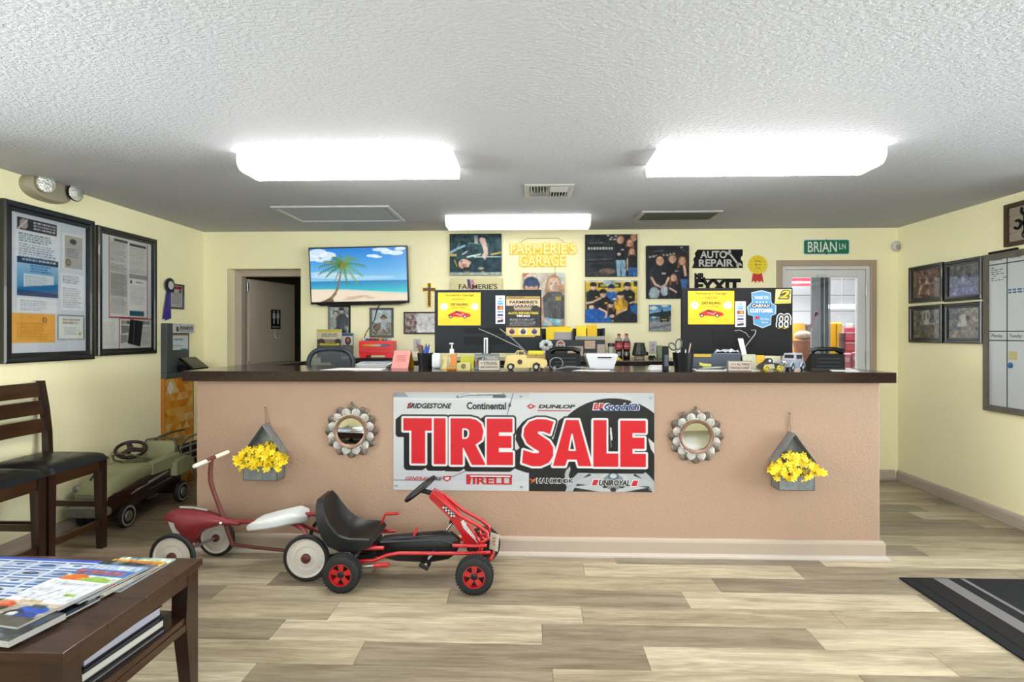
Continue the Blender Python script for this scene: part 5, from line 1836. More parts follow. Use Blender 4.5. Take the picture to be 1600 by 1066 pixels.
Lt = {
  'T': [[(55, 141), (212, 141), (212, 209), (176, 209), (176, 387), (100, 387), (100, 209), (55, 209)]],
  'I': [[(222, 141), (288, 141), (288, 390), (222, 390)]],
  'R': [[(314, 141), (420, 141), (455, 149), (482, 170), (494, 212), (485, 258), (450, 283), (506, 392), (430, 392), (385, 300), (382, 300), (382, 392), (314, 392)], [(382, 200), (400, 200), (410, 208), (412, 223), (408, 240), (398, 248), (382, 248)]],
  'E': [[(512, 143), (652, 143), (652, 215), (578, 215), (578, 235), (645, 235), (645, 300), (578, 300), (578, 323), (655, 323), (655, 392), (512, 392)]],
  'S': [[(875, 157), (830, 144), (785, 143), (742, 158), (715, 192), (710, 235), (730, 275), (770, 303), (795, 316), (793, 326), (762, 326), (710, 310), (703, 380), (755, 397), (805, 397), (848, 378), (872, 340), (872, 295), (850, 260), (810, 235), (788, 220), (790, 210), (815, 210), (855, 225)]],
  'A': [[(940, 147), (1008, 147), (1078, 395), (1008, 395), (998, 360), (948, 360), (936, 395), (870, 395)], [(973, 225), (958, 308), (990, 308)]],
  'L': [[(1088, 147), (1158, 147), (1158, 325), (1222, 325), (1222, 397), (1088, 397)]],
  'e': [[(1232, 149), (1368, 149), (1368, 215), (1298, 215), (1298, 240), (1362, 240), (1362, 300), (1298, 300), (1298, 327), (1370, 327), (1370, 397), (1232, 397)]],
}

def fill_letter(pic, loops, col):
  m = np.zeros(pic.x.shape, bool)
  for pts in loops:
    k = len(pts)
    for i in range(k):
      (x0, y0), (x1, y1) = pts[i], pts[(i + 1) % k]
      if y0 == y1:
        continue
      m ^= ((pic.y >= min(y0, y1)) & (pic.y < max(y0, y1))) & (pic.x < x0 + (pic.y - y0) * (x1 - x0) / (y1 - y0))
  pic.put(m, col)

for k, g in Lt.items():
  o = g[0]
  for sh in range(0, 5):
    q = [(x - 5.5 * sh, y + 4.0 * sh) for x, y in o]
    p.line(q + q[:1], 40, '#121212')
    if sh in (0, 4):
      p.poly(q, '#121212')
for k, g in Lt.items():
  p.line(g[0] + g[0][:1], 22, '#F4F4F4')
  p.poly(g[0], '#F4F4F4')
for k, g in Lt.items():
  fill_letter(p, g, '#E21B2B')
  for h_ in g[1:]:
    p.poly(h_, '#141414')
    p.line(h_ + h_[:1], 9, '#F4F4F4')
arr = p.done()
print_mesh('sheet', arr, (-Wb / 2, -Hb / 2, Wb / 2, Hb / 2), 0.0042, Fr, VINYL, t, curve=lambda u, v: 0.0012 * np.sin(u * 9.0) * np.sin(v * 3.1))
mb = MB(Fr)
mb.box2((-Wb / 2, -Hb / 2, 0.0008), (Wb / 2, Hb / 2, 0.0028))
mb.build('backing', PAPER, t, smooth=0)
bu = lambda x: (x - 90.0) / BW * Wb - Wb / 2
bv = lambda y: Hb / 2 - (y - 78.0) / BH * Hb
BI, RI, BLU, WI = mat('black_ink', '#151515', 0.4), mat('red_ink', '#D81E2C', 0.4), mat('blue_ink', '#1C3F86', 0.4), mat('white_ink', '#FFFFFF', 0.4)
GI = mat('orange_ink', '#E0702A', 0.4)
bt = lambda s_, x0, y0, x1, y1, m_, **k_: text(s_, (bu(x0), bv(y1), bu(x1), bv(y0)), k_.pop('n', 0.0056), Fr, m_, t, **k_)
bt('BRIDGESTONE', 165, 137, 410, 166, BI, bold=0.035, shear=0.25)
bt('Continental', 492, 130, 706, 170, BI, bold=0.03)
bt('DUNLOP', 882, 142, 1080, 163, BI, bold=0.04, shear=0.2)
bt('BF', 1178, 135, 1238, 168, RI, bold=0.04, shear=0.2, n=0.0062)
bt('Goodrich', 1238, 135, 1424, 170, BLU, bold=0.04, shear=0.2, n=0.0062)
bt('BFGoodrich', 1172, 131, 1428, 173, WI, bold=0.07, shear=0.2)
bt('GENERAL', 156, 537, 285, 557, RI, bold=0.012, shear=0.25)
bt('TIRE', 292, 537, 357, 557, BI, bold=0.012, shear=0.25)
bt('IRELLI', 525, 537, 738, 576, RI, bold=0.035)
bt('HANKOOK', 874, 541, 1072, 565, BI, bold=0.03, n=0.0062)
bt('HANKOOK', 870, 537, 1076, 569, WI, bold=0.075)
bt('UNIROYAL', 1208, 546, 1376, 577, BI, bold=0.045, shear=0.2, n=0.0062)
bt('UNIROYAL', 1202, 543, 1382, 580, WI, bold=0.11, shear=0.2)

def ink(polys, m_, n=0.0056):
  m = MB(Fr)
  for pl in polys:
    m.prism([(bu(x), bv(y)) for x, y in pl], n, n + 0.0006)
  return m.build('emblem', m_, t, smooth=0)

ink([[(161, 166), (170, 166), (192, 133), (183, 133)]], RI, 0.006)
ink([[(820, 152), (838, 138), (868, 152), (838, 167)]], RI)
ink([[(832, 152), (840, 146), (850, 152), (840, 158)]], WI, 0.0063)
ink([[(878, 172), (1056, 172), (1055, 177), (877, 177)]], RI)
ink([[(1175, 172), (1398, 172), (1397, 176), (1174, 176)]], BLU, 0.0064)
ink([[(490, 522), (735, 522), (742, 530), (735, 541), (516, 541), (512, 576), (490, 576)]], RI)
ink([[(512, 528), (730, 528), (730, 535), (512, 535)]], WI, 0.0063)
ink([[(362, 534), (408, 530), (404, 552), (384, 562), (366, 552)]], RI)
ink([[(372, 540), (398, 538), (396, 549), (384, 554), (374, 549)]], WI, 0.0063)
ink([[(828, 540), (850, 548), (872, 538), (862, 556), (838, 570), (848, 556)]], GI)
ink([[(1180, 545), (1206, 545), (1196, 575), (1170, 575)], [(1392, 548), (1420, 548), (1410, 578), (1382, 578)]], RI, 0.0062)
ink([[(1176, 541), (1210, 541), (1198, 579), (1164, 579)], [(1388, 544), (1424, 544), (1412, 582), (1376, 582)]], WI)
ink([[(722, 140), (730, 128), (726, 142), (738, 148), (728, 152), (724, 164), (720, 152)]], BI)
for x, y in ((104, 96), (790, 100), (1486, 104), (106, 586), (790, 588), (1482, 595)):
  m = MB(Fr)
  m.torus(0.006, 0.0022, Matrix.Translation((bu(x), bv(y), 0.006)), 14, 6)
  m.build('grommet', STEEL, t)

# ---------------- flower-shaped mirrors
PET = mat('galvanised_petal', '#A89E93', 0.5, 0.1, var=(60, '#E2DED8', 0.22, (3, 1, 1)), k=0.66)
PETD = mat('bronzed_petal', '#6F5C4C', 0.42, 0.55, var=(18, '#A59A90', 0.24))
MIRR = mat('mirror_glass', '#E8ECEE', 0.02, 1.0)

def petal(r0, r1, hw, n0, lift):
  m = MB()
  rows = []
  for i in range(12):
    q = math.sin(PI / 2 * i / 11)
    r = r0 + (r1 - r0) * q
    wq = hw * min(1.0, 0.62 + 0.62 * q) * math.sqrt(max(0.004, 1 - max(0.0, (q - 0.5) / 0.5) ** 2))
    rows.append([(wq * s_, r, n0 + lift * q + 0.010 * (1 - s_ * s_)) for s_ in (-1, -0.75, -0.5, -0.25, 0, 0.25, 0.5, 0.75, 1)])
  top = rows
  bot = [[(x, y, z - 0.0012) for x, y, z in r] for r in rows]
  m.loft(top, False)
  m.loft(bot, False)
  return m

def flower_mirror(px, py, label):
  c = pY(px, py, CB_Y)
  t = thing('flower_mirror', label, 'mirror', c[:], 'flower mirrors on the counter front')
  Rw = Matrix(((1, 0, 0), (0, 0, -1), (0, 1, 0))).to_4x4()
  mo = petal(0.085, 0.168, 0.034, 0.003, 0.006).mesh('petal', PETD)
  mi = petal(0.08, 0.147, 0.029, 0.013, 0.008).mesh('petal', PET)
  for k in range(12):
    for me, off in ((mo, 0), (mi, 0.5)):
      o = link('petal', me, t)
      o.matrix_local = Rw @ Matrix.Rotation(2 * PI * (k + off) / 12, 4, 'Z')
  Fr = back_frame(c.x, c.z, CB_Y)
  m = MB(Fr)
  m.lathe([(0.080, 0.024), (0.094, 0.028), (0.104, 0.034), (0.100, 0.042), (0.090, 0.040), (0.083, 0.030)], None, 40, cap=False)
  m.build('rim', mat('copper_rim', '#A8806A', 0.4, 0.3), t)
  m = MB(Fr)
  m.lathe([(0.0, 0.004), (0.11, 0.004), (0.11, 0.024), (0.088, 0.026), (0.0, 0.026)], None, 40)
  m.build('glass', MIRR, t)
  m = MB(Fr)
  m.torus(0.006, 0.0016, Matrix.Translation((0, 0.176, 0.006)), 12, 6)
  m.build('hanger', MBLACK, t)
  return t

flower_mirror(550, 673.5, 'flower-shaped metal mirror left of the banner')
flower_mirror(1086.5, 681.5, 'flower-shaped metal mirror right of the banner')

# ---------------- galvanised house planters with yellow flowers
GALV = mat('galvanised_steel', '#9AA0A4', 0.38, 0.75, var=(26, '#7C8286', 0.2))
PETY = mat('yellow_petals', '#FFEA1E', 0.55, var=(40, '#FFD214', 0.3), k=0.8)
STEM = mat('twig', '#6B5A2E', 0.7)
LEAFY = mat('olive_leaf', '#7F8A2C', 0.6)

def planter(px0, px1, pt, pb, peak, nail, label, seed):
  random.seed(seed)
  dpt = 0.105
  yf = CB_Y - dpt - 0.004
  a, b = pY(px0, pt, yf), pY(px1, pb, yf)
  z0, z1 = b.z, a.z
  x0, x1 = a.x, b.x
  yb_ = CB_Y - 0.004
  pk = pY(peak[0], peak[1], yf + 0.03)
  nl = pY(nail[0], nail[1], CB_Y)
  xm = (x0 + x1) / 2
  zp = pk.z
  t = thing('house_planter', label, 'planter', (xm, (yf + yb_) / 2, z0), 'hanging house planters')
  th = 0.0025
  m = MB()
  m.box2((x0, yf, z0), (x1, yb_, z0 + th))
  m.box2((x0, yf, z0), (x1, yf + th, z1))
  m.box2((x0, yf, z0), (x0 + th, yb_, z1 + 0.0))
  m.box2((x1 - th, yf, z0), (x1, yb_, z1 + 0.0))
  m.tube([(x0, yf, z1), (x1, yf, z1)], 0.003, 6)
  m.build('box', GALV, t, smooth=0)
  ze = z1 + (zp - z1) * 0.42
  m = MB()
  m.prism([(x0, z0), (x1, z0), (x1, ze), (xm, zp), (x0, ze)], yb_ - 0.003, yb_, None, 'xz')
  m.build('back_plate', GALV, t, smooth=0)
  m = MB()
  for sx in (-1, 1):
    e = Vector(((xm + sx * (x1 - x0) * 0.60), 0, ze - (zp - ze) * 0.2))
    q = Vector((xm, 0, zp))
    d = (e - q).normalized()
    nrm = Vector((-d.z, 0, d.x)) * 0.0025
    y0r = yf + 0.02
    pts = [q, e, e + nrm, q + nrm]
    m.prism([(p_.x, p_.z) for p_ in pts], y0r, yb_, None, 'xz')
  m.build('roof', GALV, t, smooth=0)
  m = MB()
  m.tube([(xm - 0.012, yb_ - 0.002, zp - 0.006), (nl.x, CB_Y - 0.006, nl.z), (xm + 0.012, yb_ - 0.002, zp - 0.006)], 0.0018, 6)
  m.cyl((nl.x, CB_Y, nl.z), (nl.x, CB_Y - 0.012, nl.z), 0.004, n=8)
  m.build('twine', mat('jute', '#8B7352', 0.8), t)
  m = MB()
  m.box2((x0 + th, yf + th, z0 + th), (x1 - th, yb_ - 0.003, z1 - 0.02))
  m.build('moss', mat('dark_moss', '#4A3A1E', 0.9), t, smooth=0)
  # flowers: several dozen five-petalled blossoms
  fl, st, lf = MB(), MB(), MB()
  for k in range(150):
    u = random.uniform(-1.15, 1.15)
    q = random.random()
    w_ = random.uniform(0, 1)
    x = xm + u * (x1 - x0) * 0.62
    top = z1 + (0.145 if abs(u) < 0.55 else 0.115 if abs(u) < 0.9 else 0.08)
    z = z1 - 0.015 + (top - z1) * q
    y = yf - 0.035 + 0.115 * w_ * (0.45 + 0.55 * q)
    if abs(u) > 0.95:
      z = max(z, z1 + 0.03)
    base = Vector((xm + u * (x1 - x0) * 0.33, (yf + yb_) / 2, z1 - 0.03))
    c = Vector((x, y, z))
    if k % 3 == 0:
      st.tube([base, (base + c) / 2 + Vector((0.0, 0, 0.02)), c], 0.0016, 5)
    ax = Vector((random.uniform(-0.8, 0.8), -1.0, random.uniform(-0.3, 0.9))).normalized()
    e1 = ax.orthogonal().normalized()
    e2 = ax.cross(e1)
    rr = random.uniform(0.018, 0.026)
    a0 = random.uniform(0, PI)
    for j in range(5):
      a_ = a0 + 2 * PI * j / 5
      d = e1 * math.cos(a_) + e2 * math.sin(a_)
      s_ = e1 * -math.sin(a_) + e2 * math.cos(a_)
      fl.add([c, c + d * rr * 0.55 + s_ * rr * 0.30 + ax * 0.003, c + d * rr + ax * 0.005, c + d * rr * 0.55 - s_ * rr * 0.30 + ax * 0.003], [(0, 1, 2, 3)])
    fl.sphere(c + ax * 0.002, 0.003, 6, 4)
    if k % 4 == 0:
      d = (e1 * math.cos(a0) + e2 * math.sin(a0))
      lf.add([c, c + d * 0.018 + e2 * 0.006 - ax * 0.006, c + d * 0.034 - ax * 0.01, c + d * 0.018 - e2 * 0.006 - ax * 0.006], [(0, 1, 2, 3)])
  o = fl.build('blossoms', PETY, t, fix=0)
  tag(o, kind='stuff')
  tag(st.build('twigs', STEM, t, fix=0), kind='stuff')
  tag(lf.build('leaves', LEAFY, t, smooth=0, fix=0), kind='stuff')
  return t

planter(380, 433, 730, 751.5, (412, 664), (415, 637), 'galvanised house-shaped planter of yellow flowers left of the mirrors', 12)
planter(1217, 1273, 745, 767, (1243, 678), (1233, 646), 'galvanised house-shaped planter of yellow flowers near the right counter end', 13)
random.seed(14)

# ================================================================== coffee table (bottom left)
TX1, TY0, TY1, TZ = -1.262, 1.495, 2.15, 0.50
TX0 = -2.62
t = thing('coffee_table', 'dark brown wooden coffee table with lower shelf at the bottom left', 'table', ((TX0 + TX1) / 2, (TY0 + TY1) / 2, 0))
mb = MB()
for k in range(4):
  y0 = TY0 + (TY1 - TY0) * k / 4
  m = MB()
  m.box2((TX0, y0 + 0.0006, TZ - 0.024), (TX1, TY0 + (TY1 - TY0) * (k + 1) / 4 - 0.0006, TZ), 0.002)
  m.build('top_board', DKWOOD, t, smooth=0)
mb = MB()
mb.box2((TX0 + 0.008, TY0 + 0.008, TZ - 0.036), (TX1 - 0.008, TY1 - 0.008, TZ - 0.0245), 0.003)
mb.build('top_edge', DKWOODY, t, smooth=0)
for nm, lo, hi, mm in (('apron', (TX0 + 0.05, TY0 + 0.020, TZ - 0.105), (TX1 - 0.05, TY0 + 0.042, TZ - 0.037), DKWOOD), ('apron', (TX0 + 0.05, TY1 - 0.042, TZ - 0.105), (TX1 - 0.05, TY1 - 0.020, TZ - 0.037), DKWOOD),
                       ('apron', (TX1 - 0.036, TY0 + 0.06, TZ - 0.075), (TX1 - 0.014, TY1 - 0.06, TZ - 0.037), DKWOODY), ('apron', (TX0 + 0.014, TY0 + 0.06, TZ - 0.075), (TX0 + 0.036, TY1 - 0.06, TZ - 0.037), DKWOODY)):
  m = MB()
  m.box2(lo, hi, 0.003)
  m.build(nm, mm, t, smooth=0)
for sx in (0, 1):
  for sy in (0, 1):
    x0 = TX0 + 0.012 if sx == 0 else TX1 - 0.012
    y0 = TY0 + 0.012 if sy == 0 else TY1 - 0.012
    dx, dy = (1 if sx == 0 else -1), (1 if sy == 0 else -1)
    m = MB()
    secs = []
    for z, wx, wy in ((TZ - 0.037, 0.062, 0.062), (0.30, 0.056, 0.075), (0.0, 0.042, 0.042)):
      secs.append([(x0, y0, z), (x0 + dx * wx, y0, z), (x0 + dx * wx, y0 + dy * wy, z), (x0, y0 + dy * wy, z)])
    m.loft(secs)
    m.build('leg', DKWOODZ, t, smooth=0)
SH = 0.312
mb = MB()
mb.box2((TX0 + 0.03, TY0 + 0.03, SH - 0.022), (TX1 - 0.018, TY1 - 0.03, SH), 0.003)
mb.build('shelf', DKWOODY, t, smooth=0)
mb = MB()
mb.box2((TX1 - 0.034, TY0 + 0.05, SH - 0.05), (TX1 - 0.014, TY1 - 0.05, SH - 0.0225), 0.003)
mb.build('shelf_rail', DKWOODY, t, smooth=0)

# ---- magazines fanned out on the table
def slab(name, label, cat, cx, cy, z, w_, l_, th, rot, arr, body, group, curl=0.0, cover=None):
  """w_ along local x, l_ along local y; picture top points away from the viewer"""
  Fr = Matrix.Translation((cx, cy, z)) @ Matrix.Rotation(rot, 4, 'Z')
  tt = thing(name, label, cat, (cx, cy, z), group)
  m = MB(Fr)
  m.box2((-w_ / 2, -l_ / 2, 0), (w_ / 2, l_ / 2, th), 0.0006)
  m.build('pages', body, tt, smooth=0)
  print_mesh('cover', arr, (-w_ / 2, -l_ / 2, w_ / 2, l_ / 2), th + 0.0008, Fr, VINYL, tt)
  return tt

PGS = mat('magazine_pages', '#D8D5CE', 0.7, var=(400, '#B8B4AC', 0.3, (0.1, 0.1, 8)))

def cover(kind, seed):
  random.seed(seed)
  p = Pic(22, 28, 90, '#E9ECF0')
  if kind == 'street':          # white sky, masts, red and blue hot rods
    p.vgrad(0, 0, 22, 13, '#F2F4F7', '#DDE2EA')
    p.lines(2, 1.2, 20, 3.6, 1, '#C9CED6', 0.9, 0.9, 0.0)
    p.line([(8.2, 14.2), (11, 6)], 0.18, '#6B6258').line([(12.0, 14), (15, 6.2)], 0.18, '#6B6258').line([(6, 13.5), (5, 10)], 0.15, '#6B6258').poly([(5, 14.6), (13, 13.8), (14, 15.4), (7, 15.8)], '#C9AE86')
    p.rect(15.5, 8.6, 19.5, 10.2, '#8FB24A').rect(0, 15, 22, 28, '#A9A190').rect(0, 15, 22, 17, '#CDBFA6')
    p.ell(3.2, 18, 4.2, 2.2, '#D8492A').ell(2.2, 17.2, 2.4, 1.2, '#EE8A5E').ell(5.6, 19.8, 1.4, 1.2, '#241F1E').ell(16, 19.2, 5.2, 2.4, '#2C56B8').rect(13, 16.2, 18, 18, '#4A5360').ell(12, 22, 3, 2.4, '#23262C').ell(12, 22, 1.6, 1.3, '#C9CDD2').ell(17, 22.4, 3.6, 2, '#24418E').rect(0, 23, 22, 28, '#55514C').rect(0, 24, 4, 28, '#EFEFEA').ell(1.4, 22, 3, 2, '#E0C030')
    p.ell(7, 26.4, 1.0, 0.5, '#C93A3A')
  elif kind == 'yellow':
    p.rect(0, 0, 22, 28, '#E7D9A8').rect(0, 0, 22, 6, '#7FA6D6').lines(1, 1, 21, 5, 1, '#F3F3EE', 0.95, 0.85, 0.02).ell(10, 10, 9, 4, '#F0BE1E').ell(15, 12, 5, 2.4, '#F5D552').ell(4, 12, 2, 1.6, '#4A3A24').rect(0, 14, 22, 18, '#D4562E').rect(0, 18, 22, 28, '#8EB0D6').lines(2, 19, 20, 26, 4, '#E9EEF4', 0.8)
  elif kind == 'good':
    p.rect(0, 0, 22, 28, '#D8E4D2').rect(0, 0, 22, 5, '#2F74C4').lines(1, 0.8, 20, 4.4, 1, '#E9603E', 0.95, 0.9, 0.0).ell(5, 8, 5, 3.4, '#E9792E').ell(14, 9, 6, 3, '#9CC45A').rect(0, 12, 22, 20, '#3E86C8').lines(1, 13, 21, 19, 3, '#F0F3EE', 0.9).rect(0, 20, 22, 28, '#E8E4D8')
  elif kind == 'food':
    p.rect(0, 0, 22, 28, '#F1E9D2').rect(0, 0, 22, 4, '#E9CF3A').lines(1, 0.6, 21, 3.6, 1, '#B4452E', 0.95, 0.9, 0.0).blotch(0, 5, 22, 18, ['#E9B42E', '#D8642E', '#F3DC7A', '#8A3A24', '#C9C24A'], 40, 1, 3.4, 0.8).lines(2, 20, 20, 27, 4, '#6B5A4A', 0.7)
  elif kind == 'green':
    p.rect(0, 0, 22, 28, '#C9D6C4').blotch(0, 0, 22, 14, ['#4F7A58', '#8FB08A', '#E4EDE4', '#2F4A4E', '#B8C9A8'], 60, 0.8, 2.6, 0.8).lines(1, 1, 21, 4, 1, '#F4F6F2', 0.95, 0.9, 0.0).rect(0, 9, 22, 13, '#B84A3A').rect(0, 14, 22, 28, '#7E8E98')
  else:
    p.rect(0, 0, 22, 28, '#30343A').blotch(0, 0, 22, 28, ['#565C64', '#1B1D21', '#8C939A', '#3C5A78'], 40, 1, 4, 0.6)
  return p.photo(0.06, seed)

MG = 'magazines fanned on the coffee table'
z = TZ + 0.0005
r0 = math.radians(-9)
items = [(-1.468, 1.995, 'green', 'magazine with green garden cover, rearmost of the fan on the table', -3), (-1.480, 1.955, 'food', 'magazine with yellow food cover, second from the back of the fan', -6), (-1.490, 1.920, 'dark', 'dark covered magazine hidden in the middle of the fan', -10),
         (-1.50, 1.880, 'yellow', 'magazine with yellow and blue cover in the middle of the fan', -7), (-1.512, 1.825, 'good', 'magazine with blue and orange title band just behind the front one', -9)]
for cx, cy, k, lab, r in items:
  slab('magazine', lab, 'magazine', cx, cy, z, 0.215, 0.275, 0.0045, math.radians(r), cover(k, 40 + len(k)), PGS, MG)
  z += 0.0058
slab('magazine', 'white magazine with hot rods and masts on its cover, front of the fan', 'magazine', -1.53, 1.715, z, 0.222, 0.285, 0.006, math.radians(-10), cover('street', 51), PGS, MG)
# older issues under the front of the fan
z = TZ + 0.0005
for cx, cy, r, ln, th, lab in ((-1.515, 1.695, -6, 0.27, 0.0045, 'thin grey magazine, lowest under the front of the fan'), (-1.505, 1.665, -8, 0.27, 0.0045, 'thin magazine second from the bottom under the front of the fan'), (-1.50, 1.590, -10, 0.16, 0.0172, 'thick dark catalogue supporting the front hot rod magazine')):
  slab('magazine', lab, 'magazine', cx, cy, z, 0.205, ln, th, math.radians(r), cover('dark', 60 + int(r)), PGS, MG)
  z += 0.0058
# open blue trader paper, left
random.seed(77)
p = Pic(60, 40, 190, '#DCE4F2')
p.rect(0, 0, 60, 2.4, '#2F55C8')
for r in range(5):
  for c in range(4):
    x, y = 1 + c * 15, 3.2 + r * 7.2
    p.rect(x, y, x + 14, y + 6.6, '#C5D2E8').rect(x + 0.4, y + 0.3, x + 13.6, y + 1.2, '#35508C').rect(x + 1, y + 1.8, x + 13, y + 5, random.choice(['#A9C0DA', '#D9E2EA', '#B9CBE0']))
    p.ell(x + 7, y + 3.6, 4.4, 1.1, random.choice(['#2E4A86', '#C9D2DA', '#6A7FA6', '#E9EEF2', '#3A3F4A'])).ell(x + 7, y + 2.9, 2.4, 0.9, '#5A74A6').rect(x + 0.6, y + 5.3, x + 13.4, y + 6.3, '#4A78C4')
p.rect(0, 36.5, 60, 40, '#23407E')
slab('trader_paper', 'blue car listings paper lying open at the left of the table', 'newspaper', -1.86, 1.935, TZ + 0.0005, 0.46, 0.36, 0.003, math.radians(-4), p.done(), PGS, None)
slab('magazine', 'dark car magazine lying at the left edge near the front of the table', 'magazine', -1.80, 1.62, TZ + 0.0005, 0.215, 0.26, 0.005, math.radians(6), cover('dark', 71), PGS, MG)

# ---- books on the shelf
def book(label, cx, cy, z, w_, l_, th, rot, cov, pages, gr='books on the table shelf'):
  Fr = Matrix.Translation((cx, cy, z)) @ Matrix.Rotation(rot, 4, 'Z')
  tt = thing('book', label, 'book', (cx, cy, z), gr)
  m = MB(Fr)
  m.box2((-w_ / 2, -l_ / 2, 0), (w_ / 2, l_ / 2, 0.003), 0.0008)
  m.box2((-w_ / 2, -l_ / 2, th - 0.003), (w_ / 2, l_ / 2, th), 0.0008)
  m.box2((-w_ / 2, -l_ / 2, 0.003), (-w_ / 2 + 0.004, l_ / 2, th - 0.003))
  m.build('cover', cov, tt, smooth=0)
  m = MB(Fr)
  m.box2((-w_ / 2 + 0.005, -l_ / 2 + 0.006, 0.0031), (w_ / 2 - 0.006, l_ / 2 - 0.006, th - 0.0031))
  m.build('pages', pages, tt, smooth=0)
  return tt

PG1, PG2 = mat('ivory_pages', '#E4E0D6', 0.7), mat('lilac_white_pages', '#C9C9D8', 0.7)
CVB = mat('black_cover', '#15151A', 0.3)
book('thin black bound book at the bottom of the shelf stack', -1.435, 1.80, SH, 0.27, 0.36, 0.014, math.radians(-4), CVB, mat('grey_pages', '#8C8C90', 0.7))
book('black book with white pages in the middle of the shelf stack', -1.445, 1.815, SH + 0.0145, 0.27, 0.35, 0.030, math.radians(-5), CVB, PG1)
book('dark book with lilac pages near the top of the shelf stack', -1.46, 1.84, SH + 0.045, 0.26, 0.33, 0.034, math.radians(-4), mat('plum_black_cover', '#221B26', 0.3), PG2)
book('thin white book on top of the shelf stack', -1.475, 1.90, SH + 0.0795, 0.23, 0.28, 0.012, math.radians(-8), PAPER, PG1)
book('white book with red cover edge at the shelf front', -1.66, 1.68, SH, 0.13, 0.2, 0.05, math.radians(-3), mat('red_cover', '#A8323C', 0.4), PG1)
slab('magazine', 'black and silver car magazine on the shelf at the far left', 'magazine', -1.90, 1.66, SH + 0.0005, 0.215, 0.27, 0.008, math.radians(4), cover('dark', 83), PGS, 'magazines on the table shelf')

# ================================================================== counter-height chairs at the left wall
LEATH = mat('black_leather', '#17171A', 0.33, bump=(160, 0.15, 0.002))

def make_chair():
  """faces +x; origin on the floor at the centre of its footprint; width along y"""
  t = thing('counter_chair', 'x', 'chair', (0, 0, 0), 'dark wooden counter chairs')
  W, D, Hs = 0.44, 0.42, 0.60
  hw, hd = W / 2, D / 2
  # front legs, tapering
  for sy in (-1, 1):
    m = MB()
    m.loft([[(hd - a0, sy * hw, z), (hd, sy * hw, z), (hd, sy * (hw - b0), z), (hd - a0, sy * (hw - b0), z)] for z, a0, b0 in ((Hs - 0.035, 0.052, 0.052), (0.0, 0.040, 0.040))])
    m.build('leg', DKWOODZ, t, smooth=0)
  # rear legs sweep up into the back posts
  for sy in (-1, 1):
    m = MB()
    secs = []
    for z, x, w_ in ((0.0, -hd - 0.02, 0.040), (0.30, -hd + 0.01, 0.044), (Hs - 0.02, -hd + 0.02, 0.046), (0.75, -hd + 0.016, 0.044), (0.90, -hd + 0.002, 0.040), (1.065, -hd - 0.022, 0.034)):
      secs.append([(x, sy * hw, z), (x + w_, sy * hw, z), (x + w_, sy * (hw - 0.034), z), (x, sy * (hw - 0.034), z)])
    m.loft(secs)
    m.build('leg', DKWOODZ, t, smooth=0)
  m = MB()
  for sy in (-1, 1):
    m.box2((-hd + 0.06, sy * (hw - 0.008), Hs - 0.105), (hd - 0.052, sy * (hw - 0.030), Hs - 0.035), 0.002)
  m.box2((hd - 0.030, -hw + 0.052, Hs - 0.105), (hd - 0.008, hw - 0.052, Hs - 0.035), 0.002)
  m.box2((-hd + 0.022, -hw + 0.034, Hs - 0.105), (-hd + 0.042, hw - 0.034, Hs - 0.035), 0.002)
  m.build('seat_rail', DKWOODY, t, smooth=0)
  for z0, z1, dx in ((0.965, 1.055, -0.022), (0.855, 0.94, -0.004), (0.74, 0.825, 0.008)):
    m = MB()
    secs = []
    for i in range(9):
      q = i / 8
      y = (-hw + 0.034) + (W - 0.068) * q
      bow = -0.010 * math.sin(PI * q)
      x = -hd + 0.012 + dx + bow
      sl = 0.012
      secs.append([(x + 0.004, y, z0), (x + 0.022, y, z0), (x + 0.022 - sl, y, z1), (x + 0.004 - sl, y, z1)])
    m.loft(secs)
    m.build('slat', DKWOODY, t, smooth=0)
  # padded seat with stitched seams
  m = MB()
  rows = []
  n = 18
  for i in range(n + 1):
    for j in range(n + 1):
      u, v = i / n * 2 - 1, j / n * 2 - 1
      x = (hd + 0.012) * u
      y = (hw + 0.006) * v
      e = max(abs(u), abs(v))
      z = Hs - 0.034 + 0.062 * (1 - e ** 6) ** 0.5 * (1 - 0.10 * (u * u + v * v))
      for s0 in (-0.36, 0.36):
        z -= 0.005 * math.exp(-((v - s0) / 0.03) ** 2) * (1 - e ** 8)
        z -= 0.005 * math.exp(-((u - s0) / 0.03) ** 2) * (1 - e ** 8)
      rows.append((x, y, z))
  fs = [(i * (n + 1) + j, (i + 1) * (n + 1) + j, (i + 1) * (n + 1) + j + 1, i * (n + 1) + j + 1) for i in range(n) for j in range(n)]
  m.add(rows, fs)
  m.box2((-hd - 0.0, -hw + 0.002, Hs - 0.036), (hd, hw - 0.002, Hs - 0.0335))
  o = m.build('seat', LEATH, t)
  m = MB()
  for s0 in (-0.36, 0.36):
    for ax in (0, 1):
      pts = []
      for i in range(15):
        q = -0.93 + 1.86 * i / 14
        u, v = (q, s0) if ax == 0 else (s0, q)
        e = max(abs(u), abs(v))
        z = Hs - 0.034 + 0.062 * (1 - e ** 6) ** 0.5 * (1 - 0.10 * (u * u + v * v)) - 0.0035
        pts.append(((hd + 0.012) * u, (hw + 0.006) * v, z))
      m.tube(pts, 0.0012, 5)
  m.build('stitching', mat('grey_thread', '#4A4A4E', 0.6), o)
  # stretchers
  for sy in (-1, 1):
    m = MB()
    m.box2((-hd + 0.05, sy * (hw - 0.008), 0.262), (hd - 0.044, sy * (hw - 0.028), 0.298), 0.002)
    m.build('stretcher', DKWOOD, t, smooth=0)
  m = MB()
  m.box2((hd - 0.034, -hw + 0.042, 0.145), (hd - 0.012, hw - 0.042, 0.185), 0.002)
  m.build('stretcher', DKWOODY, t, smooth=0)
  return t

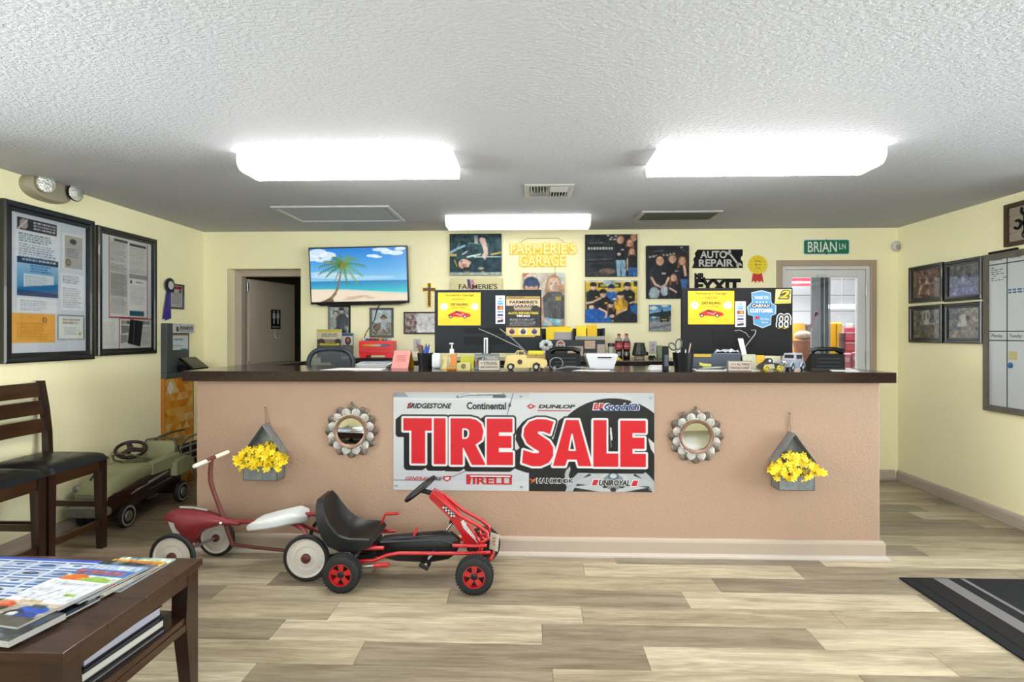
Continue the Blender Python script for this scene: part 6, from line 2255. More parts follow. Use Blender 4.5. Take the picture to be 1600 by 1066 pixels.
ch = make_chair()
ch.location = (-2.930, 3.345, 0)
ch['label'] = 'dark wooden chair with black seat, nearer the toy pedal car'
c2 = copy_tree(ch)
c2.location = (-2.930, 2.885, 0)
c2['label'] = 'dark wooden chair with black seat, cut by the left picture edge'

# ================================================================== toy wheels
WR = Matrix.Rotation(PI / 2, 4, 'X')        # local z -> -y (towards the viewer)

def wheel_T(c):
  return Matrix.Translation(c) @ WR

# ================================================================== red pedal go-kart
KR = mat('kart_red', '#DE1A20', 0.28, coat=0.4)
KB = mat('kart_black_plastic', '#0E0F11', 0.42, spec=0.4)
t = thing('pedal_kart', 'red and black pedal go-kart with a bucket seat in front of the banner', 'pedal kart', (-0.65, 3.2, 0))
KY, KT = 3.205, 0.215
RX, FX, WRD = -1.0, -0.297, 0.098

def kart_wheel(c, out):
  T = Matrix.Translation(c) @ Matrix.Rotation(PI / 2 if out < 0 else -PI / 2, 4, 'X')
  m = MB()
  R = WRD
  w_ = 0.036
  m.lathe([(R * 0.60, -w_), (R * 0.80, -w_ * 1.05), (R * 0.93, -w_ * 0.92), (R, -w_ * 0.55), (R, w_ * 0.55), (R * 0.93, w_ * 0.92), (R * 0.80, w_ * 1.05), (R * 0.60, w_)], T, 36, cap=False)
  wh = m.build('wheel', RUBBER, t)
  m = MB()
  for k in range(36):
    a = 2 * PI * k / 36
    for s in (-1, 1):
      Tk = T @ Matrix.Rotation(a, 4, 'Z') @ Matrix.Translation((R, 0, s * w_ * 0.42)) @ Matrix.Rotation(0.5 * s, 4, 'X')
      m.box2((-0.002, -0.004, -w_ * 0.40), (0.0022, 0.004, w_ * 0.40), 0, Tk)
  m.build('tread', RUBBER, wh, smooth=0)
  m = MB()
  m.lathe([(R * 0.60, w_ * 0.9), (R * 0.62, w_ * 0.98), (R * 0.56, w_ * 0.98), (R * 0.52, w_ * 0.55), (R * 0.52, w_ * 0.3), (R * 0.60, w_ * 0.3)], T, 32, cap=False)
  for k in range(5):
    a = 2 * PI * k / 5
    m.prism([(0.012, -0.011), (R * 0.54, -0.015), (R * 0.54, 0.015), (0.012, 0.011)], w_ * 0.45, w_ * 0.72, T @ Matrix.Rotation(a + 0.3, 4, 'Z'))
  m.build('rim', KR, wh)
  m = MB()
  m.lathe([(R * 0.58, w_ * 0.25), (0, w_ * 0.25)], T, 28, cap=False)
  m.lathe([(R * 0.58, -w_ * 0.8), (0, -w_ * 0.8)], T, 28, cap=False)
  m.lathe([(0.018, w_ * 0.4), (0.018, w_ * 0.8), (0.012, w_ * 0.9), (0, w_ * 0.92)], T, 18)
  m.build('hub', KB, wh)

for x in (RX, FX):
  kart_wheel((x, KY - KT - 0.005, WRD), -1)
kart_wheel((RX, KY + KT, WRD), 1)
kart_wheel((FX + 0.01, KY + KT, WRD), 1)
# axles and tubular frame
m = MB()
m.cyl((RX, KY - KT, WRD), (RX, KY + KT, WRD), 0.010, n=12)
m.cyl((FX, KY - KT, WRD), (FX, KY + KT, WRD), 0.010, n=12)
m.build('axle', STEEL, t)
FRz = 0.155
m = MB()
for s in (-1, 1):
  y = KY + s * 0.135
  m.tube([(RX - 0.045, KY + s * 0.06, 0.13), (RX - 0.05, y, 0.15), (RX - 0.035, y, 0.185), (RX, y, 0.195), (RX + 0.08, y, 0.198), (-0.80, y, 0.200)], 0.0105, 10)
  m.tube([(RX + 0.03, y - s * 0.02, 0.115), (-0.86, y - s * 0.02, 0.125), (-0.79, y - s * 0.03, 0.150), (-0.72, y - s * 0.03, 0.162), (-0.50, y - s * 0.03, 0.163), (FX + 0.03, y - s * 0.03, 0.168), (FX + 0.075, y - s * 0.03, 0.172)], 0.0105, 10)
m.tube([(-0.43, KY - 0.10, 0.205), (FX, KY - 0.105, 0.205), (FX + 0.05, KY - 0.08, 0.20)], 0.010, 10)
m.tube([(FX + 0.07, KY - 0.10, 0.13), (FX + 0.085, KY - 0.06, 0.14), (FX + 0.085, KY + 0.06, 0.14), (FX + 0.07, KY + 0.10, 0.13)], 0.009, 10)
m.build('frame_tube', KR, t)
# front fork loop beside the steering cover
m = MB()
for s in (-1, 1):
  y = KY + s * 0.055
  m.tube([(-0.555, y * 0.4 + KY * 0.6, 0.472), (-0.50, y, 0.440), (-0.40, y, 0.358), (-0.285, y, 0.295), (-0.245, y, 0.265), (-0.240, y, 0.232), (-0.265, y, 0.210), (-0.295, y, 0.215)], 0.0105, 10)
  m.tube([(-0.30, y, 0.235), (-0.275, y, 0.185), (-0.285, y, 0.135), (-0.305, y, 0.112)], 0.0105, 10)
m.build('front_hoop', KR, t)
# steering cover
m = MB()
side = [(-0.572, 0.452), (-0.555, 0.482), (-0.535, 0.474), (-0.43, 0.372), (-0.345, 0.275), (-0.285, 0.178), (-0.335, 0.172), (-0.372, 0.185), (-0.388, 0.245), (-0.46, 0.345)]
secs = []
for yy, sc_ in ((-0.05, 0.93), (-0.042, 1.0), (0.042, 1.0), (0.05, 0.93)):
  cxm = sum(q[0] for q in side) / len(side)
  czm = sum(q[1] for q in side) / len(side)
  secs.append([(cxm + (q[0] - cxm) * sc_, KY + yy, czm + (q[1] - czm) * sc_) for q in side])
m.loft(secs)
cov = m.build('steering_cover', KR, t)
# chequer decal and script on the cover
Yc = KY - 0.0502
Fc = frame_matrix((-0.452, Yc, 0.376), (math.cos(-0.80), 0, math.sin(-0.80)), (math.sin(0.80), 0, math.cos(0.80)), (0, -1, 0))
for nm, par, mm in (('chequer_white', 0, WI), ('chequer_black', 1, BI)):
  m = MB(Fc)
  for i in range(8):
    for j in range(3):
      if (i + j) % 2 == par:
        m.box2((-0.045 + i * 0.0105, -0.016 + j * 0.0105, 0.0002), (-0.0345 + i * 0.0105, -0.0055 + j * 0.0105, 0.001))
  m.build(nm, mm, cov, smooth=0)
Fc2 = frame_matrix((-0.345, Yc, 0.262), (math.cos(-0.85), 0, math.sin(-0.85)), (math.sin(0.85), 0, math.cos(0.85)), (0, -1, 0))
m = MB(Fc2)
m.prism([(-0.075, 0.004), (-0.070, 0.028), (-0.058, 0.016), (-0.050, 0.026), (-0.040, 0.014), (0.02, 0.010), (0.075, 0.004), (0.078, -0.004), (0.02, -0.006), (-0.04, -0.008)], 0.0002, 0.001)
dc = m.build('script_decal', WI, cov, smooth=0)
m = MB(Fc2)
for k in range(9):
  m.box2((-0.045 + k * 0.012, -0.002 + 0.002 * (k % 2), 0.0011), (-0.040 + k * 0.012, 0.003 + 0.002 * (k % 3), 0.0016))
m.build('script_marks', mat('grey_ink', '#7A6A6A', 0.5), cov, smooth=0)
# number plate
m = MB()
Tp = Matrix.Translation((-0.205, KY - 0.035, 0.205)) @ Matrix.Rotation(math.radians(-28), 4, 'Z') @ Matrix.Rotation(math.radians(6), 4, 'Y')
m.box2((-0.028, -0.004, -0.048), (0.028, 0.0, 0.048), 0.002, Tp)
npl = m.build('number_plate', mat('ivory_plate', '#EFE9D2', 0.5), t, smooth=0)
Fp = Tp @ frame_matrix((0, -0.0042, 0), (0, 0, -1), (1, 0, 0), (0, -1, 0))
m = MB(Fp)
for k in range(3):
  m.box2((-0.026 + k * 0.018, -0.010, 0.0), (-0.020 + k * 0.018, 0.010, 0.0008))
  m.box2((-0.020 + k * 0.018, -0.010 + 0.006 * k, 0.0), (-0.012 + k * 0.018, -0.006 + 0.006 * k, 0.0008))
m.build('worn_digits', mat('faded_red_ink', '#D88A80', 0.6), npl, smooth=0)
# steering wheel on its column
m = MB()
sc0 = Vector((-0.628, KY, 0.487))
ax = Vector((-0.62, 0, 0.78)).normalized()
m.cyl(sc0 - ax * 0.01, Vector((-0.56, KY, 0.462)), 0.014, n=12)
ey = Vector((0, 1, 0))
ex = ax.cross(ey).normalized()
Ts = Matrix((( ex.x, ey.x, ax.x, sc0.x), (ex.y, ey.y, ax.y, sc0.y), (ex.z, ey.z, ax.z, sc0.z), (0, 0, 0, 1)))
m.torus(0.098, 0.011, Ts, 36, 10)
m.lathe([(0.034, -0.012), (0.038, 0.0), (0.03, 0.008), (0, 0.010)], Ts, 20)
for a in (0.0, 2.2, -2.2):
  m.prism([(0.02, -0.013), (0.095, -0.010), (0.095, 0.010), (0.02, 0.013)], -0.006, 0.004, Ts @ Matrix.Rotation(a, 4, 'Z'))
m.build('steering_wheel', KB, t)
# bucket seat
path = [(-1.160, 0.450), (-1.156, 0.42), (-1.146, 0.375), (-1.130, 0.325), (-1.108, 0.278), (-1.078, 0.240), (-1.03, 0.220), (-0.98, 0.218), (-0.92, 0.228), (-0.875, 0.240), (-0.858, 0.228)]
half = [0.075, 0.105, 0.128, 0.143, 0.150, 0.153, 0.155, 0.155, 0.152, 0.146, 0.138]
wing = [0.008, 0.014, 0.022, 0.034, 0.046, 0.052, 0.050, 0.042, 0.030, 0.014, 0.006]
m = MB()
rows = []
for i, ((x, z), hwd, rs) in enumerate(zip(path, half, wing)):
  a = Vector(path[max(0, i - 1)])
  b = Vector(path[min(len(path) - 1, i + 1)])
  d = (b - a).normalized()
  nrm = Vector((-d.y, d.x))
  if nrm.x < 0 and i < 5:
    nrm = -nrm
  if i >= 5 and nrm.y < 0:
    nrm = -nrm
  row = []
  for s in [q / 8 for q in range(-8, 9)]:
    lift = rs * abs(s) ** 3
    row.append((x + nrm.x * lift, KY + hwd * s, z + nrm.y * lift))
  bk = 0.026 + 0.006 * min(1, i / 5)
  l_ = row[0]
  r_ = row[-1]
  row = [(l_[0] - nrm.x * (rs + bk), l_[1] - 0.012, l_[2] - nrm.y * (rs + bk)), (l_[0] - nrm.x * 0.006, l_[1] - 0.012, l_[2] - nrm.y * 0.006)] + row + [(r_[0] - nrm.x * 0.006, r_[1] + 0.012, r_[2] - nrm.y * 0.006), (r_[0] - nrm.x * (rs + bk), r_[1] + 0.012, r_[2] - nrm.y * (rs + bk))]
  rows.append(row)
m.loft(rows, True, True)
seat = m.build('seat', KB, t)
m = MB()
m.box2((-1.06, KY - 0.06, 0.185), (-0.90, KY + 0.06, 0.222), 0.006)
m.build('seat_mount', KB, t, smooth=0)
# chain guard and cranks
m = MB()
prof = [(-0.875, 0.175), (-0.83, 0.225), (-0.70, 0.238), (-0.50, 0.256), (-0.445, 0.250), (-0.405, 0.220), (-0.40, 0.18), (-0.42, 0.14), (-0.46, 0.112), (-0.56, 0.092), (-0.74, 0.096), (-0.86, 0.120)]
secs = []
for yy, k in ((-0.062, 0.90), (-0.052, 1.0), (-0.005, 1.0), (0.0, 0.97)):
  cxm, czm = -0.63, 0.17
  secs.append([(cxm + (q[0] - cxm) * k, KY + yy, czm + (q[1] - czm) * k) for q in prof])
m.loft(secs)
cg = m.build('chain_guard', KB, t)
m = MB()
m.tube([(-0.84, KY - 0.0635, 0.205), (-0.70, KY - 0.0635, 0.212), (-0.50, KY - 0.0635, 0.222), (-0.44, KY - 0.0635, 0.205), (-0.425, KY - 0.0635, 0.185)], 0.006, 8)
m.build('rib', mat('kart_grey_edge', '#33363A', 0.4), cg)
m = MB()
m.tube([(-0.535, KY + 0.02, 0.165), (-0.535, KY - 0.09, 0.165), (-0.565, KY - 0.09, 0.125), (-0.565, KY - 0.165, 0.125)], 0.007, 8)
m.tube([(-0.535, KY + 0.02, 0.165), (-0.535, KY + 0.06, 0.165), (-0.455, KY + 0.06, 0.27), (-0.455, KY + 0.13, 0.27)], 0.007, 8)
m.build('crank', CHROME, t)
for c, r in (((-0.575, KY - 0.135, 0.115), 0.5), ((-0.445, KY + 0.10, 0.275), 0.2)):
  m = MB()
  m.box(c, (0.055, 0.075, 0.024), 0.004, Matrix.Rotation(r, 4, 'Y'))
  m.build('pedal', KB, t, smooth=0)
# brake handle, shifter
m = MB()
m.tube([(-0.93, KY - 0.175, 0.112), (-0.845, KY - 0.175, 0.120)], 0.006, 8)
bh = m.build('brake_lever', STEEL, t)
m = MB()
m.tube([(-0.845, KY - 0.175, 0.120), (-0.78, KY - 0.175, 0.125), (-0.765, KY - 0.175, 0.126)], [0.012, 0.012, 0.015], 10)
m.build('grip', KR, bh)
m = MB()
m.prism([(-0.66, 0.240), (-0.645, 0.240), (-0.630, 0.275), (-0.637, 0.285), (-0.652, 0.270)], KY - 0.055, KY - 0.035, None, 'xz')
m.build('shift_lever', KR, t, smooth=0)
m = MB()
m.tube([(-0.86, KY + 0.13, 0.30), (-0.78, KY + 0.14, 0.302)], 0.009, 8)
m.tube([(-0.86, KY + 0.13, 0.30), (-0.88, KY + 0.12, 0.25), (-0.88, KY + 0.12, 0.20)], 0.007, 8)
m.build('hand_brake', KR, t)

# ================================================================== old red ride-on (four wheels, white seat)
OR = mat('worn_red_paint', '#8E1A24', 0.42, var=(9, '#A5343A', 0.25), speck=(60, '#C98A80', 0.72))
RU = mat('rusty_red_tube', '#6B2A22', 0.55, var=(30, '#8C3E30', 0.3))
CRM = mat('cream_disc', '#D8CFC4', 0.45, var=(7, '#E6DFD6', 0.3), speck=(55, '#8F5A2E', 0.70), k=0.72)
t = thing('ride_on_toy', 'old red four-wheeled ride-on toy with a white seat beside the kart', 'ride-on toy', (-1.6, 3.27, 0))
OY = 3.27

def toy_wheel(c, R, out):
  T = Matrix.Translation(c) @ Matrix.Rotation(PI / 2 if out < 0 else -PI / 2, 4, 'X')
  m = MB()
  w_ = 0.013
  m.lathe([(R * 0.83, -w_), (R * 0.95, -w_), (R, -w_ * 0.4), (R, w_ * 0.4), (R * 0.95, w_), (R * 0.83, w_)], T, 40, cap=False)
  wh = m.build('wheel', RUBBER, t)
  m = MB()
  m.lathe([(R * 0.83, -w_ * 0.4), (R * 0.84, w_ * 0.8), (R * 0.80, w_ * 0.9), (R * 0.74, w_ * 0.2), (R * 0.5, w_ * 0.5), (R * 0.47, w_ * 0.2), (R * 0.22, w_ * 0.5), (R * 0.2, w_ * 0.6), (0, w_ * 0.6)], T, 36, cap=False)
  m.lathe([(R * 0.83, -w_ * 0.4), (0, -w_ * 0.4)], T, 36, cap=False)
  m.build('disc', CRM, wh)
  m = MB()
  m.lathe([(R * 0.21, w_ * 0.6), (R * 0.2, w_ * 1.3), (R * 0.12, w_ * 1.8), (0, w_ * 1.9)], T, 20, cap=False)
  m.build('hubcap', mat('rust_red_cap', '#7C2A24', 0.5, var=(40, '#5A2018', 0.3)), wh)

TWR = 0.129
toy_wheel((-1.238, 3.10, TWR), TWR, -1)
toy_wheel((-1.225, 3.435, TWR), TWR, 1)
toy_wheel((-1.985, 3.09, TWR), TWR, -1)
toy_wheel((-1.93, 3.435, 0.113), 0.113, -1)
m = MB()
m.cyl((-1.238, 3.10, TWR), (-1.225, 3.435, TWR), 0.009, n=10)
m.cyl((-1.985, 3.09, TWR), (-1.93, 3.435, 0.115), 0.009, n=10)
m.build('axle', STEEL, t)
# nose cowl
m = MB()
zf = lambda py: pY(300, py, OY).z
top = [(262, 803), (268, 797), (285, 794.5), (305, 796.5), (325, 799), (345, 806), (362, 812), (375, 816)]
bot = [(262, 812), (270, 822), (283, 838), (298, 852), (310, 838), (318, 828), (345, 820), (375, 821)]
secs = []
for (tx, ty), (bx, by), hw_ in zip(top, bot, (0.030, 0.048, 0.060, 0.064, 0.058, 0.046, 0.030, 0.020)):
  a, b = pY(tx, ty, OY), pY(bx, by, OY)
  sec = []
  for k in range(14):
    q = 2 * PI * k / 14
    f = 0.5 + 0.5 * math.sin(q)
    c_ = b.lerp(a, f)
    sec.append((c_.x, OY + hw_ * math.copysign(abs(math.cos(q)) ** 0.7, math.cos(q)), c_.z))
  secs.append(sec)
m.loft(secs)
m.build('nose_cowl', OR, t)
# pointed wheel fork under the cowl
m = MB()
for s in (-1, 1):
  a = [pY(x, y, OY) for x, y in ((283, 822), (312, 826), (304, 850), (300, 854), (294, 850))]
  m.prism([(q.x, q.z) for q in a], OY + s * 0.045 - 0.004, OY + s * 0.045 + 0.004, None, 'xz')
m.build('fork', OR, t, smooth=0)
m = MB()
a = [pY(x, y, OY - 0.05) for x, y in ((264, 815), (272, 817), (291, 836), (291, 841), (275, 838), (269, 828))]
m.prism([(q.x, q.z) for q in a], OY - 0.058, OY - 0.054, None, 'xz')
m.build('grille_decal', mat('worn_white_paint', '#DAD6D0', 0.6), t, smooth=0)
m = MB()
a = [pY(x, y, OY - 0.02) for x, y in ((278, 795), (300, 796), (321, 800))]
m.tube([q + Vector((0, 0.02, 0.003)) for q in a], 0.006, 6)
m.build('white_stripe', mat('worn_white_paint'), t)
# frame: main tube, rear struts, drag rod
P3 = lambda x, y, dy=0.0: pY(x, y, OY + dy)
m = MB()
m.tube([P3(335, 808), P3(360, 815), P3(395, 816), P3(440, 812), P3(470, 806), P3(487, 803), P3(507, 804)], 0.014, 12)
m.build('main_tube', OR, t)
m = MB()
m.tube([P3(450, 818, -0.02), P3(462, 820, -0.05), P3(474, 827, -0.09), P3(480, 838, -0.13), (-1.24, 3.13, 0.15)], 0.011, 10)
m.tube([P3(450, 818, 0.02), P3(464, 818, 0.06), P3(482, 824, 0.10), (-1.23, 3.40, 0.15)], 0.011, 10)
m.build('rear_strut', OR, t)
m = MB()
m.tube([P3(364, 851), P3(400, 856), P3(452, 861)], 0.010, 10)
m.tube([P3(452, 861), (-1.235, OY - 0.05, TWR)], 0.010, 10)
m.build('drag_rod', RU, t)
# steering / pump lever with white grips
m = MB()
m.tube([P3(364, 853), P3(357, 833), P3(350, 812), P3(342, 790), P3(333, 766), P3(329, 752), P3(328.5, 738), P3(330.5, 718)], [0.012, 0.012, 0.0125, 0.012, 0.012, 0.013, 0.013, 0.0135], 12)
lv = m.build('lever', RU, t)
h = P3(331, 717)
m = MB()
m.tube([h + Vector((-0.01, -0.04, -0.004)), h + Vector((0.0, 0.0, 0.004)), h + Vector((0.01, 0.04, 0.006))], 0.012, 10)
m.build('crossbar', RU, lv)
for s in (-1, 1):
  m = MB()
  d = Vector((0.027, 0.10, 0.012)) if s > 0 else Vector((-0.03, -0.10, -0.014))
  a0 = h + Vector((0.006, 0.02, 0.004)) * s
  m.tube([a0, a0 + d * 0.8, a0 + d], [0.0125, 0.0125, 0.010], 12)
  m.build('grip', mat('cream_grip', '#EDE4D2', 0.5, k=0.75), lv)
m = MB()
m.sphere((pY(344.5, 818, OY - 0.05).x, OY - 0.05, pY(344.5, 818, OY - 0.05).z), 0.011, 12, 8)
m.build('bolt', CHROME, t)
# seat
m = MB()
c0 = [(388, 820, 0.02, 0.008), (394, 816, 0.06, 0.022), (405, 812, 0.085, 0.032), (425, 808, 0.100, 0.038), (445, 804, 0.106, 0.040), (462, 800, 0.100, 0.040), (475, 801, 0.078, 0.030), (482, 804, 0.03, 0.012)]
secs = []
for x, y, hwd, th in c0:
  c_ = P3(x, y + 6)
  secs.append([(c_.x, OY + hwd * math.copysign(abs(math.cos(q)) ** 0.8, math.cos(q)), c_.z + th * math.sin(q) + (0.016 * abs(math.cos(q)) ** 2 if math.sin(q) > 0 else 0)) for q in [2 * PI * k / 18 for k in range(18)]])
m.loft(secs)
m.build('seat', mat('white_seat_plastic', '#E6EAE8', 0.4, k=0.75), t)
m = MB()
m.cyl(P3(440, 812), P3(440, 806), 0.02, n=12)
m.build('seat_post', OR, t)

# ================================================================== pedal car in the corner
CG = mat('faded_green_enamel', '#9C9F78', 0.4, var=(6, '#B3B085', 0.3), speck=(38, '#8A5F2C', 0.72), k=0.8)
MR = mat('dark_maroon_enamel', '#2E0F12', 0.3, var=(20, '#451A1C', 0.3), speck=(70, '#9A8A78', 0.74), coat=0.2)
t = thing('pedal_car', 'antique green and maroon pedal truck parked by the left wall', 'pedal car', (-2.98, 4.3, 0))
PC = Matrix.Translation((-2.988, 3.745, 0)) @ Matrix.Rotation(math.radians(1.4), 4, 'Z')    # local y runs back from the nose, x right
HW = 0.138

def ring(y, zb, zt_, hw_, pw=0.45, n=20):
  zc_, hz = (zb + zt_) / 2, (zt_ - zb) / 2
  return [(hw_ * math.copysign(abs(math.cos(q)) ** pw, math.cos(q)), y, zc_ + hz * math.copysign(abs(math.sin(q)) ** pw, math.sin(q))) for q in [2 * PI * k / n for k in range(n)]]

m = MB(PC)
m.loft([ring(0.03, 0.15, 0.27, HW * 0.86), ring(0.07, 0.12, 0.285, HW * 0.98), ring(0.20, 0.115, 0.295, HW), ring(0.45, 0.12, 0.315, HW), ring(0.70, 0.13, 0.335, HW * 0.97), ring(0.80, 0.14, 0.34, HW * 0.9)])
m.build('body', MR, t)
m = MB(PC)
m.loft([ring(0.0, 0.20, 0.31, HW * 0.62, 0.7), ring(0.02, 0.175, 0.35, HW * 0.80, 0.7), ring(0.06, 0.19, 0.385, HW * 0.90, 0.7), ring(0.16, 0.24, 0.405, HW * 0.97, 0.6), ring(0.30, 0.27, 0.415, HW * 1.01, 0.6), ring(0.42, 0.28, 0.418, HW * 1.02, 0.6), ring(0.47, 0.29, 0.40, HW * 1.02, 0.6)])
m.build('hood', CG, t)
for s in (-1, 1):
  m = MB(PC)
  secs = []
  for i, y in enumerate((0.46, 0.54, 0.64, 0.72, 0.80)):
    zt_ = 0.398 + 0.004 * i
    secs.append([(s * (HW + 0.006), y, 0.30), (s * (HW + 0.006), y, zt_ - 0.02), (s * (HW - 0.01), y, zt_), (s * (HW - 0.045), y, zt_ - 0.006), (s * (HW - 0.045), y, 0.30)])
  m.loft(secs)
  m.build('cockpit_side', CG, t)
m = MB(PC)
m.box2((-HW * 0.7, 0.47, 0.24), (HW * 0.7, 0.78, 0.25), 0.003)
m.build('cockpit_floor', MR, t, smooth=0)
# seat back panel with a rail
m = MB(PC)
m.loft([[(-HW * 0.88, 0.74, 0.34), (HW * 0.88, 0.74, 0.34), (HW * 0.88, 0.756, 0.34), (-HW * 0.88, 0.756, 0.34)], [(-HW * 0.88, 0.775, 0.46), (HW * 0.88, 0.775, 0.46), (HW * 0.88, 0.79, 0.46), (-HW * 0.88, 0.79, 0.46)], [(-HW * 0.7, 0.79, 0.495), (HW * 0.7, 0.79, 0.495), (HW * 0.7, 0.805, 0.495), (-HW * 0.7, 0.805, 0.495)]])
m.build('seat_back', CG, t, smooth=0)
m = MB(PC)
m.tube([(-HW * 0.95, 0.755, 0.40), (-HW * 0.95, 0.77, 0.47), (-HW * 0.8, 0.785, 0.508), (0, 0.795, 0.522), (HW * 0.8, 0.785, 0.515), (HW * 0.97, 0.775, 0.47), (HW * 0.98, 0.765, 0.41)], 0.008, 8)
m.build('seat_rail', mat('olive_tube', '#6E6A4A', 0.45), t)
# windscreen frame
m = MB(PC)
m.tube([(-HW * 0.9, 0.42, 0.42), (-HW * 0.86, 0.40, 0.455), (-HW * 0.4, 0.37, 0.478), (HW * 0.1, 0.37, 0.475), (HW * 0.7, 0.40, 0.450), (HW * 0.95, 0.44, 0.422)], 0.006, 8)
m.tube([(-HW * 0.9, 0.42, 0.42), (0, 0.34, 0.424), (HW * 0.6, 0.38, 0.423), (HW * 0.95, 0.45, 0.420), (HW * 0.6, 0.45, 0.42)], 0.008, 8)
m.build('windscreen_frame', mat('olive_tube'), t)
# steering wheel
m = MB(PC @ Matrix.Translation((-0.03, 0.47, 0.490)) @ Matrix.Rotation(math.radians(24), 4, 'X') @ Matrix.Rotation(math.radians(12), 4, 'Y'))
m.torus(0.098, 0.0125, None, 32, 10)
for a in (0.2, 0.2 + 2 * PI / 3, 0.2 + 4 * PI / 3):
  m.prism([(0.0, -0.022), (0.095, -0.014), (0.095, 0.014), (0.0, 0.022)], -0.006, 0.006, Matrix.Rotation(a, 4, 'Z'))
m.sphere((0, 0, 0), (0.03, 0.03, 0.014), 16, 8)
m.build('steering_wheel', mat('maroon_wheel', '#38161A', 0.3), t)
m = MB(PC)
m.cyl((-0.03, 0.47, 0.490), (-0.02, 0.40, 0.40), 0.006, n=8)
m.build('steering_column', CHROME, t)
# bumper, grille, headlamps
m = MB(PC)
m.loft([ring(-0.035, 0.135, 0.195, HW * 0.98, 0.5), ring(-0.02, 0.125, 0.205, HW * 1.06, 0.5), ring(0.02, 0.13, 0.20, HW * 1.06, 0.5)])
m.build('bumper', mat('pitted_chrome', '#9C9C94', 0.4, 0.5, var=(25, '#C9C8BE', 0.3)), t)
m = MB(PC)
for z in (0.225, 0.25, 0.275):
  m.tube([(-HW * 0.7, 0.015, z), (-HW * 0.4, -0.004, z), (HW * 0.4, -0.004, z), (HW * 0.7, 0.015, z)], 0.006, 6)
m.build('grille', mat('pitted_chrome'), t)
for s in (-1, 1):
  m = MB(PC)
  m.sphere((s * HW * 0.66, 0.015, 0.315), (0.026, 0.02, 0.026), 14, 10)
  m.build('headlamp', mat('pitted_chrome'), t)
m = MB(PC)
m.tube([(0.0, 0.02, 0.372), (0.0, 0.06, 0.405), (0.0, 0.10, 0.410)], 0.008, 8)
m.build('hood_ornament', mat('dull_blue_metal', '#5C6468', 0.4, 0.5), t)
# rear fenders
for s in (-1, 1):
  m = MB(PC)
  x0, x1 = (HW - 0.01, HW + 0.045) if s > 0 else (-HW - 0.045, -HW + 0.01)
  m.prism([(0.70, 0.235), (0.95, 0.235), (0.95, 0.285), (0.925, 0.335), (0.88, 0.362), (0.74, 0.352), (0.70, 0.335)], x0, x1, None, 'yz')
  m.build('rear_fender', CG, t, smooth=0)
# stake-bed rails
STK = mat('weathered_white_slat', '#B7B1A2', 0.6)
m = MB(PC)
m.box2((-HW * 0.95, 0.81, 0.24), (HW * 0.95, 1.33, 0.26), 0.003)
m.build('bed_floor', MR, t, smooth=0)
for s in (-1, 1):
  for z in (0.30, 0.36, 0.42):
    m = MB(PC)
    m.box2((s * HW * 0.95 - 0.004, 0.82, z), (s * HW * 0.95 + 0.004, 1.33, z + 0.018), 0.002)
    m.build('slat', STK, t, smooth=0)
  m = MB(PC)
  for y in (0.84, 0.98, 1.14, 1.30):
    m.box2((s * HW * 0.95 - 0.009, y, 0.25), (s * HW * 0.95 - 0.002, y + 0.016, 0.455))
  m.build('stake', STK, t, smooth=0)
  m = MB(PC)
  m.box2((s * HW * 0.95 - 0.013, 0.82, 0.26), (s * HW * 0.95 - 0.0095, 1.33, 0.45))
  m.build('bed_side', MR, t, smooth=0)
  m = MB(PC)
  m.tube([(s * HW * 0.95, 0.82, 0.40), (s * HW * 0.95, 0.86, 0.46), (s * HW * 0.95, 0.96, 0.495), (s * HW * 0.95, 1.15, 0.505), (s * HW * 0.95, 1.33, 0.50)], 0.008, 8)
  m.build('hand_rail', mat('olive_tube'), t)
# side emblem
m = MB(PC)
xe = HW + 0.0065
m.prism([(0.22, 0.222), (0.30, 0.232), (0.62, 0.272), (0.66, 0.285), (0.60, 0.285), (0.42, 0.262), (0.41, 0.247), (0.30, 0.243)], HW - 0.002, xe, None, 'yz')
em = m.build('side_emblem', mat('emblem_white', '#C9C6BE', 0.5), t, smooth=0)
m = MB(PC)
m.tube([(HW + 0.004, 0.42, 0.205), (HW + 0.004, 0.70, 0.225)], 0.003, 6)
m.build('side_trim', CHROME, t)

def car_wheel(x, y, s):
  R = 0.083
  T = PC @ Matrix.Translation((x, y, R)) @ Matrix.Rotation(PI / 2 * s, 4, 'Y')
  m = MB()
  w_ = 0.019
  m.lathe([(R * 0.5, -w_), (R * 0.9, -w_), (R, -w_ * 0.5), (R, w_ * 0.5), (R * 0.92, w_), (R * 0.5, w_)], T, 32, cap=False)
  wh = m.build('wheel', RUBBER, t)
  m = MB()
  m.lathe([(R * 0.86, w_ * 1.02), (R * 0.80, w_ * 1.12), (R * 0.70, w_ * 1.02)], T, 32, cap=False)
  m.build('whitewall', mat('aged_white', '#D5CFC0', 0.6), wh)
  m = MB()
  m.lathe([(R * 0.70, w_ * 0.8), (R * 0.48, w_ * 0.85), (R * 0.42, w_ * 0.8)], T, 32, cap=False)
  m.lathe([(R * 0.70, -w_ * 0.8), (0, -w_ * 0.8)], T, 32, cap=False)
  m.build('rim', mat('maroon_rim', '#5A2A2C', 0.4), wh)
  m = MB()
  m.lathe([(R * 0.46, w_ * 0.8), (R * 0.40, w_ * 1.3), (R * 0.22, w_ * 1.6), (0, w_ * 1.7)], T, 24, cap=False)
  m.build('hubcap', mat('pitted_chrome'), wh)

for s in (-1, 1):
  car_wheel(s * (HW + 0.0), 0.175, s)
  car_wheel(s * (HW + 0.02), 0.80, s)
for y0, z1 in ((0.15, 0.125), (0.775, 0.25)):
  m = MB(PC)
  m.box2((-HW, y0, 0.075), (HW, y0 + 0.05, z1))
  m.build('axle', MR, t, smooth=0)

# ================================================================== things on the counters
def cx_at(px, Y, z=CT_Z):
  return pY(px, 575, Y).x

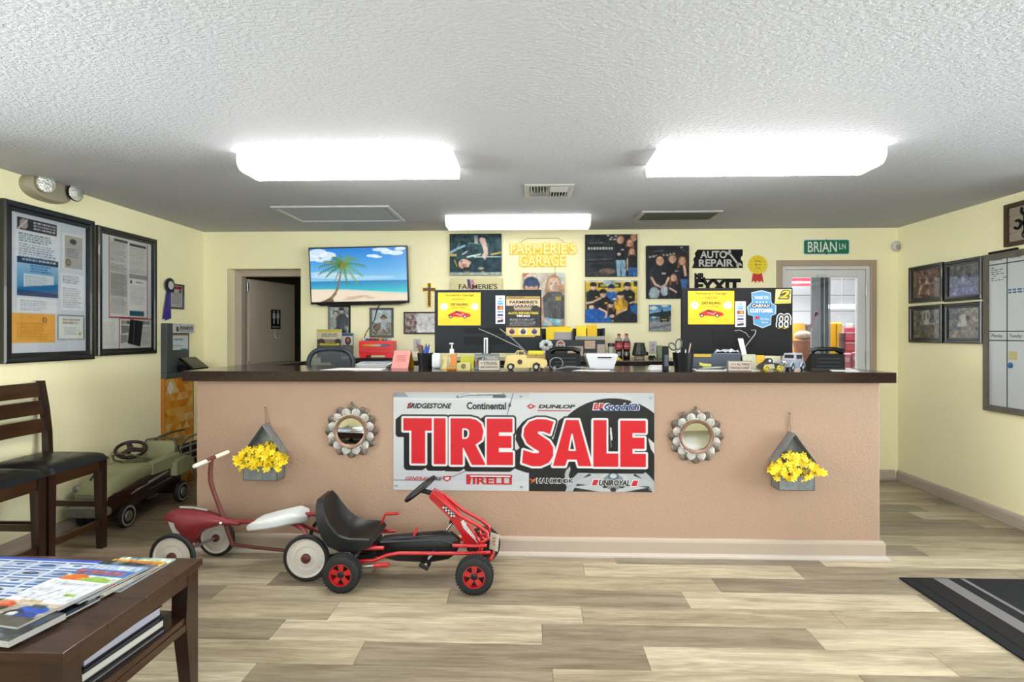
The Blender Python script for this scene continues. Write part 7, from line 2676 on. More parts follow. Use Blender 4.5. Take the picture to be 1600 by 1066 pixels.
def px_m(Y):
  return Y * 1.0 / F       # metres per pixel at that distance

# ---------------- the two monitors, seen from behind
MON = mat('monitor_back', '#161C22', 0.5, var=(60, '#1C242A', 0.3), spec=0.25)

def monitor(x0, x1, y0, y1, Y, label, tint, post_px):
  cx, cz, wd, ht = rect_B(x0, y0, x1, y1, Y)
  Fr = back_frame(cx, cz, Y + 0.03)
  t = thing('monitor', label, 'monitor', (cx, Y + 0.02, CT_Z), 'monitors on the counter')
  m = MB(Fr)
  m.box2((-wd / 2, -ht / 2, 0), (wd / 2, ht / 2, 0.03), 0.006)
  m.build('housing', tint, t, smooth=0)
  m = MB(Fr)
  m.box2((-wd * 0.22, -ht * 0.18, 0.0302), (wd * 0.18, -ht * 0.10, 0.0325), 0.002)
  m.box2((-wd * 0.22, -ht * 0.36, 0.0302), (wd * 0.16, -ht * 0.24, 0.0325), 0.002)
  m.build('port_recess', MBLACK, t, smooth=0)
  m = MB(Fr)
  m.box2((-wd / 2 + 0.008, -ht / 2 + 0.012, -0.001), (wd / 2 - 0.008, ht / 2 - 0.008, 0.0))
  m.build('screen', GBLACK, t, smooth=0)
  pc = pY(post_px, 560, Y).x
  m = MB()
  m.box2((pc - 0.03, Y + 0.005, CT_Z + 0.008), (pc + 0.03, Y + 0.025, cz - ht / 2 + 0.03), 0.003)
  m.build('stand_neck', MBLACK, t, smooth=0)
  m = MB()
  m.box2((pc - 0.13, Y - 0.02, CT_Z), (pc + 0.13, Y + 0.13, CT_Z + 0.008), 0.003)
  m.build('stand_base', MBLACK, t, smooth=0)
  return t, Fr, cx, cz

def on_mon(M, px, py, Y):
  q = pY(px, py, Y)
  return q.x - M[2], q.z - M[3]

def sheet(M, name, arr, x0, y0, x1, y1, Y, label, cat, group=None, rot=0.0):
  u0, v1 = on_mon(M, x0, y0, Y)
  u1, v0 = on_mon(M, x1, y1, Y)
  Fr = M[1] @ Matrix.Translation(((u0 + u1) / 2, (v0 + v1) / 2, 0.0305)) @ Matrix.Rotation(rot, 4, 'Z')
  w2, h2 = (u1 - u0) / 2, (v1 - v0) / 2
  t = thing(name, label, cat, Fr.translation[:], group)
  m = MB(Fr)
  m.box2((-w2, -h2, 0.0), (w2, h2, 0.0012))
  m.build('paper', PAPER, t, smooth=0)
  print_mesh('print', arr, (-w2, -h2, w2, h2), 0.0022, Fr, PRINT, t)
  return t, Fr, w2, h2

def detailing(seed):
  random.seed(seed)
  p = Pic(70, 56, 90, '#F4C713')
  p.vgrad(0, 0, 70, 56, '#F7D11A', '#F2BE10')
  p.ell(10, 24, 6.4, 6.4, '#F2EBC0').ell(60, 24, 6.4, 6.4, '#F2EBC0').lines(6, 21, 14, 28, 4, '#A8A078', 0.5).lines(56, 21, 64, 28, 4, '#A8A078', 0.5)
  p.lines(22, 10.5, 44, 14, 1, '#D8641E', 0.9, 0.8).lines(22, 25, 48, 29, 1, '#C8801E', 0.8, 0.6).lines(2, 45, 24, 52, 3, '#C9A214', 0.7).lines(42, 46, 68, 51, 2, '#C9A214', 0.7)
  p.poly([(16, 38), (24, 34), (30, 31), (40, 33), (52, 36), (54, 40), (50, 42), (18, 41)], '#C4161E').poly([(26, 34), (31, 31.4), (38, 33), (34, 35)], '#5A1014').line([(30, 36), (38, 39), (42, 36)], 1, '#F2D8D0').ell(21, 41, 3, 3, '#3A1214').ell(21, 41, 1.6, 1.6, '#C9B4B0').ell(44, 41, 3.2, 3.2, '#3A1214').ell(44, 41, 1.8, 1.8, '#D8CAC4')
  return p.done()

def cards(seed):
  p = Pic(16, 46, 26, '#E9EEF4')
  p.ell(8, 5, 3, 1.4, '#8C96A0').rect(4, 8.5, 12, 15, '#3C8AD0').rect(4.5, 10, 11.5, 13, '#9CC8EE').rect(3, 17, 13, 23, '#3A2A2A').ell(6.4, 20, 2.6, 2.4, '#D83A2A').ell(9.6, 20, 2.6, 2.4, '#E9952A').rect(3, 25, 13, 28, '#7C88A0').rect(3.5, 30, 12.5, 33.4, '#2A3A78').rect(3, 35, 13, 38, '#C99AA0').poly([(3, 40), (13, 38.5), (13, 43), (3, 44)], '#33363C')
  return p.done()

MY = 4.0
M1 = monitor(679, 846, 453, 552, MY, 'large dark monitor back with a yellow detailing flyer at the left', MON, 760)
M2 = monitor(1065, 1239, 450, 556, MY, 'large black monitor back with racing number stickers at the right', mat('monitor_black', '#101012', 0.5, speck=(120, '#2A2A2C', 0.72), spec=0.25), 1165)
YF = MY
PK = mat('print_black', '#221E16', 0.6)
for M, x0, y0, x1, y1, lab, sd in ((M1, 684.5, 457.5, 751, 508.5, 'yellow detailing flyer with a red car on the left monitor', 1), (M2, 1075, 455, 1147, 507, 'yellow detailing flyer with a red car on the right monitor', 2)):
  f = sheet(M, 'detailing_flyer', detailing(sd), x0, y0, x1, y1, YF, lab, 'flyer', 'flyers taped on the monitors')
  text("Farmerie's Garage", (-f[2] * 0.66, f[3] * 0.74, f[2] * 0.68, f[3] * 0.93), 0.0024, f[1], PK, f[0], bold=0.01)
  text('DETAILING', (-f[2] * 0.40, f[3] * 0.20, f[2] * 0.40, f[3] * 0.36), 0.0024, f[1], PK, f[0], bold=0.03)
f = sheet(M1, 'card_sticker', cards(1), 774.5, 462, 789, 506, YF, 'narrow white card payment sticker on the left monitor', 'sticker', 'payment stickers')
f = sheet(M2, 'card_sticker', cards(2), 1148.5, 471, 1165, 511, YF, 'narrow white card payment sticker on the right monitor', 'sticker', 'payment stickers')
p = Pic(52, 68, 80, '#17171A')
p.vgrad(0, 2, 52, 6, '#C9A646', '#8C7434').lines(4, 2.5, 30, 5, 1, '#3A2E10', 0.8)
p.rect(0, 6, 52, 26, '#D8C0A0').vgrad(0, 16, 52, 26, '#D8C0A0', '#8E7A62').poly([(0, 17), (10, 17), (14, 26), (0, 26)], '#2A2826').poly([(36, 26), (40, 18), (46, 16), (52, 20), (52, 27)], '#23211F').rect(14, 24, 40, 27, '#4A423A')
p.lines(6, 38, 46, 50, 5, '#B9B9B9', 0.8, 0.6, 0.1)
p.rect(0, 52, 52, 65, '#E9C23A')
for k, c in enumerate((('#C9B4B0', '#4A1E24'), ('#D8D0C8', '#2A2A4A'), ('#C4B8A8', '#2A2E5A'))):
  p.rect(3 + k * 17, 53, 15 + k * 17, 63, c[0]).ell(9 + k * 17, 59, 4, 4, c[1]).ell(9 + k * 17, 55.5, 2, 2, '#8A5A44')
p.rect(8, 65.4, 44, 67.4, '#C9A62A')
f = sheet(M1, 'repair_flyer', p.done(), 791, 462, 844, 527, YF, 'black and gold auto repair flyer on the left monitor', 'flyer', 'flyers taped on the monitors')
text("FARMERIE'S\nGARAGE", (-f[2] * 0.8, f[3] * 0.42, f[2] * 0.85, f[3] * 0.76), 0.0024, f[1], PK, f[0], bold=0.03)
text('AUTO REPAIR/TIRES', (-f[2] * 0.9, f[3] * 0.10, f[2] * 0.9, f[3] * 0.21), 0.0024, f[1], mat('gold_ink', '#E9C81E', 0.5), f[0], bold=0.06)
text('TIRE SALE', (-f[2] * 0.4, -f[3] * 0.03, f[2] * 0.4, f[3] * 0.07), 0.0024, f[1], WI, f[0], bold=0.06)

# blue shield sticker
u0, v1 = on_mon(M2, 1167, 453.5, YF)
u1, v0 = on_mon(M2, 1213, 513, YF)
Fr = M2[1] @ Matrix.Translation(((u0 + u1) / 2, (v0 + v1) / 2, 0.0305))
w2, h2 = (u1 - u0) / 2, (v1 - v0) / 2
t = thing('shield_sticker', 'blue and white customer award shield sticker on the right monitor', 'sticker', Fr.translation[:])
shp = [(0, 1), (0.64, 0.86), (0.66, 0.38), (0.74, 0.30), (1, 0.2), (0.98, -0.25), (0.66, -0.36), (0.64, -0.82), (0.06, -1), (-0.56, -0.80), (-0.58, -0.36), (-0.92, -0.30), (-1, 0.12), (-0.74, 0.32), (-0.66, 0.40), (-0.70, 0.88)]
m = MB(Fr)
m.prism([(a * w2, b * h2) for a, b in shp], 0.0, 0.001)
m.build('border', mat('sticker_silver', '#C9D6E0', 0.35), t, smooth=0)
m = MB(Fr)
m.prism([(a * w2 * 0.92, b * h2 * 0.94) for a, b in shp], 0.001, 0.0016)
m.build('face', mat('sticker_blue', '#5FA8DC', 0.35), t, smooth=0)
m = MB(Fr)
m.box2((-w2 * 0.70, h2 * 0.08, 0.0016), (w2 * 0.62, h2 * 0.28, 0.0021))
m.build('name_band', BI, t, smooth=0)
text('CARFAX', (-w2 * 0.66, h2 * 0.10, w2 * 0.58, h2 * 0.26), 0.0022, Fr, WI, t, bold=0.03)
text('THANK YOU', (-w2 * 0.5, h2 * 0.52, w2 * 0.5, h2 * 0.70), 0.0017, Fr, WI, t, bold=0.02)
text('CUSTOMER', (-w2 * 0.8, -h2 * 0.18, w2 * 0.78, h2 * 0.02), 0.0017, Fr, WI, t, bold=0.05)
text('We Make\nService', (-w2 * 0.1, -h2 * 0.74, w2 * 0.5, -h2 * 0.46), 0.0017, Fr, WI, t)
m = MB(Fr)
for k in range(4):
  m.lathe([(0.006, 0.0017), (0.006, 0.0022), (0, 0.0022)], Matrix.Translation((-w2 * 0.33 + k * w2 * 0.22, h2 * 0.37, 0)), 5)
m.build('stars', WI, t, smooth=0)
m = MB(Fr)
m.box2((-w2 * 0.44, -h2 * 0.52, 0.0017), (-w2 * 0.16, -h2 * 0.38, 0.0022))
m.build('red_tab', RI, t, smooth=0)

# racing stickers
Fy = M2[1]
u0, v1 = on_mon(M2, 1210.5, 452, YF)
u1, v0 = on_mon(M2, 1236.5, 475, YF)
t = thing('number_sticker', 'yellow number two racing sticker at the monitor corner', 'sticker', (Fy @ Vector(((u0 + u1) / 2, (v0 + v1) / 2, 0.0305)))[:], 'racing stickers on the right monitor')
m = MB(Fy)
m.prism([(u0 + 0.006, v1), (u1, v1), (u1 - 0.004, v0 + 0.004), (u0, v0)], 0.0305, 0.0315)
m.build('backing', mat('pale_gold_sticker', '#E9DFA0', 0.35), t, smooth=0)
text('2', (u0 + 0.02, v0 + 0.032, u1 - 0.006, v1 - 0.004), 0.0317, Fy, mat('sticker_black', '#161412', 0.4), t, bold=0.12, shear=0.3)
text('2', (u0 + 0.027, v0 + 0.038, u1 - 0.013, v1 - 0.010), 0.0323, Fy, mat('sticker_yellow', '#F0D83C', 0.4), t, bold=0.04, shear=0.3)
m = MB(Fy)
m.box2((u0 + 0.004, v0 + 0.006, 0.0317), (u1 - 0.008, v0 + 0.022, 0.0322))
m.build('name_band', mat('sticker_yellow'), t, smooth=0)
u0, v1 = on_mon(M2, 1212.5, 490, YF)
u1, v0 = on_mon(M2, 1236, 516, YF)
t = thing('number_sticker', 'white and black number eighty-eight racing sticker on the right monitor', 'sticker', (Fy @ Vector(((u0 + u1) / 2, (v0 + v1) / 2, 0.0305)))[:], 'racing stickers on the right monitor')
text_mb('88', (u0 - 0.003, v0 - 0.003, u1 + 0.003, v1 + 0.003), 0.0300, Fy, bold=0.14, shear=0.1).build('outline', WI, t, smooth=0, fix=0)
text_mb('88', (u0 + 0.004, v0 + 0.004, u1 - 0.004, v1 - 0.004), 0.0308, Fy, bold=0.10, shear=0.1).build('numerals', mat('sticker_black'), t, smooth=0, fix=0)
text_mb('88', (u0 + 0.016, v0 + 0.016, u1 - 0.016, v1 - 0.014), 0.0316, Fy, bold=0.0, shear=0.1).build('numeral_core', WI, t, smooth=0, fix=0)
m = MB(Fy)
m.tube([(u0 + 0.012, v0 + 0.012, 0.0325), (u0 + 0.04, v0 + 0.020, 0.0325), (u0 + 0.055, v0 + 0.010, 0.0325), (u0 + 0.085, v0 + 0.022, 0.0325)], 0.003, 6)
m.build('signature', mat('gold_ink'), t)

# cables at the back of the monitors, white cable riser
GREYC = mat('grey_cable', '#A9ABAD', 0.5)
m = MB()
q = lambda px, py, Y: pY(px, py, Y)
m.tube([q(748, 514, 3.995), q(770, 523, 3.97), q(790, 533, 3.95), q(812, 543, 3.93), q(826, 556, 3.95), q(830, 575, 4.05)], 0.0032, 6)
m.tube([q(781, 514, 3.995), q(797, 526, 3.96), q(812, 540, 3.94), q(824, 551, 3.95), q(829, 574, 4.06)], 0.0032, 6)
o = m.build('cable', GREYC, M1[0])
m = MB()
m.tube([q(1148, 517, 3.99), q(1156, 516, 3.97), q(1166, 521, 3.96), q(1170, 527, 3.965), q(1171, 527, 3.99)], 0.003, 6)
m.tube([q(1174, 516, 3.99), q(1181, 516, 3.965), q(1180, 522, 3.96), q(1166, 540, 3.95), q(1158, 553, 3.95), q(1156, 570, 3.97)], 0.0035, 6)
m.build('cable', GREYC, M2[0])
for px0, px1, pt, Y, lab in ((756, 762.5, 528, 3.90, 'white slotted stand post before the left monitor'), ):
  a, b = q(px0, pt, Y), q(px1, 576, Y)
  t = thing('stand_post', lab, 'stand', ((a.x + b.x) / 2, Y, CT_Z))
  m = MB()
  m.box2((a.x, Y - 0.008, CT_Z + 0.006), (b.x, Y + 0.008, a.z), 0.002)
  m.build('post', WHITE, t, smooth=0)
  m = MB()
  m.box2((a.x + 0.009, Y - 0.0088, CT_Z + 0.03), (a.x + 0.018, Y - 0.0081, a.z - 0.01))
  m.build('slot', mat('slot_grey', '#5A6066', 0.5), t, smooth=0)
  m = MB()
  m.box2((a.x - 0.03, Y - 0.03, CT_Z), (b.x + 0.03, Y + 0.03, CT_Z + 0.006), 0.002)
  m.build('base', WHITE, t, smooth=0)
a, b, c_ = q(1153, 529, 3.93), q(1161, 529, 3.93), q(1166, 571, 3.90)
t = thing('phone_stand', 'slanted white stand arm in front of the right monitor', 'stand', (c_.x, 3.9, CT_Z))
m = MB()
m.loft([[(a.x, 3.93, a.z), (b.x, 3.93, b.z), (b.x, 3.938, b.z), (a.x, 3.938, a.z)], [(a.x + 0.02, 3.915, (a.z + CT_Z) / 2), (b.x + 0.018, 3.915, (a.z + CT_Z) / 2), (b.x + 0.018, 3.923, (a.z + CT_Z) / 2), (a.x + 0.02, 3.923, (a.z + CT_Z) / 2)], [(c_.x - 0.02, 3.9, CT_Z + 0.004), (c_.x + 0.02, 3.9, CT_Z + 0.004), (c_.x + 0.02, 3.908, CT_Z + 0.004), (c_.x - 0.02, 3.908, CT_Z + 0.004)]])
m.build('arm', WHITE, t, smooth=0)
m = MB()
m.box2((c_.x - 0.04, 3.87, CT_Z), (c_.x + 0.04, 3.95, CT_Z + 0.004), 0.001)
m.build('base', WHITE, t, smooth=0)

# ---------------- counter clutter, left to right
# sheet of paper
x0, x1 = cx_at(505, 3.66), cx_at(600, 3.66)
m = MB()
m.prism([(x0, 3.60), (x1, 3.58), (x1 - 0.02, 3.80), (x0 + 0.05, 3.82)], CT_Z, CT_Z + 0.0012)
tag(m.build('paper_sheet', PAPER, smooth=0), 'loose white papers on the counter in front of the toolbox', 'paper')
# white tray-like keypad
x0, x1 = cx_at(560, 3.95), cx_at(613, 3.95)
t = thing('keypad', 'flat white keypad lying on the counter before the toolbox', 'keypad', ((x0 + x1) / 2, 3.95, CT_Z))
m = MB()
m.loft([[(x0 + 0.03, 3.88, CT_Z), (x1 - 0.03, 3.88, CT_Z), (x1 - 0.03, 4.02, CT_Z), (x0 + 0.03, 4.02, CT_Z)], [(x0, 3.87, CT_Z + 0.022), (x1, 3.87, CT_Z + 0.022), (x1, 4.03, CT_Z + 0.034), (x0, 4.03, CT_Z + 0.034)]])
m.build('body', WHITE, t, smooth=0)
for k in range(8):
  for r in range(3):
    m = MB()
    kx = x0 + 0.02 + k * (x1 - x0 - 0.04) / 8
    m.box2((kx, 3.89 + r * 0.044, CT_Z + 0.024 + r * 0.003), (kx + 0.018, 3.92 + r * 0.044, CT_Z + 0.031 + r * 0.0034), 0.002)
    m.build('key', mat('key_grey', '#B9BEC6', 0.5), t, smooth=0)
# pink tent calendar
Y = 3.86
x0, x1 = cx_at(613, Y), cx_at(646, Y)
zt = pY(630, 548, Y).z
t = thing('tent_calendar', 'pink spiral tent calendar standing on the counter', 'calendar', ((x0 + x1) / 2, Y, CT_Z))
PKP = mat('pink_card', '#EE9A90', 0.6)
Rz = Matrix.Translation(((x0 + x1) / 2, Y, CT_Z)) @ Matrix.Rotation(math.radians(-14), 4, 'Z')
hw, hz = (x1 - x0) / 2 * 0.86, zt - CT_Z
m = MB(Rz)
m.loft([[(-hw, -0.05, 0), (hw, -0.05, 0), (hw, -0.046, 0), (-hw, -0.046, 0)], [(-hw, -0.004, hz), (hw, -0.004, hz), (hw, 0.0, hz), (-hw, 0.0, hz)]])
m.build('front_card', PKP, t, smooth=0)
m = MB(Rz)
m.loft([[(-hw, 0.046, 0), (hw, 0.046, 0), (hw, 0.05, 0), (-hw, 0.05, 0)], [(-hw, 0.001, hz), (hw, 0.001, hz), (hw, 0.005, hz), (-hw, 0.005, hz)]])
m.build('rear_card', mat('gold_card', '#D9A21E', 0.6), t, smooth=0)
m = MB(Rz)
for k in range(9):
  m.torus(0.006, 0.001, Matrix.Translation((-hw * 0.85 + k * hw * 0.21, 0.0, hz)) @ Matrix.Rotation(PI / 2, 4, 'Y'), 10, 5)
m.build('spiral', STEEL, t)
m = MB(Rz)
for k in range(4):
  yy = -0.05 + 0.046 * (0.42 + k * 0.1)
  m.box((0, yy - 0.0022, hz * (0.42 + k * 0.1)), (hw * 1.1, 0.0012, 0.003), 0, Matrix.Rotation(-0.35, 4, 'X'))
m.build('print_lines', mat('rose_ink', '#C9655E', 0.6), t, smooth=0)

# pen cups
def pen_cup(px0, px1, rim, Y, label):
  x0, x1 = cx_at(px0, Y), cx_at(px1, Y)
  cx, R = (x0 + x1) / 2, (x1 - x0) / 2
  zr = pY(cx, rim, Y).z
  t = thing('pen_cup', label, 'pen cup', (cx, Y, CT_Z), 'black pen cups')
  m = MB()
  T = Matrix.Translation((cx, Y, CT_Z))
  h = zr - CT_Z
  m.lathe([(0, 0.0), (R * 0.80, 0.0), (R * 0.86, h * 0.3), (R, h), (R * 0.94, h), (R * 0.80, h * 0.3), (R * 0.74, 0.006), (0, 0.006)], T, 28, cap=False)
  m.build('cup', BLACK, t)
  return t, cx, R, zr

def add_pens(c, lst, where):
  t, cx, R, zr = c
  Y = t.location.y
  for dx, dy, lean, ln, r, col, lab in lst:
    m = MB()
    a = Vector((cx + dx * R * 0.45, Y + dy * R * 0.45, CT_Z + 0.008))
    b = a + Vector((lean, 0.008 * dy, ln))
    m.tube([a, a + (b - a) * 0.94, b], [r, r, r * 0.6], 8)
    tag(m.build('pen', mat('pen_' + col, col, 0.4)), lab, 'pen', 'pens in the ' + where + ' cup')

c1 = pen_cup(652, 677.5, 551, 3.82, 'black pen cup in front of the left monitor edge')
add_pens(c1, [(-0.6, 0.2, -0.012, 0.14, 0.0045, '#22262C', 'dark pen leaning left in the left pen cup'), (0.1, -0.3, 0.004, 0.15, 0.0045, '#1E4FB8', 'blue pen in the middle of the left pen cup'), (0.5, 0.3, 0.010, 0.152, 0.0045, '#1A1C20', 'black pen at the right of the left pen cup'), (0.7, -0.3, 0.016, 0.128, 0.0045, '#D8DCE0', 'white pen leaning right in the left pen cup')], 'left')
t, cx, R, zr = c1
m = MB()
m.prism([(cx - R * 0.3, zr - 0.05), (cx + R * 0.42, zr - 0.05), (cx + R * 0.44, zr + 0.02), (cx + R * 0.06, zr + 0.065), (cx - R * 0.22, zr + 0.012)], 3.815, 3.822, None, 'xz')
tag(m.build('blue_scraper', mat('royal_blue', '#1F55C4', 0.4), smooth=0), 'royal blue plastic scraper in the left pen cup', 'scraper')
m = MB()
m.prism([(cx - R * 0.75, zr - 0.03), (cx - R * 0.25, zr - 0.03), (cx - R * 0.35, zr + 0.05), (cx - R * 1.15, zr + 0.062)], 3.84, 3.846, None, 'xz')
tag(m.build('brown_card', mat('brown_tag', '#7A4A2E', 0.5), smooth=0), 'brown patterned tag sticking out of the left pen cup', 'tag')
c2_ = pen_cup(1051, 1083, 550, 3.64, 'black pen cup with scissors near the right monitor')
add_pens(c2_, [(0.6, 0.2, 0.034, 0.165, 0.0035, '#E9C9B4', 'pale pencil leaning right in the right pen cup'), (0.2, -0.4, 0.008, 0.125, 0.004, '#E9E9E9', 'short white pen in the right pen cup')], 'right')
t, cx, R, zr = c2_
SCB = mat('slate_blue_grip', '#3A4A5C', 0.35)
sct = thing('scissors', 'blue-black handled scissors standing in the right pen cup', 'scissors', (cx - R * 0.4, 3.64, CT_Z + 0.02))
m = MB()
for (ox, oz, rx, rz, rot) in ((-R * 1.02, 0.038, 0.017, 0.026, 0.7), (-R * 0.42, 0.052, 0.018, 0.034, -0.15)):
  pts = []
  for k in range(20):
    q_ = 2 * PI * k / 20
    a_, b_ = rx * math.cos(q_), rz * math.sin(q_)
    pts.append((cx + ox + a_ * math.cos(rot) - b_ * math.sin(rot), 3.64, zr + oz + a_ * math.sin(rot) + b_ * math.cos(rot)))
  m.tube(pts, 0.0042, 8, closed=True)
m.build('handles', SCB, sct)
m = MB()
m.tube([(cx - R * 0.72, 3.64, zr + 0.014), (cx - R * 0.45, 3.64, zr - 0.01), (cx - R * 0.3, 3.64, zr - 0.08)], [0.004, 0.005, 0.002], 8)
m.tube([(cx - R * 0.42, 3.642, zr + 0.02), (cx - R * 0.45, 3.642, zr - 0.01), (cx - R * 0.5, 3.642, zr - 0.08)], [0.004, 0.005, 0.002], 8)
m.build('blades', STEEL, sct)

# white rounded speaker-like device
Y = 3.80
x0, x1 = cx_at(675.5, Y), cx_at(690, Y)
t = thing('card_reader', 'small white rounded card reader beside the left pen cup', 'card reader', ((x0 + x1) / 2, Y, CT_Z))
m = MB()
m.box2((x0, Y - 0.035, CT_Z), (x1, Y + 0.035, pY(680, 552, Y).z), 0.018, seg=4)
m.build('body', WHITE, t)
m = MB()
for k in range(3):
  m.sphere((x0 + 0.022 + 0.006 * (k % 2), Y - 0.0352, CT_Z + 0.03 + 0.02 * k), (0.0025, 0.001, 0.0025), 8, 5)
m.build('dots', mat('slot_grey'), t)

# soap pump bottle
Y = 3.60
cx = cx_at(706, Y)
t = thing('soap_bottle', 'clear pump bottle of amber hand soap at the counter edge', 'bottle', (cx, Y, CT_Z))
m = MB()
m.box2((cx - 0.031, Y - 0.022, CT_Z), (cx + 0.031, Y + 0.022, CT_Z + 0.108), 0.008, seg=3)
m.build('body', mat('clear_soap_plastic', '#E9D6A8', 0.1, trans=0.35), t)
m = MB()
m.box2((cx - 0.006, Y - 0.0235, CT_Z + 0.03), (cx + 0.030, Y - 0.0225, CT_Z + 0.10))
m.build('label', mat('orange_label', '#F08A1C', 0.4), t, smooth=0)
m = MB()
m.box2((cx - 0.0315, Y - 0.0228, CT_Z + 0.002), (cx + 0.0315, Y + 0.0228, CT_Z + 0.026), 0.006)
m.build('soap', mat('amber_soap', '#D98A14', 0.2), t)
m = MB()
m.lathe([(0.014, 0.108), (0.014, 0.135), (0.010, 0.137), (0.005, 0.138), (0.005, 0.165), (0.012, 0.166), (0.012, 0.174), (0, 0.175)], Matrix.Translation((cx, Y, CT_Z)), 16, cap=False)
m.box2((cx - 0.012, Y - 0.035, CT_Z + 0.166), (cx + 0.012, Y, CT_Z + 0.174), 0.003)
m.build('pump', WHITE, t)

# cards, notes and small signs along the front edge
def block_sign(name, label, cat, px0, px1, py0, Y, dpt, body, face, lines, ink_, group=None):
  x0, x1 = cx_at(px0, Y), cx_at(px1, Y)
  zt = pY(700, py0, Y).z
  t = thing(name, label, cat, ((x0 + x1) / 2, Y, CT_Z), group)
  m = MB()
  m.box2((x0, Y, CT_Z), (x1, Y + dpt, zt), 0.002)
  m.build('block', body, t, smooth=0)
  m = MB()
  m.box2((x0 + 0.004, Y - 0.001, CT_Z + 0.004), (x1 - 0.004, Y - 0.0002, zt - 0.004))
  m.build('face', face, t, smooth=0)
  Fr = back_frame((x0 + x1) / 2, CT_Z, Y)
  w2 = (x1 - x0) / 2
  h = zt - CT_Z
  for s_, a, b, c, d in lines:
    text(s_, (a * w2, b * h, c * w2, d * h), 0.0012, Fr, ink_, t, bold=0.015)
  return t

CRMP = mat('cream_board', '#E4D8C4', 0.7)
GREYW = mat('grey_wood', '#8A857A', 0.7)
BRI = mat('brown_print', '#4A3A30', 0.6)
block_sign('word_block', 'cream word block sign standing next to the yellow toy truck', 'sign', 747.5, 781, 562.5, 3.58, 0.025, GREYW, CRMP, [('BE', -0.78, 0.62, -0.62, 0.78), ('STRONG', -0.52, 0.54, 0.76, 0.84), ('AND COURAGEOUS', -0.82, 0.24, 0.80, 0.44)], BRI, 'word block signs')
block_sign('word_block', 'cream word block sign standing left of the black toy racer', 'sign', 1137.5, 1174.5, 563.5, 3.57, 0.025, GREYW, mat('blush_board', '#E9D2C4', 0.7), [('I CAN DO', -0.8, 0.62, -0.34, 0.76), ('ALL THINGS', -0.26, 0.56, 0.84, 0.82), ('THROUGH CHRIST', -0.84, 0.22, 0.84, 0.46)], BRI, 'word block signs')
# acrylic card holder behind the left block
Y = 3.66
x0, x1 = cx_at(741, Y), cx_at(780, Y)
t = thing('card_holder', 'grey business card holder behind the left word block', 'card holder', ((x0 + x1) / 2, Y, CT_Z))
m = MB()
m.box2((x0, Y, CT_Z), (x1, Y + 0.05, CT_Z + 0.02), 0.002)
m.box2((x0, Y + 0.03, CT_Z + 0.02), (x1, Y + 0.035, pY(750, 553, Y).z), 0.001)
m.build('tray', mat('smoky_plastic', '#6E7276', 0.25), t, smooth=0)
p = Pic(40, 16, 60, '#8A8A86')
p.lines(20, 2, 38, 14, 5, '#D8D8D4', 0.8).poly([(4, 3), (16, 2), (18, 14), (3, 14)], '#4A4A4A').line([(6, 12), (14, 4)], 1.6, '#C9C9C4').rect(1, 9, 3.5, 14, '#C8323A')
Fr = back_frame((x0 + x1) / 2, CT_Z + 0.022, Y + 0.029)
print_mesh('cards', p.done(), (-(x1 - x0) / 2 + 0.002, 0, (x1 - x0) / 2 - 0.002, 0.068), 0.0, Fr, PRINT, t)
# yellow card with wheat emblem
Y = 3.585
x0, x1 = cx_at(713, Y), cx_at(735, Y)
t = thing('emblem_card', 'pale yellow card box with a round dark emblem beside the soap', 'card', ((x0 + x1) / 2, Y, CT_Z))
m = MB()
m.box2((x0, Y, CT_Z), (x1, Y + 0.05, pY(724, 567, Y).z), 0.002)
m.build('box', mat('pale_yellow_card', '#E9D98A', 0.6), t, smooth=0)
m = MB(back_frame((x0 + x1) / 2, CT_Z + 0.027, Y))
m.torus(0.013, 0.002, Matrix.Translation((0, 0, 0.001)), 20, 6)
m.prism([(-0.009, 0.009), (-0.005, 0.009), (0, -0.004), (0.005, 0.009), (0.009, 0.009), (0.001, -0.011), (-0.001, -0.011)], 0.0003, 0.0015)
m.build('emblem', PK, t, smooth=0)
# lime sticky note pad propped behind
Y = 3.78
m = MB()
x0, x1 = cx_at(719, Y), cx_at(740, Y)
m.loft([[(x0, Y, CT_Z), (x1, Y, CT_Z), (x1, Y + 0.008, CT_Z), (x0, Y + 0.008, CT_Z)], [(x0, Y + 0.03, CT_Z + 0.085), (x1, Y + 0.03, CT_Z + 0.085), (x1, Y + 0.036, CT_Z + 0.085), (x0, Y + 0.036, CT_Z + 0.085)]])
tag(m.build('note_pad', mat('lime_note', '#D3D81E', 0.6, var=(60, '#B9BE14', 0.3)), smooth=0), 'lime green sticky note pad leaning behind the soap bottle', 'note pad')
m = MB()
x0, x1 = cx_at(687, Y), cx_at(703, Y)
m.loft([[(x0, Y, CT_Z), (x1, Y, CT_Z), (x1, Y + 0.006, CT_Z), (x0, Y + 0.006, CT_Z)], [(x0, Y + 0.03, CT_Z + 0.09), (x1, Y + 0.03, CT_Z + 0.09), (x1, Y + 0.034, CT_Z + 0.09), (x0, Y + 0.034, CT_Z + 0.09)]])
tag(m.build('leaflet', mat('yellow_white_leaflet', '#F0EBC0', 0.6, var=(40, '#E9C81E', 0.12)), smooth=0), 'yellow and white leaflet leaning between card reader and soap', 'leaflet')

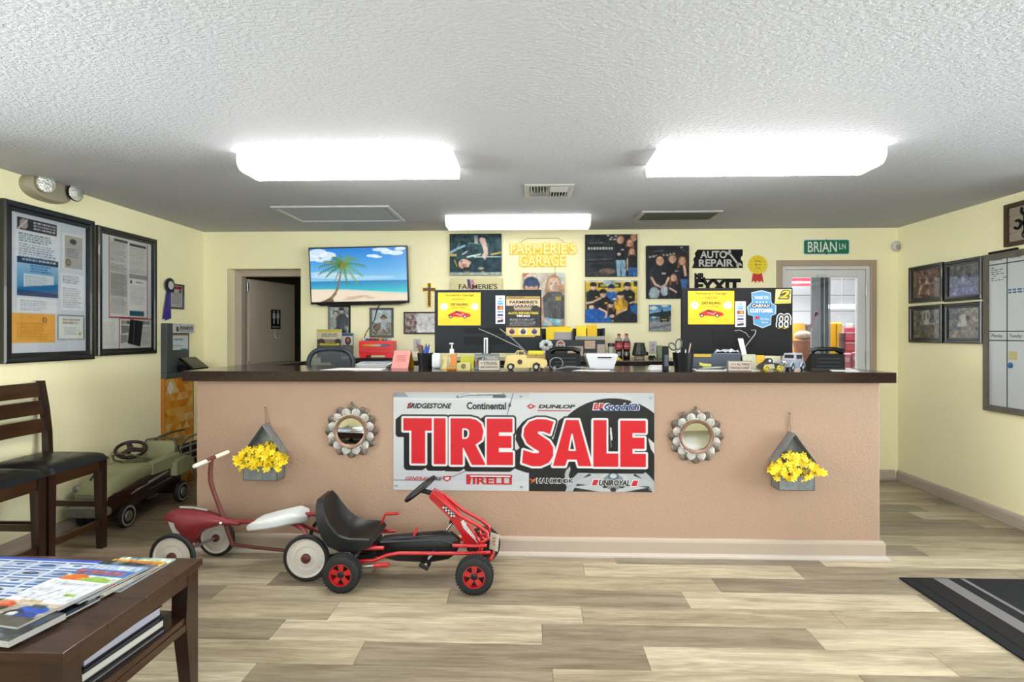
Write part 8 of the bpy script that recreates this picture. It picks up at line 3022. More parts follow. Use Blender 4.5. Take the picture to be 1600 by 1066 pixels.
# ---------------- yellow toy truck
Y = 3.66
S = 0.28 / 68.0
tx0 = cx_at(787, Y)
TR = mat('cream_yellow_tin', '#FFE79A', 0.4, var=(20, '#F5D27A', 0.3))
t = thing('toy_truck', 'cream yellow toy stake truck on the counter edge', 'toy truck', (tx0 + 0.14, Y, CT_Z))
u = lambda px: tx0 + (px - 787) * S
zz = lambda py: CT_Z + (577.0 - py) * S
hwT = 0.045
m = MB()
body = [(788, 571), (789, 566), (790.5, 560), (792, 555), (797, 553.5), (805, 553), (808, 553), (820, 553), (852, 560.5), (854, 562), (855, 568), (850, 573), (845, 573), (843, 567), (838, 564.5), (833, 567), (831, 573), (806, 573), (804, 568), (799, 566), (793, 569), (791, 574), (788, 574)]
m.prism([(u(a), zz(b)) for a, b in body], Y - hwT, Y + hwT, None, 'xz')
m.build('body', TR, t, smooth=0)
m = MB()
for s in (-1, 1):
  y = Y + s * (hwT - 0.004)
  m.tube([(u(805), y, zz(553)), (u(808), y, zz(547.5)), (u(818), y, zz(547.5)), (u(820), y, zz(553))], 0.0035, 6)
  m.tube([(u(810), y, zz(548)), (u(809.5), y, zz(553))], 0.0028, 6)
m.box2((u(808), Y - hwT, zz(548)), (u(819), Y + hwT, zz(546.4)), 0.002)
m.build('cab_roof', TR, t, smooth=0)
m = MB()
m.box2((u(806.5), Y - hwT + 0.008, zz(553)), (u(819), Y + hwT - 0.008, zz(548.2)))
m.build('cab_window', GBLACK, t, smooth=0)
for z_ in (556.5, 553.5):
  for s in (-1, 1):
    m = MB()
    m.box2((u(823), Y + s * hwT - 0.003, zz(z_ + 1.2)), (u(851), Y + s * hwT + 0.003, zz(z_ - 0.9)), 0.001)
    m.build('stake_rail', mat('toy_rail_brown', '#B58A4E', 0.5), t, smooth=0)
m = MB()
for s in (-1, 1):
  for px in (824, 837, 850):
    m.box2((u(px), Y + s * hwT * 0.93 - 0.002, zz(562)), (u(px + 1.4), Y + s * hwT * 0.93 + 0.002, zz(551)))
m.build('stake', mat('toy_rail_brown'), t, smooth=0)
m = MB()
m.box2((u(825), Y - 0.035, zz(560)), (u(849), Y + 0.035, zz(547)), 0.002)
tag(m.build('yellow_crate', mat('lemon_box', '#F2E21E', 0.5), smooth=0), 'lemon yellow box riding in the toy truck bed', 'box')
m = MB(back_frame(u(812.5), zz(564), Y - hwT))
m.lathe([(0.016, 0.0), (0.016, 0.0012), (0, 0.0012)], None, 20)
m.build('door_emblem', mat('oxblood', '#5A1E1A', 0.5), t, smooth=0)
for px in (798, 837.5):
  for s in (-1, 1):
    T = Matrix.Translation((u(px), Y + s * (hwT - 0.006), CT_Z + 0.022)) @ Matrix.Rotation(PI / 2 if s < 0 else -PI / 2, 4, 'X')
    m = MB()
    m.lathe([(0.0, -0.008), (0.022, -0.008), (0.022, 0.006), (0.018, 0.008), (0.011, 0.008)], T, 22, cap=False)
    wh = m.build('wheel', RUBBER, t)
    m = MB()
    m.lathe([(0.012, 0.006), (0.011, 0.010), (0.005, 0.0105), (0, 0.009)], T, 18, cap=False)
    m.build('hubcap', mat('ivory_hub', '#E9DFC0', 0.4), wh)

# ---------------- desk phones
def desk_phone(cx, Y, wd, label, yaw, lift=0.0):
  T = Matrix.Translation((cx, Y, CT_Z)) @ Matrix.Rotation(yaw, 4, 'Z')
  t = thing('desk_phone', label, 'telephone', (cx, Y, CT_Z), 'black desk phones')
  w2 = wd / 2
  m = MB(T)          # its back faces the viewer; the face slopes away
  m.prism([(-0.075, 0.0), (0.085, 0.0), (0.085, 0.018), (-0.055, 0.105), (-0.072, 0.10)], -w2, w2, None, 'yz')
  m.build('base', BLACK, t, smooth=0)
  m = MB(T)
  for k in range(3):
    m.box2((-w2 * 0.7, -0.0765, 0.022 + k * 0.024), (w2 * 0.7, -0.0735, 0.028 + k * 0.024), 0.001)
  m.build('vent_rib', mat('phone_grey', '#1C1E21', 0.35), t, smooth=0)
  m = MB(T)
  m.tube([(-w2 * 0.92, -0.035, 0.118), (-w2 * 0.6, -0.045, 0.134), (w2 * 0.5, -0.045, 0.134), (w2 * 0.98, -0.035, 0.116)], [0.022, 0.014, 0.014, 0.022], 12)
  m.build('handset', GBLACK, t)
  m = MB(T)
  m.box2((-w2 * 0.5, -0.01, 0.085), (w2 * 0.4, 0.03, 0.09), 0.001)
  m.build('display', GBLACK, t, smooth=0)
  m = MB(T)
  m.box2((-w2 * 1.02, -0.08, 0.0), (w2 * 1.02, -0.07, 0.010), 0.002)
  m.build('foot', mat('phone_grey'), t, smooth=0)
  return t

desk_phone(cx_at(882, 3.80), 3.80, 0.20, 'black desk phone with coiled cord right of the toy truck', 0.0)
desk_phone(cx_at(1287, 3.78), 3.78, 0.20, 'black desk phone at the right end of the counter', -0.12)
m = MB()
pts = []
for k in range(25):
  a_ = 2 * PI * k / 24 * 1.15 + 2.4
  pts.append((cx_at(869, 3.70) + 0.042 * math.cos(a_), 3.68 + 0.02 * math.sin(a_ * 0.5), CT_Z + 0.042 + 0.038 * math.sin(a_)))
m.tube(pts, 0.0028, 6)
m.tube([(cx_at(868, 3.7), 3.66, CT_Z + 0.004), (cx_at(885, 3.66), 3.63, CT_Z + 0.022), (cx_at(900, 3.66), 3.64, CT_Z + 0.020), (cx_at(930, 3.70), 3.68, CT_Z + 0.008)], 0.0036, 6)
m.box((cx_at(866, 3.68), 3.655, CT_Z + 0.012), (0.018, 0.02, 0.022), 0.002)
tag(m.build('loose_cable', GREYC), 'looped grey cable lying in front of the desk phone', 'cable')

# plush giraffe-like figure standing behind the truck
Y = 3.95
cxf = cx_at(853, Y)
t = thing('flower_trinket', 'pale paper flower trinket on a pink and white striped stem', 'trinket', (cxf, Y, CT_Z))
m = MB()
m.cyl((cxf - 0.012, Y, CT_Z), (cxf - 0.012, Y, CT_Z + 0.15), 0.008, n=12)
m.build('stem', mat('white_stem', '#EDE6E2', 0.5), t)
m = MB()
for k in range(4):
  m.lathe([(0.0088, 0.01 + k * 0.036), (0.0088, 0.026 + k * 0.036)], Matrix.Translation((cxf - 0.012, Y, CT_Z)), 12, cap=False)
m.build('stripe', mat('pink_stripe', '#D88A94', 0.5), t)
m = MB()
random.seed(31)
for k in range(9):
  m.sphere((cxf + 0.03 * math.cos(k * 0.7), Y - 0.008 + 0.01 * math.sin(k), CT_Z + 0.155 + 0.024 * math.sin(k * 0.7)), (0.018, 0.008, 0.015), 10, 6)
m.build('petals', mat('lilac_white', '#DAD6E2', 0.6, var=(40, '#BFD0B8', 0.3)), t)
m = MB()
m.box2((cxf - 0.03, Y - 0.025, CT_Z), (cxf + 0.03, Y + 0.025, CT_Z + 0.006), 0.002)
m.build('foot', WHITE, t, smooth=0)

# white receipt printer
Y = 3.80
x0, x1 = cx_at(914, Y), cx_at(963, Y)
t = thing('receipt_printer', 'white flared receipt printer in the middle of the counter', 'printer', ((x0 + x1) / 2, Y, CT_Z))
zt = pY(938, 552.5, Y).z
m = MB()
ins = 0.028
m.loft([[(x0 + ins, Y - 0.07, CT_Z + 0.004), (x1 - ins, Y - 0.07, CT_Z + 0.004), (x1 - ins, Y + 0.09, CT_Z + 0.004), (x0 + ins, Y + 0.09, CT_Z + 0.004)], [(x0, Y - 0.075, zt - 0.012), (x1, Y - 0.075, zt - 0.012), (x1, Y + 0.10, zt - 0.012), (x0, Y + 0.10, zt - 0.012)], [(x0 + 0.006, Y - 0.07, zt), (x1 - 0.006, Y - 0.07, zt), (x1 - 0.006, Y + 0.09, zt), (x0 + 0.006, Y + 0.09, zt)]])
m.build('body', mat('printer_white', '#F4F4FA', 0.4), t, smooth=0)
m = MB()
m.box2(((x0 + x1) / 2 - 0.03, Y - 0.0795, zt - 0.028), ((x0 + x1) / 2 + 0.062, Y - 0.074, zt - 0.020), 0.002)
m.build('paper_slot', MBLACK, t, smooth=0)
m = MB()
m.box2((x0 + ins - 0.004, Y - 0.085, CT_Z), (x1 - ins + 0.004, Y + 0.09, CT_Z + 0.004))
m.build('foot', mat('phone_grey'), t, smooth=0)
# slip of white paper before it
m = MB()
m.prism([(cx_at(893, 3.57), 3.56), (cx_at(950, 3.57), 3.55), (cx_at(955, 3.66), 3.68), (cx_at(905, 3.66), 3.69)], CT_Z, CT_Z + 0.001)
tag(m.build('paper_slip', PAPER, smooth=0), 'white paper slip on the counter below the receipt printer', 'paper')

# upright black stapler and flat white device
Y = 3.60
x0, x1 = cx_at(1035, Y), cx_at(1044, Y)
t = thing('stapler', 'black stapler standing on end left of the right pen cup', 'stapler', ((x0 + x1) / 2, Y, CT_Z))
m = MB()
m.box2((x0, Y - 0.02, CT_Z), (x1, Y + 0.004, pY(1040, 541, Y).z), 0.004)
m.build('arm', BLACK, t, smooth=0)
m = MB()
m.box2((x0 + 0.002, Y + 0.008, CT_Z), (x1 - 0.002, Y + 0.022, pY(1040, 543, Y).z), 0.003)
m.build('base', mat('phone_grey'), t, smooth=0)
m = MB()
m.box2((x0 + 0.008, Y - 0.0215, CT_Z + 0.03), (x1 - 0.006, Y - 0.0195, CT_Z + 0.10), 0.001)
m.build('inlay', mat('slate_blue_grip'), t, smooth=0)
Y = 3.72
x0, x1 = cx_at(1014, Y), cx_at(1046, Y)
m = MB()
m.loft([[(x0, Y - 0.04, CT_Z), (x1, Y - 0.04, CT_Z), (x1, Y + 0.05, CT_Z), (x0, Y + 0.05, CT_Z)], [(x0 + 0.012, Y - 0.035, CT_Z + 0.020), (x1, Y - 0.035, CT_Z + 0.020), (x1, Y + 0.045, CT_Z + 0.028), (x0 + 0.012, Y + 0.045, CT_Z + 0.028)]])
tag(m.build('scanner', WHITE, smooth=0), 'flat white desktop scanner left of the upright stapler', 'scanner')

# file tray, ruler and crumpled bag under the right monitor
Y = 3.86
x0, x1 = cx_at(1083, Y), cx_at(1157, Y)
t = thing('file_tray', 'blue-grey file tray under the right monitor', 'tray', ((x0 + x1) / 2, Y, CT_Z))
m = MB()
m.box2((x0, Y, CT_Z), (x1, Y + 0.06, pY(1120, 553, Y).z), 0.003)
m.build('body', mat('slate_plastic', '#4A5568', 0.45), t, smooth=0)
m = MB()
m.box2((x0 + 0.004, Y - 0.004, pY(1100, 558, Y).z), (cx_at(1111, Y), Y - 0.0005, pY(1100, 553.5, Y).z), 0.001)
m.build('yellow_strip', mat('amber_strip', '#E9B81E', 0.5), t, smooth=0)
zt_ = pY(1120, 553, Y).z
m = MB()
random.seed(41)
n_ = 12
vs_, fs_ = [], []
xa, xb = cx_at(1118, Y), cx_at(1158, Y)
for i in range(n_ + 1):
  for j in range(4):
    vs_.append((xa + (xb - xa) * i / n_, Y + 0.008 + 0.014 * j, zt_ + 0.002 + (0.024 * math.sin(PI * (j + 0.6) / 4.2)) * (0.5 + random.random()) * (1 if 0 < i < n_ else 0.2)))
for i in range(n_):
  for j in range(3):
    fs_.append((i * 4 + j, (i + 1) * 4 + j, (i + 1) * 4 + j + 1, i * 4 + j + 1))
m.add(vs_, fs_)
m.box2((xa, Y + 0.006, zt_), (xb, Y + 0.052, zt_ + 0.002))
tag(m.build('plastic_bag', mat('clear_bag', '#C4CBD6', 0.2), smooth=0), 'crumpled clear plastic bag on the blue-grey file tray', 'bag')
# yellow stapler lying on papers
Y = 3.66
x0, x1 = cx_at(1089, Y), cx_at(1136, Y)
m = MB()
m.prism([(cx_at(1083, Y), 3.60), (cx_at(1182, Y), 3.60), (cx_at(1178, Y), 3.76), (cx_at(1090, Y), 3.78)], CT_Z, CT_Z + 0.003)
tag(m.build('paper_pile', PAPER, smooth=0), 'flat white paper pile under the yellow stapler', 'paper')
t = thing('stapler', 'long yellow and grey stapler lying on the paper pile', 'stapler', ((x0 + x1) / 2, Y, CT_Z + 0.003))
m = MB()
m.prism([(x0 + 0.03, CT_Z + 0.014), (x1, CT_Z + 0.016), (x1, CT_Z + 0.026), (x0 + 0.04, CT_Z + 0.020)], Y - 0.014, Y + 0.014, None, 'xz')
m.build('magazine_rail', STEEL, t, smooth=0)
m = MB()
m.prism([(x0 + 0.008, CT_Z + 0.052), (x0 + 0.04, CT_Z + 0.044), (x1 * 0.45 + x0 * 0.55, CT_Z + 0.040), (x1 * 0.45 + x0 * 0.55, CT_Z + 0.026), (x0 + 0.04, CT_Z + 0.024), (x0 + 0.012, CT_Z + 0.034)], Y - 0.016, Y + 0.016, None, 'xz')
m.build('yellow_arm', mat('pale_lemon', '#E4E05A', 0.4), t, smooth=0)
m = MB()
m.prism([(x0, CT_Z + 0.008), (x0 + 0.03, CT_Z + 0.020), (x0 + 0.034, CT_Z + 0.012), (x1 - 0.02, CT_Z + 0.010), (x1 - 0.02, CT_Z + 0.003), (x0, CT_Z + 0.003)], Y - 0.016, Y + 0.016, None, 'xz')
m.build('base', mat('stapler_grey', '#8C8A78', 0.5), t, smooth=0)
# pamphlets at the right behind the block sign
Y = 3.84
for k, (a_, b_, c_, lab) in enumerate(((1163, 1183, '#D8DCC0', 'pale green patterned pamphlet behind the right word block'), (1184, 1197, '#EFC01E', 'golden yellow pamphlet behind the black toy racer'), (1198, 1222, '#E4E0C0', 'cream pamphlet behind the toy cars'))):
  m = MB()
  x0, x1 = cx_at(a_, Y), cx_at(b_, Y)
  zt_ = CT_Z + 0.095 - 0.006 * k
  m.loft([[(x0, Y, CT_Z), (x1, Y, CT_Z), (x1, Y + 0.004, CT_Z), (x0, Y + 0.004, CT_Z)], [(x0, Y + 0.03, zt_), (x1, Y + 0.03, zt_), (x1, Y + 0.034, zt_), (x0, Y + 0.034, zt_)]])
  tag(m.build('pamphlet', mat('pamphlet_' + c_, c_, 0.6, var=(70, '#C9CCA8' if k == 0 else c_, 0.1)), smooth=0), lab, 'pamphlet', 'pamphlets under the right monitor')

# ---------------- toy racer and silver toy car
Y = 3.60
S = px_m(Y) * 1.0
x0 = cx_at(1183, Y)
u = lambda px: x0 + (px - 1183) * S
zz = lambda py: CT_Z + (580.0 - py) * S
t = thing('toy_racer', 'small black toy race car with yellow wheels on the counter edge', 'toy car', (u(1200), Y, CT_Z))
m = MB()
m.prism([(u(1183), zz(574)), (u(1188), zz(569)), (u(1194), zz(566)), (u(1197), zz(561.5)), (u(1201), zz(560)), (u(1204), zz(562)), (u(1205), zz(567)), (u(1213), zz(568)), (u(1218), zz(572)), (u(1217), zz(577)), (u(1184), zz(577))], Y - 0.022, Y + 0.022, None, 'xz')
m.build('body', mat('racer_navy', '#23262E', 0.35), t, smooth=0)
m = MB()
m.lathe([(0.008, 0), (0.008, 0.001), (0, 0.001)], Matrix.Translation((u(1200), Y - 0.0222, zz(564))) @ Matrix.Rotation(PI / 2, 4, 'X'), 14)
m.build('number_dot', WI, t, smooth=0)
m = MB()
m.prism([(u(1192), zz(570)), (u(1206), zz(569)), (u(1208), zz(576)), (u(1192), zz(577))], Y - 0.0232, Y - 0.0222, None, 'xz')
m.build('side_panel', mat('racer_cream', '#D9CDA8', 0.5), t, smooth=0)
for px in (1194.5, 1214.5):
  for s in (-1, 1):
    T = Matrix.Translation((u(px), Y + s * 0.030, CT_Z + 0.0185)) @ Matrix.Rotation(PI / 2 if s < 0 else -PI / 2, 4, 'X')
    m = MB()
    m.lathe([(0, -0.007), (0.0185, -0.007), (0.0185, 0.005), (0.015, 0.007), (0.009, 0.005), (0, 0.006)], T, 20, cap=False)
    wh = m.build('wheel', mat('toy_yellow', '#E9D23A', 0.4), t)
    m = MB()
    m.torus(0.010, 0.0012, T @ Matrix.Translation((0, 0, 0.0062)), 16, 5)
    m.build('hub_ring', mat('sticker_black'), wh)
Y = 3.70
x0 = cx_at(1214, Y)
S = px_m(Y)
u = lambda px: x0 + (px - 1217) * S
zz = lambda py: CT_Z + (578.0 - py) * S
SLV = mat('silver_toy_paint', '#C4C8D2', 0.3, 0.3)
Rt = Matrix.Translation((u(1236), Y, 0)) @ Matrix.Rotation(math.radians(35), 4, 'Z') @ Matrix.Translation((-u(1236), -Y, 0))
t = thing('toy_coupe', 'silver vintage toy car beside the right desk phone', 'toy car', (u(1236), Y, CT_Z))
m = MB(Rt)
m.prism([(u(1218), zz(566)), (u(1222), zz(563)), (u(1236), zz(562)), (u(1256), zz(563)), (u(1258), zz(572)), (u(1218), zz(573))], Y - 0.045, Y + 0.045, None, 'xz')
m.build('body', SLV, t, smooth=0)
m = MB(Rt)
m.loft([[(u(1234), Y - 0.043, zz(562)), (u(1257), Y - 0.043, zz(562)), (u(1257), Y + 0.043, zz(562)), (u(1234), Y + 0.043, zz(562))], [(u(1237), Y - 0.038, zz(552)), (u(1255), Y - 0.038, zz(552)), (u(1255), Y + 0.038, zz(552)), (u(1237), Y + 0.038, zz(552))]])
m.build('cabin', SLV, t, smooth=0)
m = MB(Rt)
m.box2((u(1238.5), Y - 0.0425, zz(560.5)), (u(1253.5), Y - 0.0385, zz(554.5)))
m.box((u(1235.2), Y, zz(557)), (0.003, 0.06, 0.022), 0, Matrix.Rotation(0.28, 4, 'Y'))
m.build('windows', GBLACK, t, smooth=0)
m = MB(Rt)
m.sphere((u(1218.5), Y, zz(567.5)), (0.004, 0.026, 0.018), 14, 8)
m.build('grille', CHROME, t)
for s in (-1, 1):
  m = MB(Rt)
  for px in (1223.5, 1250.5):
    m.tube([(u(px - 6), Y + s * 0.050, zz(572)), (u(px - 4), Y + s * 0.050, zz(567)), (u(px), Y + s * 0.050, zz(565)), (u(px + 4), Y + s * 0.050, zz(567)), (u(px + 6), Y + s * 0.050, zz(572))], 0.007, 8)
  m.tube([(u(1229), Y + s * 0.052, zz(572.5)), (u(1245), Y + s * 0.052, zz(572.5))], 0.005, 8)
  m.build('fender', mat('ice_blue_toy', '#A9BACB', 0.3, 0.2), t)
  for px in (1223.5, 1250.5):
    T = Rt @ Matrix.Translation((u(px), Y + s * 0.050, CT_Z + 0.0175)) @ Matrix.Rotation(PI / 2 if s < 0 else -PI / 2, 4, 'X')
    m = MB()
    m.lathe([(0, -0.006), (0.0175, -0.006), (0.0175, 0.006), (0.011, 0.007)], T, 20, cap=False)
    wh = m.build('wheel', mat('dull_tire', '#3A4048', 0.5), t)
    m = MB()
    m.lathe([(0.0112, 0.0065), (0.008, 0.009), (0, 0.010)], T, 16, cap=False)
    m.build('hubcap', mat('ice_blue_toy'), wh)
# white papers at the right end
m = MB()
m.prism([(cx_at(1298, 3.60), 3.58), (cx_at(1341, 3.60), 3.58), (cx_at(1334, 3.85), 3.90), (cx_at(1296, 3.85), 3.90)], CT_Z, CT_Z + 0.002)
tag(m.build('paper_sheet', PAPER, smooth=0), 'white papers on the counter before the glazed door', 'paper')

# ================================================================== on the back counter
bx = lambda px, Y: pY(px, 560, Y).x
bz = lambda py, Y: pY(800, py, Y).z
# brochure holders
for px0, px1, py0, Y, lab, kind in ((494, 533.5, 514.5, 5.20, 'clear holder of yellow-titled shop flyers left of the toolbox', 0), (532, 552, 520.5, 5.25, 'small clear holder of blue cards beside the shop flyers', 1)):
  x0, x1 = bx(px0, Y), bx(px1, Y)
  zt_ = bz(py0, Y)
  zb_ = BK_Z + 0.0
  t = thing('brochure_holder', lab, 'brochure holder', ((x0 + x1) / 2, Y, zb_), 'brochure holders on the back counter')
  m = MB()
  m.box2((x0, Y - 0.03, zb_), (x1, Y + 0.05, zb_ + 0.008), 0.002)
  m.box2((x0, Y + 0.012, zb_ + 0.008), (x1, Y + 0.018, zt_), 0.002)
  m.build('holder', mat('frosted_acrylic', '#D8DCDC', 0.2), t, smooth=0)
  if kind == 0:
    p = Pic(40, 42, 60, '#C9B89C')
    p.rect(0, 0, 40, 4, '#D8C62A').rect(0, 4, 40, 15, '#D8CCB0').lines(8, 6, 34, 12, 2, '#5A4E40', 0.8, 0.7, 0.05).rect(0, 15, 40, 24, '#8A7A66').ell(7, 19, 6, 5, '#2A2622').ell(34, 19, 5, 5, '#2F2A26').rect(0, 24, 40, 42, '#3A3A38').rect(5, 21, 36, 24.5, '#E4D22A').lines(8, 21.4, 33, 24, 1, '#3A3410', 0.8).lines(12, 26, 28, 28, 1, '#D8D8D0', 0.9).lines(5, 30, 36, 40, 4, '#8A8A86', 0.6)
  else:
    p = Pic(20, 34, 36, '#3E5A7C')
    p.rect(0, 0, 20, 3, '#2F4E78').rect(1, 4, 19, 17, '#D8D4CC').ell(11, 11, 5, 6, '#2A2422').ell(11, 10, 2.4, 3, '#B4683A').rect(0, 17, 20, 34, '#5A5650').lines(2, 20, 18, 32, 5, '#A9A49A', 0.6)
  Fr = back_frame((x0 + x1) / 2, zb_ + 0.01, Y + 0.011)
  print_mesh('flyer', p.done(), (-(x1 - x0) / 2 + 0.004, 0, (x1 - x0) / 2 - 0.004, zt_ - zb_ - 0.014), 0.0, Fr, PRINT, t)

# red toolbox
TBR = mat('toolbox_red', '#E8181F', 0.3, k=0.85)
Y = 5.0
x0, x1 = bx(560.5, Y), bx(613, Y)
zt_, zb_ = bz(533, Y), BK_Z
t = thing('mini_toolbox', 'small red metal toolbox with drawers on the back counter', 'toolbox', ((x0 + x1) / 2, Y, zb_))
h = zt_ - zb_
m = MB()
m.prism([(x0, zb_ + h * 0.30), (x0, zb_ + h), (x1, zb_ + h), (x1, zb_ + h * 0.30), (x1 - 0.01, zb_), (x1 - 0.06, zb_), (x1 - 0.07, zb_ + h * 0.2), (x0 + 0.07, zb_ + h * 0.2), (x0 + 0.06, zb_), (x0 + 0.01, zb_)], Y, Y + 0.16, None, 'xz')
m.build('case', TBR, t, smooth=0)
for k, (a_, b_) in enumerate(((0.66, 0.86), (0.50, 0.63), (0.33, 0.47))):
  m = MB()
  m.box2((x0 + 0.008, Y - 0.006, zb_ + h * a_), (x1 - 0.008, Y - 0.0002, zb_ + h * b_), 0.002)
  dr = m.build('drawer', TBR, t, smooth=0)
  if k == 0:
    p = Pic(50, 6, 60, '#E0401C')
    p.rect(0, 0, 50, 6, '#D02A18').ell(24, 3, 22, 2.6, '#F0C030').ell(32, 3, 14, 2.2, '#C9D8D0').ell(41, 3, 8, 2.4, '#2A78B8')
    print_mesh('flame_strip', p.done(), (-(x1 - x0) / 2 + 0.02, zb_ + h * 0.70, (x1 - x0) / 2 - 0.02, zb_ + h * 0.82), 0.0, back_frame((x0 + x1) / 2, 0, Y - 0.0068), VINYL, dr)
  else:
    m = MB()
    m.box2((x0 + 0.015, Y - 0.0085, zb_ + h * b_ - 0.005), (x1 - 0.015, Y - 0.006, zb_ + h * b_ - 0.001))
    m.build('pull', mat('pale_red_lip', '#E87A70', 0.35), dr, smooth=0)
random.seed(51)
cols_ = ['#E9E9E4', '#2A4A9C', '#C8323A', '#3A3A3A', '#E4A24A', '#8AA4B8', '#D8D0C0']
names_ = ['white', 'blue', 'red', 'charcoal', 'orange', 'pale blue', 'cream']
for k in range(7):
  m = MB()
  xx = x0 + 0.02 + k * (x1 - x0 - 0.05) / 6.6
  m.box((xx + 0.012, Y + 0.05 + 0.015 * (k % 3), zt_ + 0.012), (0.034, 0.05, 0.022), 0.004, Matrix.Rotation(random.uniform(-0.2, 0.2), 4, 'Z'))
  tag(m.build('candy_packet', mat('packet_' + cols_[k], cols_[k], 0.35)), names_[k] + ' small packet on top of the red toolbox', 'packet', 'packets on the red toolbox')
m = MB()
m.box2((bx(556, 4.85), 4.80, BK_Z), (bx(612, 4.85), 4.95, BK_Z + 0.012), 0.003)
tag(m.build('black_tray', MBLACK, smooth=0), 'flat black tray in front of the red toolbox', 'tray')

# black file organizer with yellow folders
Y = 5.10
x0, x1 = bx(845, Y), bx(945.5, Y)
zt_ = bz(513, Y)
t = thing('file_organizer', 'black desktop file organizer holding yellow folders', 'file organizer', ((x0 + x1) / 2, Y + 0.1, BK_Z))
FOB = mat('organizer_charcoal', '#262B30', 0.5)
h = zt_ - BK_Z
m = MB()
m.box2((x0, Y, BK_Z), (x1, Y + 0.012, BK_Z + h * 0.62), 0.002)
m.box2((x0, Y + 0.012, BK_Z), (x1, Y + 0.30, BK_Z + 0.012), 0.002)
m.box2((x0, Y + 0.29, BK_Z + 0.012), (x1, Y + 0.30, zt_), 0.002)
m.build('box', FOB, t, smooth=0)
for xq in (x0, (x0 + x1) / 2 - 0.006, x1 - 0.012):
  m = MB()
  m.box2((xq, Y + 0.0125, BK_Z + 0.012), (xq + 0.012, Y + 0.289, zt_ - 0.02 if xq != x1 - 0.012 else zt_), 0.001)
  m.build('divider', FOB, t, smooth=0)
m = MB()
m.box2((bx(899, Y), Y - 0.004, BK_Z + h * 0.62 - 0.0), (x1, Y + 0.01, BK_Z + h * 0.74), 0.001)
m.build('label_strip', mat('grey_cream_strip', '#C9C9B8', 0.5), t, smooth=0)
for px0, px1, py0, py1, c_, nm, lab in ((913.5, 930, 532.5, 545, '#F0DCC0', 'name_card', 'cream card with orange edge stuck on the file organizer'), (933, 945, 538, 553, '#D8E0DC', 'name_card', 'pale grey card stuck at the organizer right edge'), (887, 911, 541, 556, '#E9DCCB', 'name_card', 'pink and cream card leaning on the organizer')):
  m = MB()
  m.box2((bx(px0, Y), Y - 0.003, bz(py1, Y)), (bx(px1, Y), Y - 0.0012, bz(py0, Y)))
  tag(m.build(nm, mat('card_' + c_, c_, 0.6, var=(50, '#E9B89A', 0.12)), smooth=0), lab, 'card', 'cards on the file organizer')
FY = mat('folder_yellow', '#FFDD1A', 0.55, k=0.9)
FY2 = mat('folder_gold', '#FFCB10', 0.55, k=0.9)
k = 0
for px0, px1, py0, py1, dy, mm, lab in ((851, 896, 512.5, 533, 0.05, FY, 'yellow folder in front at the organizer left side'), (854, 893, 510.5, 530, 0.12, FY2, 'golden folder behind at the organizer left side'), (899, 917, 509, 529, 0.06, FY, 'narrow yellow folder in the organizer right side'), (916, 934, 507.5, 528, 0.10, FY2, 'golden folder at the right of the organizer, tallest one')):
  m = MB()
  a_, b_ = bx(px0, Y + dy), bx(px1, Y + dy)
  m.box2((a_ + 0.012 if px0 in (851, 854) else a_ + 0.008, Y + dy, BK_Z + 0.013), (b_ - 0.006, Y + dy + 0.006, bz(py0, Y + dy)), 0.0015)
  tag(m.build('folder', mm, smooth=0), lab, 'folder', 'yellow folders in the organizer')
m = MB()
m.box2((bx(866, Y + 0.04), Y + 0.040, bz(527, Y)), (bx(895, Y + 0.04), Y + 0.044, bz(519, Y)))
m.box2((bx(866, Y + 0.04), Y + 0.040, BK_Z + 0.013), (bx(895, Y + 0.04), Y + 0.044, bz(527, Y)))
tag(m.build('index_sheet', mat('lilac_sheet', '#D9CFD2', 0.6), smooth=0), 'pale lilac sheet in front of the left yellow folder', 'paper')
# round badge
c = pY(876, 539, 5.08)
m = MB(back_frame(c.x, c.z, Y))
m.lathe([(0.0, 0.0005), (0.042, 0.0005), (0.042, 0.004), (0.036, 0.006), (0.0, 0.006)], None, 28)
t = thing('round_badge', 'round red and white badge on the file organizer', 'badge', c[:])
m.build('disc', mat('badge_cream', '#E4DCD2', 0.4), t)
m = MB(back_frame(c.x, c.z, Y))
m.prism([(-0.028, 0.006), (0.028, 0.006), (0.02, 0.026), (0, 0.032), (-0.02, 0.026)], 0.0062, 0.0072)
m.build('red_arc', mat('badge_red', '#D8644E', 0.4), t, smooth=0)
m = MB(back_frame(c.x, c.z, Y))
for dx, dy in ((-0.018, -0.012), (0.018, -0.012), (0.0, -0.02)):
  m.lathe([(0.009, 0.0062), (0.009, 0.0074), (0, 0.0074)], Matrix.Translation((dx, dy, 0)), 12)
m.build('dark_dots', mat('slate_plastic'), t, smooth=0)

